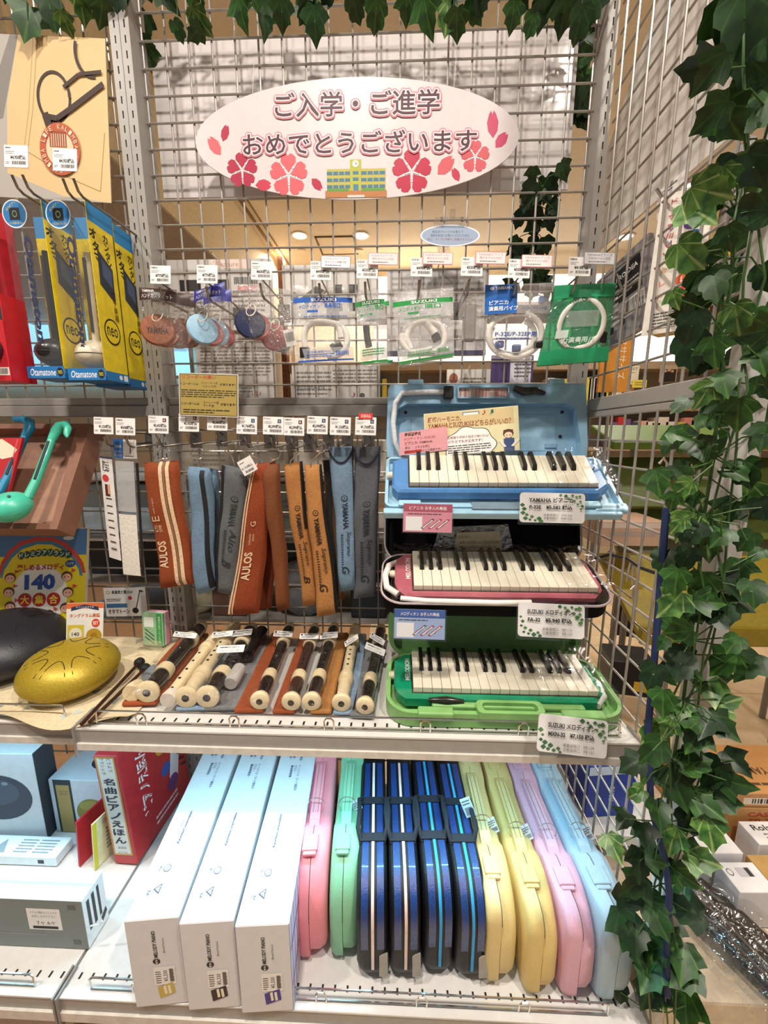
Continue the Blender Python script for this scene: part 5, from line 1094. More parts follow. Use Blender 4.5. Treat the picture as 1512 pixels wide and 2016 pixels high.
# red pack at the left edge
t = thing('red_pack', 'red carded pack with a black instrument at the left edge', 'boxed toy', (-.246, -.150, 1.352))
MB().box((0, .024, .15), (.085, .002, .30), mt('b81f2c', .4)).build('backing_card', t); MB().box((.0425, 0, .075), (.002, .05, .15), mt('c8202e', .4)).build('side_card', t); MB().box((0, 0, .004), (.085, .05, .008), mt('b81f2c', .4)).build('base_card', t)
MB().tube([(.015, -.010, .10), (.008, -.006, .28)], .013, 12, mt('1c1a1e', .35)).build('stem', t, smooth=True); ota_head(t, (.0, -.02, .055), .036, '4a1420', 'e8e4da', '1c1010', 20)
prints(MB(), lambda x, y, i: (-.0425 + x * .085, -.026 - .00003 * i, .14 - y * .14), [('g', [(.55, .0), (.85, .02), (.87, .22), (1, .26), (1, 1), (.45, 1), (.45, .2), (.55, .2)], 'c8202e'), ('e', .74, .40, .30, .34, 'f2efe9'), ('t', 'さわって', .74, .31, .22, .05, '2a2220'), ('t', 'カンタン', .74, .40, .22, .05, '2a2220'), ('t', '電子楽器', .74, .49, .22, .05, '2a2220'), ('r', .84, .88, .26, .10, 'efe9e2'), ('b', .84, .88, .2, .07, '222222')]).build('printed_front', t)
MB().box((0, -.025, .15), (.085, .0006, .30), film(gloss=.14, scale=18, bump=.4)).build('clear_window', t)

# brown display tray leaning below the cross bar
TR_ = px(183, 834, Y=-.060); BR_ = px(112, 1042, Y=-.185); a0 = BR_; up = Vector((0, TR_.y - BR_.y, TR_.z - BR_.z)); Wt = .34
Mt = frame(Vector((BR_.x - Wt, BR_.y, BR_.z)), Vector((1, 0, 0)), up); Ht = up.length
t = thing('display_tray', 'brown display tray leaning back with bright note-shaped instruments', 'tray'); t.matrix_world = Mt
BM = mt('8a5f4c', .6, noise=.06); mb = MB(); loop_shell(mb, [(0, 0), (Wt, 0), (Wt, Ht), (0, Ht)], [(.012, .012), (Wt - .014, .012), (Wt - .030, Ht - .012), (.012, Ht - .012)], -.045, .0, -.032, BM, mt('a57c66', .6)); mb.build('tray_shell', t)
def ota(label, M, col, tailr, strip='1f2a33'):
    t = thing('note_synthesizer', label, 'toy instrument'); t.matrix_world = M; m = mt(col, .35, noise=.04, coat=.2)
    MB().lathe([(.036 * math.cos(math.pi * (i / 12 - .5)), .026 * math.sin(math.pi * (i / 12 - .5))) for i in range(13)], 26, m, TR(0, 0, .018, rx=-35), capped=False).build('head', t, smooth=True)
    MB().tube([(-.036, .002, .020), (-.02, -.010, .038), (.0, -.014, .042), (.02, -.010, .038), (.036, .002, .020)], .0006, 5, mt('2b8f76' if col[0] != '1' else '0f5a78', .5)).build('mouth_line', t)
    for s in (-1, 1): MB().lathe([(.0028, 0), (.0028, .0012)], 10, mt('4a5a55', .5), TR(s * .014, .012, .040, rx=-10)).build('eye', t)
    MB().tube([(.022, .020, .012), (.026, .06, .010), (.030, .150, .010)], [.0085, .0078, .0072], 12, m).build('stem', t, smooth=True)
    MB().rbox((.0275, .100, .0175), (.005, .085, .002), .0009, mt(strip, .5), Matrix.Rotation(RAD(-1.5), 4, 'Z')).build('touch_strip', t)
    MB().tube([(.030, .148, .010), (.034, .168, .011), (.040, .180, .012), (.052, .182, .013), (.060, .172, .014), (.062, .158, .015), (.066, .150, .016)] if tailr else [(.030, .148, .010), (.034, .168, .011), (.030, .182, .012), (.016, .188, .013), (.002, .186, .014), (-.006, .192, .015)], [.0075, .0095, .0095, .0085, .007, .0055, .002] if tailr else [.0075, .0095, .0095, .008, .006, .0025], 12, m).build('tail', t, smooth=True)
hp = px(38, 992, Y=-.185); 
ota('turquoise note-shaped synthesizer leaning in the brown tray', frame(hp + Vector((0, -.004, -.012)), Vector((1, .02, .02)), up + Vector((.018, 0, 0))), '48c4a6', True)
hp = px(-28, 985, Y=-.180)
ota('blue note-shaped synthesizer beside the turquoise one', frame(hp + Vector((0, .006, -.010)), Vector((1, .02, 0)), up + Vector((.020, 0, 0))), '1786b0', False)
q = [px(-60, 862, Y=-.125), px(44, 862, Y=-.125), px(10, 968, Y=-.165), px(-90, 968, Y=-.165)]
qcard('red_folder', 'red bagged folder with a pale curl, left edge of the brown tray', 'folder', q, 'b8252e', [('g', [(.40, .10), (.62, .02), (.80, .12), (.96, .22), (.90, .36), (.72, .40), (.52, .30), (.44, .18)], 'e6d5bb'), ('r', .92, .5, .02, .95, 'd9585c')], up=.006)
# two slim packs hanging left of the recorder cases
qd = Quad((194, 868), (220, 870), (241, 1104), (216, 1096), -.125, .004)
t = pack('fingering_aid_pack', 'slim white fingering-aid pack hanging left of the recorder cases', 'pack', qd, [('r', .5, .13, 1, .01, '2a2f6a'), ('v', 'ふえピタ', .5, .20, .085, .55, '26242a', .03, 0), ('e', .42, .30, .5, .06, 'c9343a'), ('r', .5, .40, .34, .10, '5a2418'), ('r', .62, .39, .16, .08, 'd9a184')] + [('r', .55, .47 + k * .062, .42, .012, '4a4038') for k in range(8)], [('backing_card', (.5, .57, .94, .86), 'e6e2de')], film(gloss=.14, scale=40, bump=.4))
qd = Quad((224, 864), (269, 866), (285, 1136), (243, 1132), -.128, .005)
t = pack('cloth_swab_pack', 'white cleaning cloth pack with a blue and white header', 'pack', qd, [('t', 'YAMAHA', .22, .05, .32, .018, 'f2f4f8'), ('t', 'リコーダー', .22, .085, .34, .02, 'f2f4f8'), ('t', 'お手入れセット', .22, .11, .36, .02, 'f2f4f8'), ('r', .76, .07, .04, .05, '3a3a40'), ('l', .72, .115, .4, .01, 1, '55555a')],
         [('header_card', (.22, .065, .44, .13), '2f6cb8'), ('header_card', (.72, .065, .56, .13), 'eceae8'), ('cleaning_cloth', (.45, .76, .82, .46), mt('e6e0d6', .9, bump=.3, scale=200)), ('clear_sheet', (.45, .33, .84, .36), film(gloss=.08, haze=.5))], film(gloss=.14, scale=40, bump=.5))
MB().tube([qd.flat(.95, .16), qd.flat(.93, .99)], .0026, 6, BLK).build('cleaning_rod', t)
# ---------------------------------------------------------------- bottom shelf: three long white boxes
def wbox(label, x, yaw, sw, w=.0805, h=.172, d=.40, y=-.456):
    t = thing('melody_piano_box', label, 'box', (x, y, ZB + .001), (0, 0, RAD(yaw)), 'long white boxes on the bottom shelf')
    MB().rbox((w / 2, d / 2, h / 2), (w, d, h), .0015, mt('dcdcdf', .38, noise=.02), seg=1).build('carton', t)
    f = lambda a, b, i: (a * w, -.0004 - .00003 * i, h - b * h)
    prints(MB(), f, [('V', 'MELODY PIANO', .50, .28, .30, .075, '3a3632', .02, 0), ('e', .50, .475, .14, .062, '2e2a28'), ('t', 'B', .50, .475, .05, .035, 'e8e4e0', 90), ('V', 'BestChoice', .66, .30, .17, .04, '5a7a52', 0, .2), ('r', .62, .645, .40, .21, 'efece8'), ('V', '¥5,330', .64, .65, .13, .09, '26221e', .01, 0), ('V', '税込', .78, .65, .14, .04, '26221e', 0, 0), ('l', .50, .66, .10, .15, 6, '55504a'), ('r', .745, .645, .07, .15, '6a6560'),
                      ('r', .62, .815, .30, .13, sw, -10), ('r', .60, .81, .05, .10, 'efe6cc', -10), ('r', .68, .81, .05, .10, 'efe6cc', -10)]).build('printed_front', t)
    g = lambda a, b, i: (a * w, d - b * d, h + .0004 + .00003 * i)
    prints(MB(), g, [('r', .72, .14, .10, .11, '1d2024'), ('V', 'パッケージ内容', .72, .14, .10, .07, 'e8ecf0', 0, 0), ('V', '・鍵盤ハーモニカ本体', .60, .165, .13, .075, '2f3f60', 0.01, 0), ('V', '・専用ケース', .50, .15, .09, .075, '2f3f60', 0.01, 0), ('V', '・演奏用パイプ', .40, .16, .11, .075, '2f3f60', 0.01, 0), ('V', '・卓奏用ホース', .30, .16, .11, .075, '2f3f60', 0.01, 0), ('V', '・お名前シール・ドレミシール', .60, .34, .17, .075, '2f3f60', 0.01, 0), ('V', '・クロス', .50, .28, .05, .075, '2f3f60', 0.01, 0), ('V', '・取扱説明書', .40, .30, .09, .075, '2f3f60', 0.01, 0),
                     ('r', .62, .035, .10, .06, 'a9c4d4'), ('r', .78, .03, .22, .05, 'c4d8e2'), ('V', 'KyoritsuCorporation', .40, .63, .16, .075, '3a3f58', .02, .15), ('V', 'TOKYO MADE', .30, .64, .09, .03, '55586a', 0, 0), ('e', .40, .815, .15, .030, '55556a'), ('e', .40, .815, .12, .024, 'e9e9ec'), ('V', '紙', .40, .815, .016, .08, '3a3f58', 0, 0), ('V', '外箱', .26, .815, .024, .05, '3a3f58', 0, 0), ('g', [(.30, .895), (.44, .875), (.44, .915)], '55556a'), ('g', [(.335, .895), (.425, .882), (.425, .908)], 'e9e9ec'), ('V', '5', .405, .895, .012, .05, '3a3f58', 0, 0), ('V', 'PE', .24, .905, .02, .05, '3a3f58', 0, 0)]).build('printed_top', t)
    if sw == '4c3f8c':
        k = lambda a, b, i: (w + .0004 + .00003 * i, a * d, h - b * h)
        prints(MB(), k, [('r', .5, .5, 1, 1, 'c9c2dc')] + [('r', .03 + .045 * j, .5, .006, 1, '5a4a80') for j in range(22)] + [('r', .5, .30, 1, .02, '5a4a80'), ('r', .5, .7, 1, .02, '5a4a80')]).build('printed_side', t)
    return t
wbox('long white box with a yellow swatch on its end, leftmost of three', .098, 6.5, 'c9b25a'); wbox('long white box with a dark swatch on its end, middle of three', .183, 5.5, '3a3030'); wbox('long white box with a purple swatch on its end, rightmost of three', .268, 4.5, '4c3f8c')

# ---------------------------------------------------------------- hard cases standing on edge
def shell_side(mb, outl, x0, x1, mat, r=.006):
    """outline in (y, z); rounded shell between x0 (seam) and x1"""
    n = len(outl); cy = sum(p[0] for p in outl) / n; cz = sum(p[1] for p in outl) / n; s = 1 if x1 > x0 else -1; L = []
    for dx, k in ((0, 0), (abs(x1 - x0) - r, 0), (abs(x1 - x0) - r * .35, .35), (abs(x1 - x0), 1)):
        ring = []
        for y, z in outl:
            dy, dz = y - cy, z - cz; l = math.hypot(dy, dz); q = max(0, (l - r * k * 1.0) / l); ring.append((x0 + s * dx, cy + dy * q, cz + dz * q))
        L.append(ring)
    vs = [p for rg in L for p in rg]; fs = [(i + a * n, (i + 1) % n + a * n, (i + 1) % n + (a + 1) * n, i + (a + 1) * n) for a in range(3) for i in range(n)]
    fs.append([3 * n + i for i in range(n)]); fs.append([i for i in range(n)])
    mb.add(vs, fs, mat)
def arc(cy, cz, r, a0, a1, n=8): return [(cy + r * math.cos(RAD(a0 + (a1 - a0) * k / n)), cz + r * math.sin(RAD(a0 + (a1 - a0) * k / n))) for k in range(n + 1)]
def hard_case(label, x, y, yaw, col, W=.053, H=.158, L=.36, soft=.030, big=.075, style=0, group='hard cases on edge', tagd=True):
    t = thing('instrument_case', label, 'case', (x, y, ZB + .001), (0, 0, RAD(yaw)), group); m = mt(col, .5, noise=.05, scale=500, bump=.12)
    def outl(rt, rb): return arc(rt, H - rt, rt, 180, 90) + [(L * .28, H), (L * .33, H - .010), (L * .72, H - .010), (L * .77, H)] + arc(L - .03, H - .03, .03, 90, 0) + arc(L - .02, .02, .02, 0, -90) + arc(rb, rb, rb, 270, 180)
    a = MB(); shell_side(a, outl(soft if style else big, .022), 0, -W * .42, m, .010); a.build('left_shell', t, smooth=40)
    b = MB(); shell_side(b, outl(big, .045), .0008, W * .55, m, .014); b.build('right_shell', t, smooth=40)
    # carrying handle above the recess
    hz = H + .004
    hb = MB(); hb.prism([(L * .26, H - .014), (L * .33, H + .001), (L * .36, hz), (L * .70, hz), (L * .73, H + .001), (L * .79, H - .014)], -.0095, .0095, m, Matrix.Rotation(RAD(90), 4, 'Z') @ Matrix.Scale(-1, 4, (0, 1, 0)))
    hb.build('handle', t)
    for sx in (-.0045, .0045): MB().box((sx, L * .53, hz + .0002), (.0012, L * .34, .0012), mt('8a857c', .7)).build('handle_groove', t)
    for yy in ((L * .19, L * .85)):
        lt = MB(); lt.rbox((-.002, yy, H + .0015), (W * .50, .030, .006), .002, m); lt.rbox((-.002, yy - .016, H - .001), (W * .42, .010, .006), .002, m); lt.build('latch', t)
    sm = MB()
    sm.tube([(.0006, yv, zv) for yv, zv in [(p[0] - (.0006 if p[0] < .02 else 0), p[1] + (.0004 if p[0] > .02 else 0)) for p in outl(soft if style else big, .022)][:9 + 2]] , .0006, 4, mt('55504a', .8)); sm.build('seam', t)
    if tagd:
        c = Vector((0, L * .40, hz + .004)); MB().tube([c + Vector((.017 * math.cos(u), .004 * math.sin(u), .014 * math.sin(u) - .004)) for u in [k * math.pi / 12 for k in range(24)]], .0008, 6, CHROME, closed=True).build('key_ring', t, smooth=True)
        if tagd != 2: card('hang_tag', None, None, .018, .026, (.020, L * .41, hz - .010), (-30, -20, 10), 'eceef0', [('b', .5, .75, .8, .25, '333333'), ('l', .5, .35, .8, .4, 3, '55585c')], parent=t)
    return t
hard_case('pink hard case standing on edge beside the white boxes', .362, -.392, 5, 'ef8f98', big=.085, H=.172, L=.34, W=.055, tagd=2)
hard_case('mint green hard case standing on edge', .418, -.388, 3, '86c29a', big=.085, H=.172, L=.34, W=.053)
hard_case('yellow hard case standing on edge, left of the two yellow ones', .676, -.412, 1, 'dcc486', style=1)
hard_case('yellow hard case standing on edge, right of the two yellow ones', .738, -.424, 1.5, 'dabf7a', style=1)
hard_case('lilac pink hard case standing on edge between yellow and blue', .796, -.425, 2, 'd9a8bb', style=1, tagd=2)
hard_case('pale blue hard case standing on edge, rightmost', .852, -.427, 2.5, 'a4bdcc', style=1, H=.165, W=.056)
# ---------------------------------------------------------------- four blue soft cases
def soft_case(label, x, y, yaw, zc, zip2, tab, pull, W=.054, H=.168, L=.34):
    t = thing('soft_case', label, 'case', (x, y, ZB + .001), (0, 0, RAD(yaw)), 'blue soft cases on edge'); bk = mt('0c0e13', .5, scale=500, noise=.2, bump=.25)
    def outl(): return arc(.060, H - .060, .060, 180, 90, 10) + arc(L - .05, H - .05, .05, 90, 0, 6) + arc(L - .03, .03, .03, 0, -90, 5) + arc(.030, .030, .030, 270, 180, 5)
    m = MB(); shell_side(m, outl(), 0, -W * .48, bk, .014); shell_side(m, outl(), 0, W * .48, bk, .014); m.build('case_body', t, smooth=50)
    top = [p for p in outl()[:16]]
    def strip(xc, w, mat, name, lift, skip=0):
        P = [(y, z) for y, z in ([(0.0, .030), (0, .07)] + top[:11] + [(L * f, H) for f in (.3, .4, .5, .6, .7, .8)])][skip:]
        mb = MB(); n = len(P); vs = []
        for i, (yv, zv) in enumerate(P):
            a = P[max(0, i - 1)]; b = P[min(n - 1, i + 1)]; dy, dz = b[0] - a[0], b[1] - a[1]; l = math.hypot(dy, dz) or 1; ny, nz = -dz / l, dy / l
            bow = 0
            for sx in (-1, 1): vs.append((xc + sx * w / 2, yv + ny * lift, zv + nz * lift))
        mb.add(vs, [(2 * i, 2 * i + 1, 2 * i + 3, 2 * i + 2) for i in range(n - 1)], mat); mb.build(name, t, smooth=True)
    blue = mt('1a3a74', .28, scale=700, noise=.35, bump=.3, coat=.35)
    strip(-.0122, .0115, blue, 'blue_panel', .0008, skip=1); strip(.0138, .0115, blue, 'blue_panel', .0008, skip=1)
    strip(.001, .010, mt('101218', .6), 'zip_tape', .0014); strip(.001, .0048, mt(zc, .5), 'zip', .0020)
    sb = mt('191c24', .8, scale=300, noise=.15)
    for yy, s in ((L * .30, 1), (L * .52, 1)): MB().rbox((0, yy, H + .002), (W * .84, .016, .003), .0012, sb).build('strap', t)
    for s in (-1, 1):
        MB().tube([(s * W * .36, L * .28, H - .004), (s * W * .50, L * .33, H + .012), (s * W * .46, L * .41, H + .018), (s * W * .50, L * .50, H + .012), (s * W * .36, L * .55, H - .004)], .0042, 8, sb).build('carry_strap', t, smooth=True)
    if pull: MB().rbox((.004, -.004, .050), (.007, .004, .032), .0015, mt('101116', .4), TR(0, 0, 0, rx=-8)).build('zip_pull', t)
    if tab: MB().prism([(-.007, -.016), (.007, -.018), (.008, .018), (-.006, .016)], -.001, .001, mt('9a948c', .6)).build('grey_tab', t, (.018, -.002, .040), (RAD(-12), 0, RAD(10)))
    return t
soft_case('blue and black soft case with a white zip, leftmost of four', .470, -.412, 3, 'e8d8d8', None, True, True); soft_case('blue and black soft case with a white zip, second of four', .524, -.410, 2.5, 'e8c8c0', None, True, True)
soft_case('blue and black soft case with a bright blue zip, third of four', .580, -.404, 2.5, '2a9ad8', None, False, False); soft_case('blue and black soft case with a bright blue zip, fourth of four', .632, -.408, 2, '2a9ad8', None, True, True)
card('hang_tag', 'white price tag tied to the fourth blue soft case', 'price tag', .020, .034, px(921, 1589, Y=-.26), (-20, -25, 0), 'e6ecf0', [('b', .5, .7, .7, .4, '44586a'), ('l', .5, .25, .8, .3, 2, '44586a')])

# ---------------------------------------------------------------- bottom shelf of the left bay
def pbox(name, label, cat, corner, w, d, h, yaw, col, right=True, front=(), top=(), side=(), zb=None, group=None, rough=.45, sidecol=None):
    """carton with its front right (or left) bottom corner at a measured place"""
    zb = ZB if zb is None else zb
    t = thing(name, label, cat, (corner.x, corner.y, zb + .0008), (0, 0, RAD(yaw)), group); x0 = -w if right else 0
    MB().rbox((x0 + w / 2, d / 2, h / 2), (w, d, h), .0012, mt(col, rough, noise=.03), seg=1).build('carton', t)
    if front: prints(MB(), lambda a, b, i: (x0 + a * w, -.0003 - .00003 * i, h - b * h), front).build('printed_front', t)
    if top: prints(MB(), lambda a, b, i: (x0 + a * w, d - b * d, h + .0003 + .00003 * i), top).build('printed_top', t)
    if side: prints(MB(), lambda a, b, i: (x0 + w + .0003 + .00003 * i, a * d, h - b * h), side).build('printed_side', t)
    return t
PB = lambda u, v: px(u, v, Z=ZB + .001)
pbox('drum_box', 'large white textured box picturing a dark tongue drum', 'box', PB(94, 1652), .24, .05, .22, 2, 'd6dde2', True, [('e', .62, .50, .62, .52, '3a4656'), ('e', .60, .44, .44, .30, '4c5c70'), ('e', .70, .34, .06, .04, '8a9aaa'), ('e', .5, .36, .06, .04, '8a9aaa')], [], [('r', .5, .5, 1, 1, '3f4850')])
c = PB(112, 1636)
pbox('drum_box', 'white box picturing a gold tongue drum behind the red book', 'box', c, .17, .10, .138, 0, 'd3dde6', False, [('r', .18, .5, .24, 1, '26323a'), ('r', .18, .55, .18, .90, 'b39a5c'), ('t', 'TONGUE', .18, .22, .12, .03, '5a4a22'), ('t', 'DRUM', .18, .27, .10, .03, '5a4a22'), ('e', .54, .60, .42, .50, '8f8a3c'), ('e', .52, .48, .30, .18, 'a39e4c')], [('e', .60, .45, .46, .50, '1f3a40'), ('t', 'ASMR', .62, .5, .22, .2, 'b9c8c8', 10, 0, .3)])
pbox('flat_box', 'flat white keyboard box with printed diagrams lying on the shelf', 'box', px(112, 1706, Z=ZB + .001), .22, .045, .022, 0, 'dfeef4', True, [('r', .85, .5, .06, .4, '3a4048')], [('l', .62, .5, .16, .7, 5, '7a95a5'), ('l', .82, .5, .18, .7, 5, '7a95a5'), ('g', [(.30, .85), (.38, .2), (.46, .85)], '8aa5b0')])
pbox('keyboard', 'white and grey small keyboard standing on its long edge', 'keyboard', PB(176, 1868), .24, .050, .104, 0, 'e6eef2', True,
     [('r', .5, .5, 1, 1, '7d8582'), ('r', .70, .40, .25, .44, 'eceae6'), ('t', 'こちらの箱をよくシェイク', .70, .26, .20, .05, '333333'), ('t', 'お召し上がり下さい', .70, .34, .18, .05, '333333'), ('t', '7ヶ.6ヶ', .71, .48, .14, .08, '333333', 4), ('r', .70, .57, .19, .055, '1c1c1c'), ('r', .92, .13, .06, .10, '5f6664'), ('r', .92, .86, .06, .10, '5f6664'), ('r', .45, .72, .5, .02, '959d9a')],
     [('r', .5, .48, 1, .10, 'b4ccd6')], [('r', .22, .42, .12, .60, '3a3f44'), ('r', .45, .42, .12, .62, '3a3f44'), ('r', .68, .42, .10, .62, '3a3f44'), ('r', .80, .8, .26, .12, '3a3f44', -20)])
for k in range(3): MB().tube([px(196 - k * 3, 1822 + k * 6, Y=-.395 + k * .004) + Vector((dx, 0, dz)) for dx, dz in ((-.016, -.002), (0, .002), (.006, .01))], .0014, 6, mt('dfe6ea', .4)).build('white_cable') if k == 0 else None
o = bpy.data.objects['white_cable']; tag(o, 'short white cable loop at the end of the grey keyboard', 'cable')
# books on edge
c = PB(226, 1700)
t = thing('picture_book', 'thick red picture book with a cream spine facing out', 'book', (c.x, c.y, ZB + .001), (0, RAD(-3), RAD(-3))); w, d, h = .052, .20, .262
MB().rbox((w / 2, d / 2, h / 2), (w, d, h), .002, mt('b92a30', .4), seg=1).build('book_block', t)
sp = [('r', .48, .46, .80, .90, 'c9a25a'), ('r', .48, .46, .66, .87, 'e4e4de'), ('v', 'どうよう', .64, .08, .12, .18, '26304a', .01, 0), ('v', 'クラシック', .34, .09, .15, .18, '26304a', .01, 0), ('t', '新装版', .48, .84, .36, .022, '26304a'), ('t', 'ポプラ社', .48, .885, .40, .018, '26304a')]
for k, ch in enumerate('名曲ピアノえほん'): sp.append(('t', ch, .48, .23 + k * .077, .50, .062, '26304a', 0, .03))
prints(MB(), lambda a, b, i: (a * w, -.0004 - .00003 * i, h - b * h), sp).build('printed_spine', t)
sd = [('V', 'ピアノえほん', .28, .42, .60, .16, 'f2efe9', .05, 0), ('V', 'ピアノえほん', .29, .42, .60, .14, 'b92a30', .0, 0), ('e', .60, .30, .20, .16, 'd9a43a'), ('e', .74, .18, .22, .18, 'c9772a'), ('r', .82, .45, .16, .6, 'e8eaf0', 20), ('e', .62, .55, .16, .12, '3a5cb0'), ('e', .70, .74, .2, .14, '6a3a7a'), ('l', .55, .88, .4, .10, 2, 'f0d8d8')] + [('r', .80 + .02 * j, .25 + .075 * j, .10, .022, '22222a', 20) for j in range(7)]
prints(MB(), lambda a, b, i: (w + .0004 + .00003 * i, a * d, h - b * h), sd).build('printed_cover', t)
for nm, lb, u, v, col, th, hh, its in (('thin_book', 'thin red book leaning beside the picture book', 156, 1706, 'c2182a', .004, .115, []), ('yellow_folder', 'pale yellow folder printed with music, leaning beside the thin red book', 186, 1714, 'e9e3b0', .003, .118, [('r', .03, .5, .06, 1, 'd9cf3a'), ('t', 'うたおう', .35, .14, .4, .10, '8a5a3a'), ('l', .55, .55, .7, .5, 6, '6a8a7a')])):
    c = PB(u, v); t = thing(nm, lb, 'book', (c.x, c.y, ZB + .001), (0, RAD(6), RAD(-14)))
    MB().box((0, .07, hh / 2), (th, .14, hh), mt(col, .5)).build('cover', t)
    if its: prints(MB(), lambda a, b, i: (th / 2 + .0003 + .00003 * i, a * .14, hh - b * hh), its).build('printed_text', t)
tag(MB().tube([px(345, 1512, Y=-.08), px(372, 1504, Y=-.04), px(400, 1490, Y=-.01)], .002, 6, CHROME).tube([px(345, 1512, Y=-.08), px(352, 1572, Y=-.08), px(372, 1562, Y=-.04)], .002, 6, CHROME).build('wire_divider'), 'bent chrome wire divider behind the red picture book', 'divider')
# ---------------------------------------------------------------- seen through the grid: backs of goods on the far side
def thru(name, label, cat, u0, v0, u1, v1, Y, base, items, d=.01, **k):
    a = px(u0, v0, Y=Y); b = px(u1, v1, Y=Y)
    o = card(name, label, cat, abs(b.x - a.x), abs(a.z - b.z), ((a.x + b.x) / 2, Y, (a.z + b.z) / 2), base=base, items=items, thick=d, **k)
    h = abs(a.z - b.z)
    if Y < .06: MB().tube([(0, -d / 2 - .024, h / 2 + .004), (0, -d / 2, h / 2 + .002), (0, 0, h / 2 - .004)], .0016, 6, CHROME).build('hang_hook', o)
    else: MB().tube([(0, .004, -h / 2 + .01), (0, .004, -o.location.z)], .004, 6, GREY2).build('stand_rod', o)
    return o
thru('carded_product', 'grey back of a carded product with two black windows, behind the castanets', 'pack', 325, 514, 540, 650, .034, 'cfc9c4', [('r', .62, .07, .36, .12, 'e9d3c6'), ('t', 'Feature', .60, .07, .20, .07, 'b98a86'), ('r', .23, .36, .20, .16, '2a2422'), ('r', .53, .36, .14, .16, '2a2422'), ('r', .77, .42, .18, .10, 'd98a90'), ('l', .30, .60, .5, .3, 5, '8a8480'), ('l', .78, .62, .3, .4, 6, '8a8480'), ('b', .76, .30, .22, .1, '333333')])
thru('carded_product', 'pale carded product with printed icons, behind the blue-topped hose pack', 'pack', 556, 524, 745, 640, .034, 'ddd8d2', [('e', .12, .55, .08, .22, '1f1d1d'), ('r', .30, .5, .12, .3, '2a2828', 40), ('t', '<', .44, .5, .05, .2, '333333'), ('r', .58, .40, .09, .14, '3a3838'), ('r', .74, .40, .09, .14, '3a3838'), ('r', .58, .7, .09, .14, '3a3838'), ('r', .74, .7, .09, .14, '3a3838'), ('l', .5, .10, .9, .08, 1, '55504c')])
thru('carded_product', 'grey printed product back behind the yellow notice and the castanets', 'pack', 385, 660, 545, 790, .034, 'bdb6b0', [('r', .75, .10, .45, .16, 'cfc9c4'), ('t', '102', .66, .09, .10, .07, '333333'), ('l', .5, .40, .9, .45, 9, '7f7974'), ('l', .4, .85, .6, .15, 3, '7f7974'), ('t', 'は♪', .75, .88, .12, .08, 'a05050')])
thru('carded_product', 'grey printed product back left of the blue hard case lid', 'pack', 575, 720, 748, 790, .034, 'c4beb8', [('l', .25, .5, .4, .7, 6, '7a746f'), ('l', .72, .35, .5, .5, 5, '7a746f'), ('t', '0120-004-828', .22, .62, .3, .1, '44403c'), ('t', '♪', .70, .82, .05, .16, '9a5050'), ('e', .80, .84, .06, .14, '55504c')])
thru('carded_product', 'clear-bagged grey sheet behind the small grey mouthpiece', 'pack', 762, 536, 955, 700, .034, 'cdc9c8', [('l', .5, .35, .9, .6, 9, 'aaa5a2'), ('t', '♪', .45, .8, .04, .08, 'b06a6a'), ('r', .5, .97, 1, .06, '55506a')])
thru('music_book', 'purple-edged music book behind the blue hose pack', 'book', 968, 700, 1046, 760, .034, '5d4a7c', [('r', .7, .5, .5, .9, 'e6e0ea'), ('l', .75, .5, .4, .5, 4, '6a6070')])
thru('music_book', 'white music book standing behind the blue case lid', 'book', 880, 728, 962, 800, .034, 'e6e0d6', [('l', .6, .4, .6, .4, 4, '8a7a6a'), ('e', .15, .25, .2, .3, 'a0624a')])
thru('leaflet_rack', 'orange leaflet holder lettered with breathing exercises beyond the right panel', 'leaflet', 1192, 588, 1232, 772, .10, 'd28a2c', [('v', '呼吸エクササイズ', .72, .50, .72, .30, 'f4e6c8', 0, 0)])
# lower level: boxes, cases and shelf boards on the far side
FB1, FB2, FB3, FB4 = (px(450, v, Y=y).z for v, y in ((935, .30), (1046, .30), (1124, .30), (1212, .22)))
for z, lb in ((FB1, 'uppermost'), (FB2, 'second'), (FB3, 'third'), (FB4, 'lowest')):
    t = thing('far_shelf_board', 'grey wire shelf on the far side of the grid, %s of four' % lb, 'shelf', (.15, .41, z - .010)); MB().rbox((0, 0, .004), (1.30, .42, .008), .002, mt('8f8a84', .5)).build('deck', t); MB().tube([(-.65, -.212, .004), (.65, -.212, .004)], .003, 6, WIRE).build('front_wire', t)
    if lb == 'lowest':
        for x in (-.64, .64):
            for y in (-.20, .20): MB().tube([(x, y, .004), (x, y, -z + .012)], .006, 6, GREY2).build('leg', t)
def blk(name, label, cat, u0, v0, u1, z0, Y, d, col, items=(), rough=.5):
    a = px(u0, v0, Y=Y); b = px(u1, v0, Y=Y); w = abs(b.x - a.x); h = a.z - z0
    t = thing(name, label, cat, ((a.x + b.x) / 2, Y, z0 - .001)); MB().rbox((0, d / 2, h / 2), (w, d, h), .003, mt(col, rough, noise=.04), seg=1).build('carton', t)
    if items: prints(MB(), lambda x, y, i: ((x - .5) * w, -.0004 - .00004 * i, (1 - y) * h), items).build('printed_front', t)
    return t
blk('white_carton', 'wide pale carton high behind the hooks of the left recorder cases', 'box', 345, 872, 560, FB1, .26, .3, 'd2cbbd', [('l', .3, .5, .3, .4, 3, 'a8a298')])
blk('white_carton', 'wide pale carton lettered CASIO behind the right flap cases', 'box', 575, 866, 755, FB1, .26, .3, 'd6d0c4', [('t', 'CASIO', .62, .35, .6, .4, '9a958c', 0, .02)])
blk('white_carton', 'pale blue carton behind the two slim packs', 'box', 150, 952, 330, FB2, .26, .3, 'aebfca', [('r', .5, .45, 1, .02, '8a98a0')]); blk('white_carton', 'pale blue carton behind the left recorder cases', 'box', 334, 944, 470, FB2, .26, .3, 'b9c9d2', [('r', .5, .3, 1, .02, '8a98a0'), ('l', .7, .6, .3, .3, 3, '8898a0')])
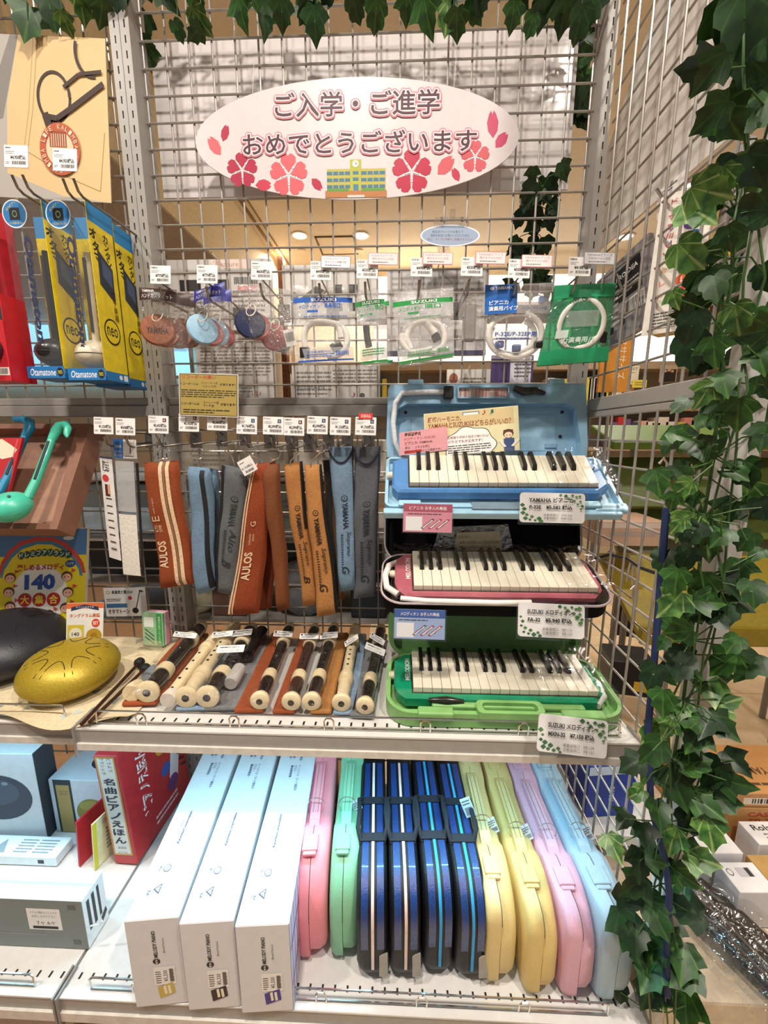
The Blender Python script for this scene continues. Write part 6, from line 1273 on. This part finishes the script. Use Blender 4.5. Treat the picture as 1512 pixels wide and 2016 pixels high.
blk('white_carton', 'pale grey carton in the middle behind the tan recorder cases', 'box', 476, 950, 690, FB2, .27, .3, 'b9bdb6', [('l', .4, .5, .5, .4, 4, '9aa09a')])
blk('black_case', 'long black case behind the left recorder cases', 'case', 170, 1064, 500, FB3, .26, .3, '1c1c20'); blk('black_case', 'black padded case behind the tan recorder cases', 'case', 530, 1060, 752, FB3, .26, .3, '1e1d20')
blk('brown_carton', 'dark brown carton low behind the grid under the grey alto case', 'box', 412, 1146, 480, FB4, .22, .2, '6a4a3c'); blk('black_case', 'black case low behind the grid at the right of the recorder cases', 'case', 690, 1140, 760, FB4, .22, .2, '1a1a1d')
for u, w, nm, lab, col in ((385, 44, 'cloth_bundle', 'cream crumpled cloth behind the lower grid', 'd9cfa6'), (600, 58, 'cloth_bundle', 'grey folded garment behind the lower grid', '6f6f70')):
    R = w / 792 * 1.15; c = px(u, 1190, Y=.24); c.z = FB4 + R * 1.02; mb = MB()
    mb.surf(lambda a, b: (R * math.sin(math.pi * b) * math.cos(2 * math.pi * a) * (1 + .10 * math.sin(9 * a * 6.28)), .5 * R * math.sin(math.pi * b) * math.sin(2 * math.pi * a), R * 1.05 * math.cos(math.pi * b) * (1 + .05 * math.sin(5 * a * 6.28))), 40, 14, mt(col, .9, bump=.3, scale=30)); tag(mb.build(nm, None, c, smooth=True), lab, 'cloth')

# ---------------------------------------------------------------- beyond the right panel
t = thing('green_display', 'lime green slanted music-book display beyond the right panel', 'display rack', (1.75, .95, 0)); LG = mt('54701a', .5, noise=.08)
def slab(p, q, w, th, mat, name, par):    # slanted board from p to q (world, x start), width w along x
    l = Vector(par.location); M = frame(p - l, Vector((1, 0, 0)), q - p); L = (q - p).length
    o = MB().rbox((w / 2, L / 2, 0), (w, L, th), .004, mat).build(name, par); o.matrix_local = M; return o
slab(px(1207, 878, Y=.62), px(1207, 846, Y=.80), .75, .03, LG, 'top_ledge', t)
for k in range(3): slab(px(1225, 1000 + 62 * k, Y=.60 + .0 * k), px(1225, 905 + 62 * k, Y=.74), .85, .02, mt('525f22' if k < 2 else '8f8668', .5), 'slanted_board', t)
for k in range(6): slab(Vector((1.50 + .13 * k, .69, 1.02)), Vector((1.50 + .13 * k, .72, 1.14)), .10, .006, mt(('e8d8cf', 'd98f8a', 'f0ece4', 'c9a5b0', 'e9e2cc', 'dcc0b0')[k], .5), 'sheet_music', t)
[MB().tube([(x, y, 0), (x, y, 1.2)], .012, 8, GREY2).build('leg', t) for x, y in ((-.30, -.20), (.40, -.20), (-.30, .05), (.40, .05))]
t = thing('yellow_display', 'yellow slanted display tray low at the right beyond the post', 'display rack', (2.0, .45, 0))
slab(Vector((1.28, .30, .62)), Vector((1.28, .62, .80)), .9, .02, mt('8f7d1c', .5), 'slanted_tray', t); [MB().tube([(x, y, 0), (x, y, z)], .012, 8, GREY2).build('leg', t) for x, y, z in ((-.60, -.12, .64), (.05, -.12, .64), (-.60, .14, .78), (.05, .14, .78))]; slab(Vector((1.28, .29, .60)), Vector((1.28, .30, .66)), .9, .02, mt('8a7716', .5), 'front_edge', t)
def cube(name, label, cat, u, v, Z, w, d, h, col, yaw=0, front=(), top=()):
    c = px(u, v, Z=Z); return pbox(name, label, cat, c, w, d, h, yaw, col, False, front, top, zb=Z)
cube('beige_carton', 'beige carton with a pale lid seen through the right panel', 'box', 1178, 1075, .88, .22, .18, .085, 'c29f86', 0, [('r', .5, .15, 1, .22, 'd8c4b8'), ('r', .5, .5, .7, .2, 'a8988e')])
cube('black_amplifier', 'black amplifier on the floor seen through the right panel', 'amplifier', 1208, 1250, .30, .20, .10, .16, '17161a', -18)
cube('black_amplifier', 'small black amplifier with a yellow tag low behind the right panel', 'amplifier', 1195, 1365, .40, .14, .12, .12, '141317', -10, [('r', .7, .7, .3, .3, 'c9a52a')])
tag(MB().tube([px(1172, 1100, X=.910), px(1200, 1092, X=.910), px(1235, 1100, X=.910), px(1262, 1118, X=.910), px(1290, 1128, X=.910)], .003, 6, BLK).build('black_cable'), 'black cable drooping behind the right panel', 'cable')
# goods hooked on the outside of the right panel
t = thing('sound_card_set', 'white card set with coloured circles hanging outside the right panel', 'pack', (.922, px(1318, 600, X=.922).y, 1.410), (0, RAD(2), RAD(-52)))
MB().box((0, 0, .098), (.070, .003, .196), mt('f3ece2', .4)).build('front_card', t)
for k in range(9): MB().box((.002, .006 + .0055 * k, .098), (.066, .004, .188), mt('d9c08a' if k % 2 else 'c9ac72', .6)).build('inner_card', t)
P = [('v', 'ドレミファ', .28, .30, .30, .16, 'c9555a', .02, 0)]
for k, (ch, c) in enumerate((('ド', 'c93a3a'), ('シ', 'd85a9a'), ('ラ', '6a4a9a'), ('ソ', '2f7fc0'), ('ファ', '3a9a55'), ('ミ', 'e8a02a'), ('レ', 'e8623a'), ('ド', 'd8304a'))): P += [('e', .70, .06 + .095 * k, .36, .085, c), ('t', ch, .70, .06 + .095 * k, .16, .04, 'f6efe6', 0, .02), ('t', ch, .28, .06 + .095 * k, .12, .035, c)]
P += [('r', .5, .90, .7, .12, 'd9d4cc'), ('l', .5, .90, .7, .12, 5, '55504c')]
prints(MB(), lambda x, y, i: ((x - .5) * .070, -.0018 - .00003 * i, .196 - y * .196), P).build('printed_text', t)
t = thing('black_carded_pack', 'dark carded pack with a barcode and small icons outside the right panel', 'pack', (.930, px(1248, 560, X=.93).y, 1.430), (0, RAD(-14), RAD(-80)))
MB().box((0, 0, .075), (.135, .010, .150), mt('8f8d8f', .4)).build('backing_card', t)
prints(MB(), lambda x, y, i: ((x - .5) * .135, -.0055 - .00003 * i, .150 - y * .150), [('r', .60, .32, .50, .40, '1c1b1d'), ('t', 'PROIDEA', .60, .22, .40, .06, 'e6e2dc', 0, .02), ('l', .60, .40, .4, .14, 3, 'b9b4ae'), ('r', .68, .66, .40, .20, 'eeeae6'), ('b', .68, .66, .34, .16, '222222'), ('l', .24, .55, .34, .6, 8, 'd0ccc8'), ('e', .25, .80, .10, .09, '2a2a2a'), ('e', .46, .78, .10, .09, '2a2a2a')]).build('printed_text', t)
t = thing('carded_pack', 'grey carded pack with a yellow strip high outside the right panel', 'pack', (.975, px(1425, 480, X=.975).y, 1.480), (0, RAD(-10), RAD(-80)))
MB().box((0, 0, .08), (.10, .010, .16), mt('a5a2a0', .4)).build('backing_card', t); prints(MB(), lambda x, y, i: ((x - .5) * .10, -.0055 - .00003 * i, .16 - y * .16), [('l', .5, .3, .8, .4, 7, '55524f'), ('r', .4, .72, .7, .10, 'e6c92a', 20)]).build('printed_text', t)
t = tag(MB().tube([(.906, -.20, 1.630), (.93, -.20, 1.600), (1.02, -.20, 1.595), (1.03, -.20, 1.612)], .0028, 8, CHROME).build('side_hook', smooth=True), 'bent chrome hook outside the right panel below the tilted tag', 'hook')
t = tag(MB().tube([(.906, -.10, 1.545), (.92, -.10, 1.515), (1.05, -.10, 1.510)], .0028, 8, CHROME).build('side_hook', smooth=True), 'chrome hook outside the right panel holding the dark carded pack', 'hook')
card('side_price_tag', 'white price tag seen at an angle outside the right panel', 'price tag', .050, .044, (.925, px(1322, 385, X=.925).y, px(1322, 385, X=.925).z), (0, -8, -75), 'efeae8', [('l', .4, .2, .6, .2, 2, '55555a'), ('t', '¥1,650', .55, .5, .6, .2, '222222'), ('b', .5, .8, .7, .2, '222222')])
w = MB().prism([(.13, 1.67), (.135, 1.85), (-.03, 2.01), (-.40, 2.01), (-.40, 1.655)], -.002, .002, mt('e9e3dc', .6), Matrix.Rotation(RAD(90), 4, 'Z')); tag(w.build('white_side_board', None, (.965, 0, 0)), 'large white board standing outside the upper right panel', 'board')
for z, y0, lb in ((1.03, -.16, 'upper'), (.99, -.245, 'middle'), (1.21, -.28, 'high')):
    tag(MB().tube([(.912, y0, z), (.918, y0, z + .008), (.924, y0, z), (.924, y0, z - .060), (.924, y0 - .075, z - .062), (.918, y0 - .075, z), (.912, y0 - .075, z + .008), (.909, y0 - .075, z - .03)], .0022, 8, CHROME).build('wire_basket_hook', smooth=True), 'chrome looped wire hook on the lower right panel, %s one' % lb, 'hook')

# ---------------------------------------------------------------- low platform and cartons at the lower right
tag(MB().rbox((1.56, -.06, .14), (1.16, .62, .28), .006, mt('cdbba2', .6)).build('low_platform'), 'beige low platform carrying cartons at the lower right', 'platform')
Zp = .281
def at_(name, label, cat, x, y, z, w, d, h, col, yaw=0, front=(), top=()): return pbox(name, label, cat, Vector((x, y, z)), w, d, h, yaw, col, False, front, top, zb=z)
at_('brown_carton', 'brown carton lettered CASIO under the YAMAHA one', 'box', 1.240, -.100, Zp, .42, .20, .118, 'bd8850', 1, [('t', 'CASIO', .30, .14, .18, .10, 'b0382c', 0, .03), ('t', 'SP-3', .28, .30, .12, .12, 'b0382c', 0, .02), ('l', .55, .3, .3, .2, 3, '8a5a34')])
at_('brown_carton', 'brown carton lettered YAMAHA upside down at the lower right', 'box', 1.246, -.098, Zp + .120, .40, .11, .036, 'c08a52', 1, [('r', .42, .55, .50, .5, 'e2d4be'), ('b', .42, .55, .4, .35, '33302c')], [('t', 'YAMAHA', .32, .40, .26, .20, '5a3a1c', 180, .02), ('l', .30, .75, .5, .15, 1, '5a3a1c')])
at_('white_carton', 'white carton lettered Roland at the right edge', 'box', 1.300, -.165, Zp, .20, .055, .095, 'e6e3e2', 2, [], [('t', 'Roland', .25, .30, .34, .25, '3a3638', 0, .02), ('l', .4, .65, .5, .3, 2, '77727a')])
at_('white_carton', 'white carton with a dark stamp in front of the brown cartons', 'box', 1.160, -.193, Zp, .085, .085, .10, 'e2dfe0', 2, [], [('r', .62, .4, .28, .4, '3a3638'), ('l', .3, .5, .3, .4, 2, '77727a')])
at_('white_carton', 'white carton with round symbols nearest the plastic-wrapped black stand', 'box', 1.185, -.258, Zp, .075, .058, .088, 'dedbdc', 2, [], [('e', .15, .35, .16, .25, '55505a'), ('e', .15, .35, .12, .19, 'dedbdc'), ('r', .55, .35, .4, .3, 'b9b4ba'), ('r', .66, .35, .12, .3, '2a282c')])
at_('tan_carton', 'tan carton at the right edge beside the plastic wrap', 'box', 1.266, -.262, Zp, .12, .085, .082, 'b08a4e', 2)
c = Vector((1.165, -.300, Zp)); t = thing('wrapped_stand', 'black folded stand wrapped in clear plastic at the lower right', 'wrapped stand', (c.x, c.y, Zp), (0, 0, RAD(-62))); t.scale = (1.35, 2.0, 1.5); rnd = random.Random(8)
for k in range(5): MB().tube([(-.07 + rnd.random() * .02, -.012 + .007 * k, .016 + .008 * (k % 3)), (-.02, -.014 + .008 * k, .024 + .006 * (k % 2)), (.10 - .01 * k, -.016 + .008 * k, .018)], .008, 8, mt('19191b', .3)).build('folded_leg', t, smooth=True)
def wf(a, b): s = a * 2 - 1; return (-.10 + .22 * b + (rnd.random() - .5) * .006, s * .045, .004 + .048 * max(0, 1 - abs(s) ** 2.4) ** .6 * (1 - .55 * abs(2 * b - 1) ** 3) + rnd.random() * .005)
MB().surf(wf, 14, 26, film(gloss=.16, scale=50, bump=1.0)).build('plastic_wrap', t, smooth=60)
tag(MB().rbox((1.03, .12, ZB - .016), (.20, .52, .03), .003, WHT).build('side_shelf'), 'pale low shelf beyond the lower right panel', 'shelf')
for x, y, lb in ((.955, -.10, 'front'), (.965, .02, 'rear')): at_('blue_box', 'blue product box behind the lower right panel, %s one' % lb, 'box', x, y, ZB, .12, .08, .14, '1a3a9a', 6, [('r', .5, .10, 1, .16, 'c9d8ee'), ('t', 'nano', .5, .55, .30, .10, 'd9dee8', 90, 0, .2)])
tag(MB().tube([px(1312, 1000, Y=-.43), px(1300, 1150, Y=-.433), px(1288, 1300, Y=-.436), px(1275, 1440, Y=-.440), px(1282, 1590, Y=-.45), px(1308, 1690, Y=-.462), px(1318, 1760, Y=-.464), px(1312, 1860, Y=-.462), px(1314, 1960, Y=-.462)], .0042, 8, mt('1e2f5c', .75)).build('navy_cord', smooth=True), 'navy cord hanging down beside the ivy-wrapped post', 'cord')
# ---------------------------------------------------------------- artificial ivy
def leaf_mat(h1, h2, vein, vw=.5):
    m = bpy.data.materials.new('ivy_leaf'); m.use_nodes = True; nt = m.node_tree; N = nt.nodes.new; L = nt.links.new; b = nt.nodes['Principled BSDF']
    def math_(op, a, bb=None):
        q = N('ShaderNodeMath'); q.operation = op
        for i, v in enumerate((a, bb)):
            if v is None: continue
            if isinstance(v, (int, float)): q.inputs[i].default_value = v
            else: L(v, q.inputs[i])
        return q.outputs[0]
    tc = N('ShaderNodeTexCoord'); n = N('ShaderNodeTexNoise'); n.inputs['Scale'].default_value = 2.6; n.inputs['Detail'].default_value = 5; L(tc.outputs['Object'], n.inputs['Vector'])
    sp = N('ShaderNodeSeparateXYZ'); L(tc.outputs['Object'], sp.inputs[0])
    ang = math_('ABSOLUTE', math_('ARCTAN2', sp.outputs[0], math_('ADD', sp.outputs[1], .42)))
    pp = math_('PINGPONG', ang, .32)                    # veins fan out from the base of the blade
    line = math_('SUBTRACT', 1.0, math_('MULTIPLY', pp, 14.0)); cl = N('ShaderNodeClamp'); L(line, cl.inputs[0])
    r = N('ShaderNodeValToRGB'); r.color_ramp.elements[0].position = .40; r.color_ramp.elements[1].position = .68; r.color_ramp.elements[0].color = lin(h1); r.color_ramp.elements[1].color = lin(h2); L(n.outputs['Fac'], r.inputs[0])
    mx = N('ShaderNodeMix'); mx.data_type = 'RGBA'; mx.inputs[7].default_value = lin(vein); L(math_('MULTIPLY', cl.outputs[0], vw), mx.inputs[0]); L(r.outputs[0], mx.inputs[6]); L(mx.outputs[2], b.inputs['Base Color'])
    b.inputs['Roughness'].default_value = .40; b.inputs['Specular IOR Level'].default_value = .4
    return m
LM = [leaf_mat('16300f', '24491a', '456f2f', .35), leaf_mat('1c3b13', '305c20', '628c3b', .4), leaf_mat('285020', '5f873c', 'b3c27e', .55), leaf_mat('0f2410', '193616', '2c5226', .3)]
SHAPES = [[(.08, -.46), (.22, -.50), (.32, -.38), (.44, -.30), (.56, -.12), (.42, -.02), (.34, .06), (.38, .26), (.26, .30), (.15, .42), (0, .66)], [(.10, -.44), (.26, -.46), (.38, -.30), (.54, -.10), (.62, .06), (.44, .08), (.30, .14), (.28, .32), (.16, .44), (.06, .62), (0, .72)], [(.08, -.48), (.20, -.52), (.36, -.42), (.46, -.24), (.48, -.06), (.36, .04), (.38, .22), (.32, .38), (.18, .40), (.08, .52), (0, .62)]]
def leaf_mesh(shape, m, curl):
    mb = MB(); B0 = (0, -.40); z = lambda x, y: curl * .35 * abs(x) ** 1.3 - .30 * curl * max(0, y) ** 2 + .10 * curl * math.sin(5 * y) * abs(x)
    out = shape + [(-x, y) for x, y in reversed(shape[:-1])]; n = len(out); vs = []
    for k in (1.0, .62, .28): vs += [(B0[0] + (x - B0[0]) * k, B0[1] + (y - B0[1]) * k) for x, y in out]
    vs.append(B0); vs = [(x, y, z(x, y)) for x, y in vs]; fs = []
    for r in (0, 1): fs += [(r * n + i, r * n + i + 1, (r + 1) * n + i + 1, (r + 1) * n + i) for i in range(n - 1)]
    fs += [(2 * n + i, 2 * n + i + 1, 3 * n) for i in range(n - 1)]
    return mb.add(vs, fs, m)
VINE = mt('3b5c26', .5, noise=.15)
rv = random.Random(77)
def vine(label, path, group='ivy garlands', rad=.0016):
    t = thing('ivy_vine', label, 'ivy', path[0], group=group); l = path[0]
    MB().tube([p - l for p in path], rad, 6, VINE).build('stem', t, smooth=True)
    return t
_proto = {}
def leaf(t, p, size, ang, mi, facing=None, tilt=None):
    """leaf with its blade facing roughly the viewer; ang = direction of the tip, degrees from straight down"""
    key = (rv.randrange(3), mi, rv.randrange(2)); l = Vector(t.location)
    n = (CAM - p).normalized() if facing is None else facing
    n = (n + Vector((rv.uniform(-.55, .55), rv.uniform(-.3, .3), rv.uniform(-.35, .55)))).normalized()
    down = Vector((math.sin(RAD(ang)), 0, -math.cos(RAD(ang)))); y = (down - n * down.dot(n)).normalized(); x = y.cross(n)
    M = Matrix(((x.x, y.x, n.x, p.x - l.x), (x.y, y.y, n.y, p.y - l.y), (x.z, y.z, n.z, p.z - l.z), (0, 0, 0, 1))) @ Matrix.Scale(size, 4)
    if key not in _proto:
        o = leaf_mesh(SHAPES[key[0]], LM[mi], (.5, .9)[key[2]]).build('leaf', t, smooth=75); _proto[key] = o; o.matrix_local = M
    else: o = inst(_proto[key], 'leaf', t, M)
    return o
def stalk(t, a, b):
    l = Vector(t.location); m = (a + b) / 2 + Vector((rv.uniform(-.01, .01), -.006, rv.uniform(0, .012))); MB().tube([a - l, m - l, b - l], .0009, 5, VINE).build('leaf_stalk', t)
def dress(t, path, n, spread, size, Y=None, mats=(0, 0, 1, 1, 2, 3), hang=25):
    for i in range(n):
        u = (i + rv.random()) / n * (len(path) - 1); k = min(len(path) - 2, int(u)); p = path[k].lerp(path[k + 1], u - k)
        d = Vector((rv.uniform(-1, 1) * spread, rv.uniform(-1, .6) * spread * .7, rv.uniform(-1, .6) * spread * .8)); q = p + d
        stalk(t, p, q); leaf(t, q, size * rv.uniform(.75, 1.2), rv.gauss(0, hang) + (-35 if d.x < 0 else 35) * .6, rv.choice(mats))
# along the top of the back grid
P = [px(u, v, Y=-.03) for u, v in ((-60, -30), (80, -18), (200, -26), (330, -12), (480, -24), (640, -15), (800, -26), (950, -14), (1090, -22), (1210, -8))]
t = vine('green ivy garland draped along the top of the rack', P); dress(t, P, 40, .036, .040, hang=25)
for u, v, s, a in ((55, 40, .060, -20), (100, 20, .05, 10), (130, 45, .036, 0), (160, 12, .045, 30), (200, 20, .045, -10), (395, 40, .045, 15), (385, 65, .034, -50), (350, 60, .03, 40), (475, 22, .045, 0), (520, 30, .052, 12), (555, 25, .045, -8), (600, 18, .04, 10), (620, 45, .05, 0), (700, 15, .04, 5), (740, 28, .045, -5), (840, 25, .055, 5), (880, 30, .05, 0), (900, 45, .045, -8), (935, 20, .04, 0), (1010, 30, .04, 0), (1045, 48, .035, -10), (1070, 20, .045, 10), (1110, 25, .05, 0), (1140, 45, .05, 8), (1165, 15, .05, -10)):
    p = px(u, v, Y=-.035); stalk(t, p + Vector((0, 0, .05)), p); leaf(t, p, s, a, rv.choice((0, 1, 1, 0, 2)))
# strands hanging left and right behind the back grid
P = [px(u, v, Y=.03) for u, v in ((262, 5), (275, 60), (285, 100), (292, 150))]; t = vine('short ivy strand behind the grid beside the twin uprights', P); dress(t, P, 13, .014, .034)
P = [px(u, v, Y=.10) for u, v in ((1150, 0), (1148, 80), (1140, 160), (1136, 230))]; t = vine('dark ivy strand behind the grid at the right end of the white board', P); dress(t, P, 18, .020, .05, mats=(0, 3, 3, 1))
P = [px(u, v, Y=y) for u, v, y in ((1068, 366, .006), (1060, 390, .05), (1050, 430, .11), (1045, 490, .12), (1038, 545, .12), (1050, 580, .12))]; t = vine('dark ivy strand behind the grid under the white board', P); dress(t, P, 44, .042, .034, mats=(3, 3, 0))
# thick ivy down the front post
def YP(v): return -.440
P = [px(u, v, Y=YP(v)) for u, v in ((1500, -40), (1480, 60), (1462, 180), (1470, 300), (1450, 420), (1440, 540), (1425, 660), (1415, 780), (1405, 900), (1385, 1020), (1375, 1140), (1360, 1260), (1345, 1380), (1325, 1500), (1310, 1620), (1300, 1740), (1290, 1860), (1285, 1990))]
t = vine('thick trailing ivy wound round the pale front post', P, rad=.002)
for dx in (-.012, .010, .016):
    l = Vector(t.location); MB().tube([p - l + Vector((dx + .010 * math.sin(i * 1.7 + dx * 300), -.012 + .008 * math.cos(i * 2.1), .01 * math.sin(i))) for i, p in enumerate(P)], .0013, 5, VINE).build('stem', t, smooth=True)
BIG = [(1470, 40, 95), (1440, 30, 80), (1490, 120, 90), (1455, 200, 95), (1400, 140, 60), (1505, 200, 80), (1440, 240, 70), (1395, 380, 78), (1420, 340, 60), (1375, 420, 80), (1350, 500, 78), (1395, 500, 55), (1440, 470, 50), (1480, 330, 70), (1375, 560, 62), (1410, 560, 60), (1365, 640, 70), (1330, 590, 42), (1350, 600, 50), (1455, 630, 66), (1410, 690, 66), (1380, 720, 55), (1385, 770, 64), (1420, 750, 60), (1490, 700, 60), (1500, 760, 60), (1345, 800, 46), (1400, 820, 60), (1450, 810, 75), (1475, 860, 70), (1330, 850, 46), (1370, 880, 64), (1310, 880, 40), (1500, 850, 60), (1340, 930, 60), (1300, 950, 70), (1350, 960, 55), (1380, 900, 56), (1440, 930, 56), (1470, 970, 80), (1360, 985, 42), (1320, 990, 46), (1430, 1010, 70), (1500, 1000, 50), (1360, 1050, 72), (1395, 1070, 72), (1420, 1060, 56), (1340, 1030, 46), (1475, 1060, 52), (1490, 1090, 40), (1350, 1100, 56), (1455, 1120, 60), (1330, 1140, 70), (1380, 1150, 60), (1430, 1150, 60), (1330, 1190, 80), (1390, 1190, 60), (1440, 1200, 70), (1480, 1160, 60), (1345, 1245, 62), (1410, 1220, 46), (1340, 1290, 58), (1450, 1270, 46), (1310, 1270, 36), (1480, 1310, 72), (1400, 1340, 90), (1350, 1310, 56), (1430, 1380, 56), (1290, 1330, 64), (1310, 1380, 62), (1330, 1400, 55), (1355, 1420, 60), (1390, 1420, 64), (1415, 1430, 64), (1280, 1440, 60), (1240, 1500, 58), (1285, 1480, 70), (1360, 1500, 64), (1400, 1520, 66), (1440, 1500, 52), (1330, 1540, 78), (1380, 1580, 60), (1440, 1540, 60), (1250, 1560, 40), (1300, 1600, 56), (1360, 1610, 66), (1395, 1630, 62), (1230, 1610, 46), (1210, 1660, 50), (1265, 1640, 50), (1320, 1650, 56), (1375, 1690, 60), (1290, 1690, 56), (1250, 1740, 60), (1330, 1730, 50), (1235, 1770, 52), (1300, 1790, 46), (1350, 1790, 62), (1230, 1830, 70), (1255, 1870, 50), (1320, 1830, 56), (1340, 1890, 60), (1280, 1910, 62), (1355, 1920, 55), (1275, 1950, 60), (1345, 1985, 62), (1300, 1860, 44)]
for u, v, s in BIG:
    p = px(u + rv.uniform(-6, 6), v + rv.uniform(-6, 6), Y=-.452 + rv.uniform(-.03, .02)); d = (p - CAM).length; k = min(range(len(P)), key=lambda i: (P[i] - p).length)
    stalk(t, P[k], p); leaf(t, p, s / FPX * d * .66, rv.gauss(0, 45), rv.choice((0, 0, 1, 1, 2, 3)))
dress(t, P, 56, .046, .034, hang=45)
P2 = [px(u, v, Y=-.30) for u, v in ((1512, 430), (1470, 470), (1430, 560), (1440, 650), (1500, 760), (1512, 860))]; t = vine('loose light green ivy tendrils beyond the pale post', P2); dress(t, P2, 12, .03, .042, mats=(1, 2, 0))
# drop the scratch scene used for the lettering
bpy.data.objects.remove(_to); bpy.data.scenes.remove(_ts)
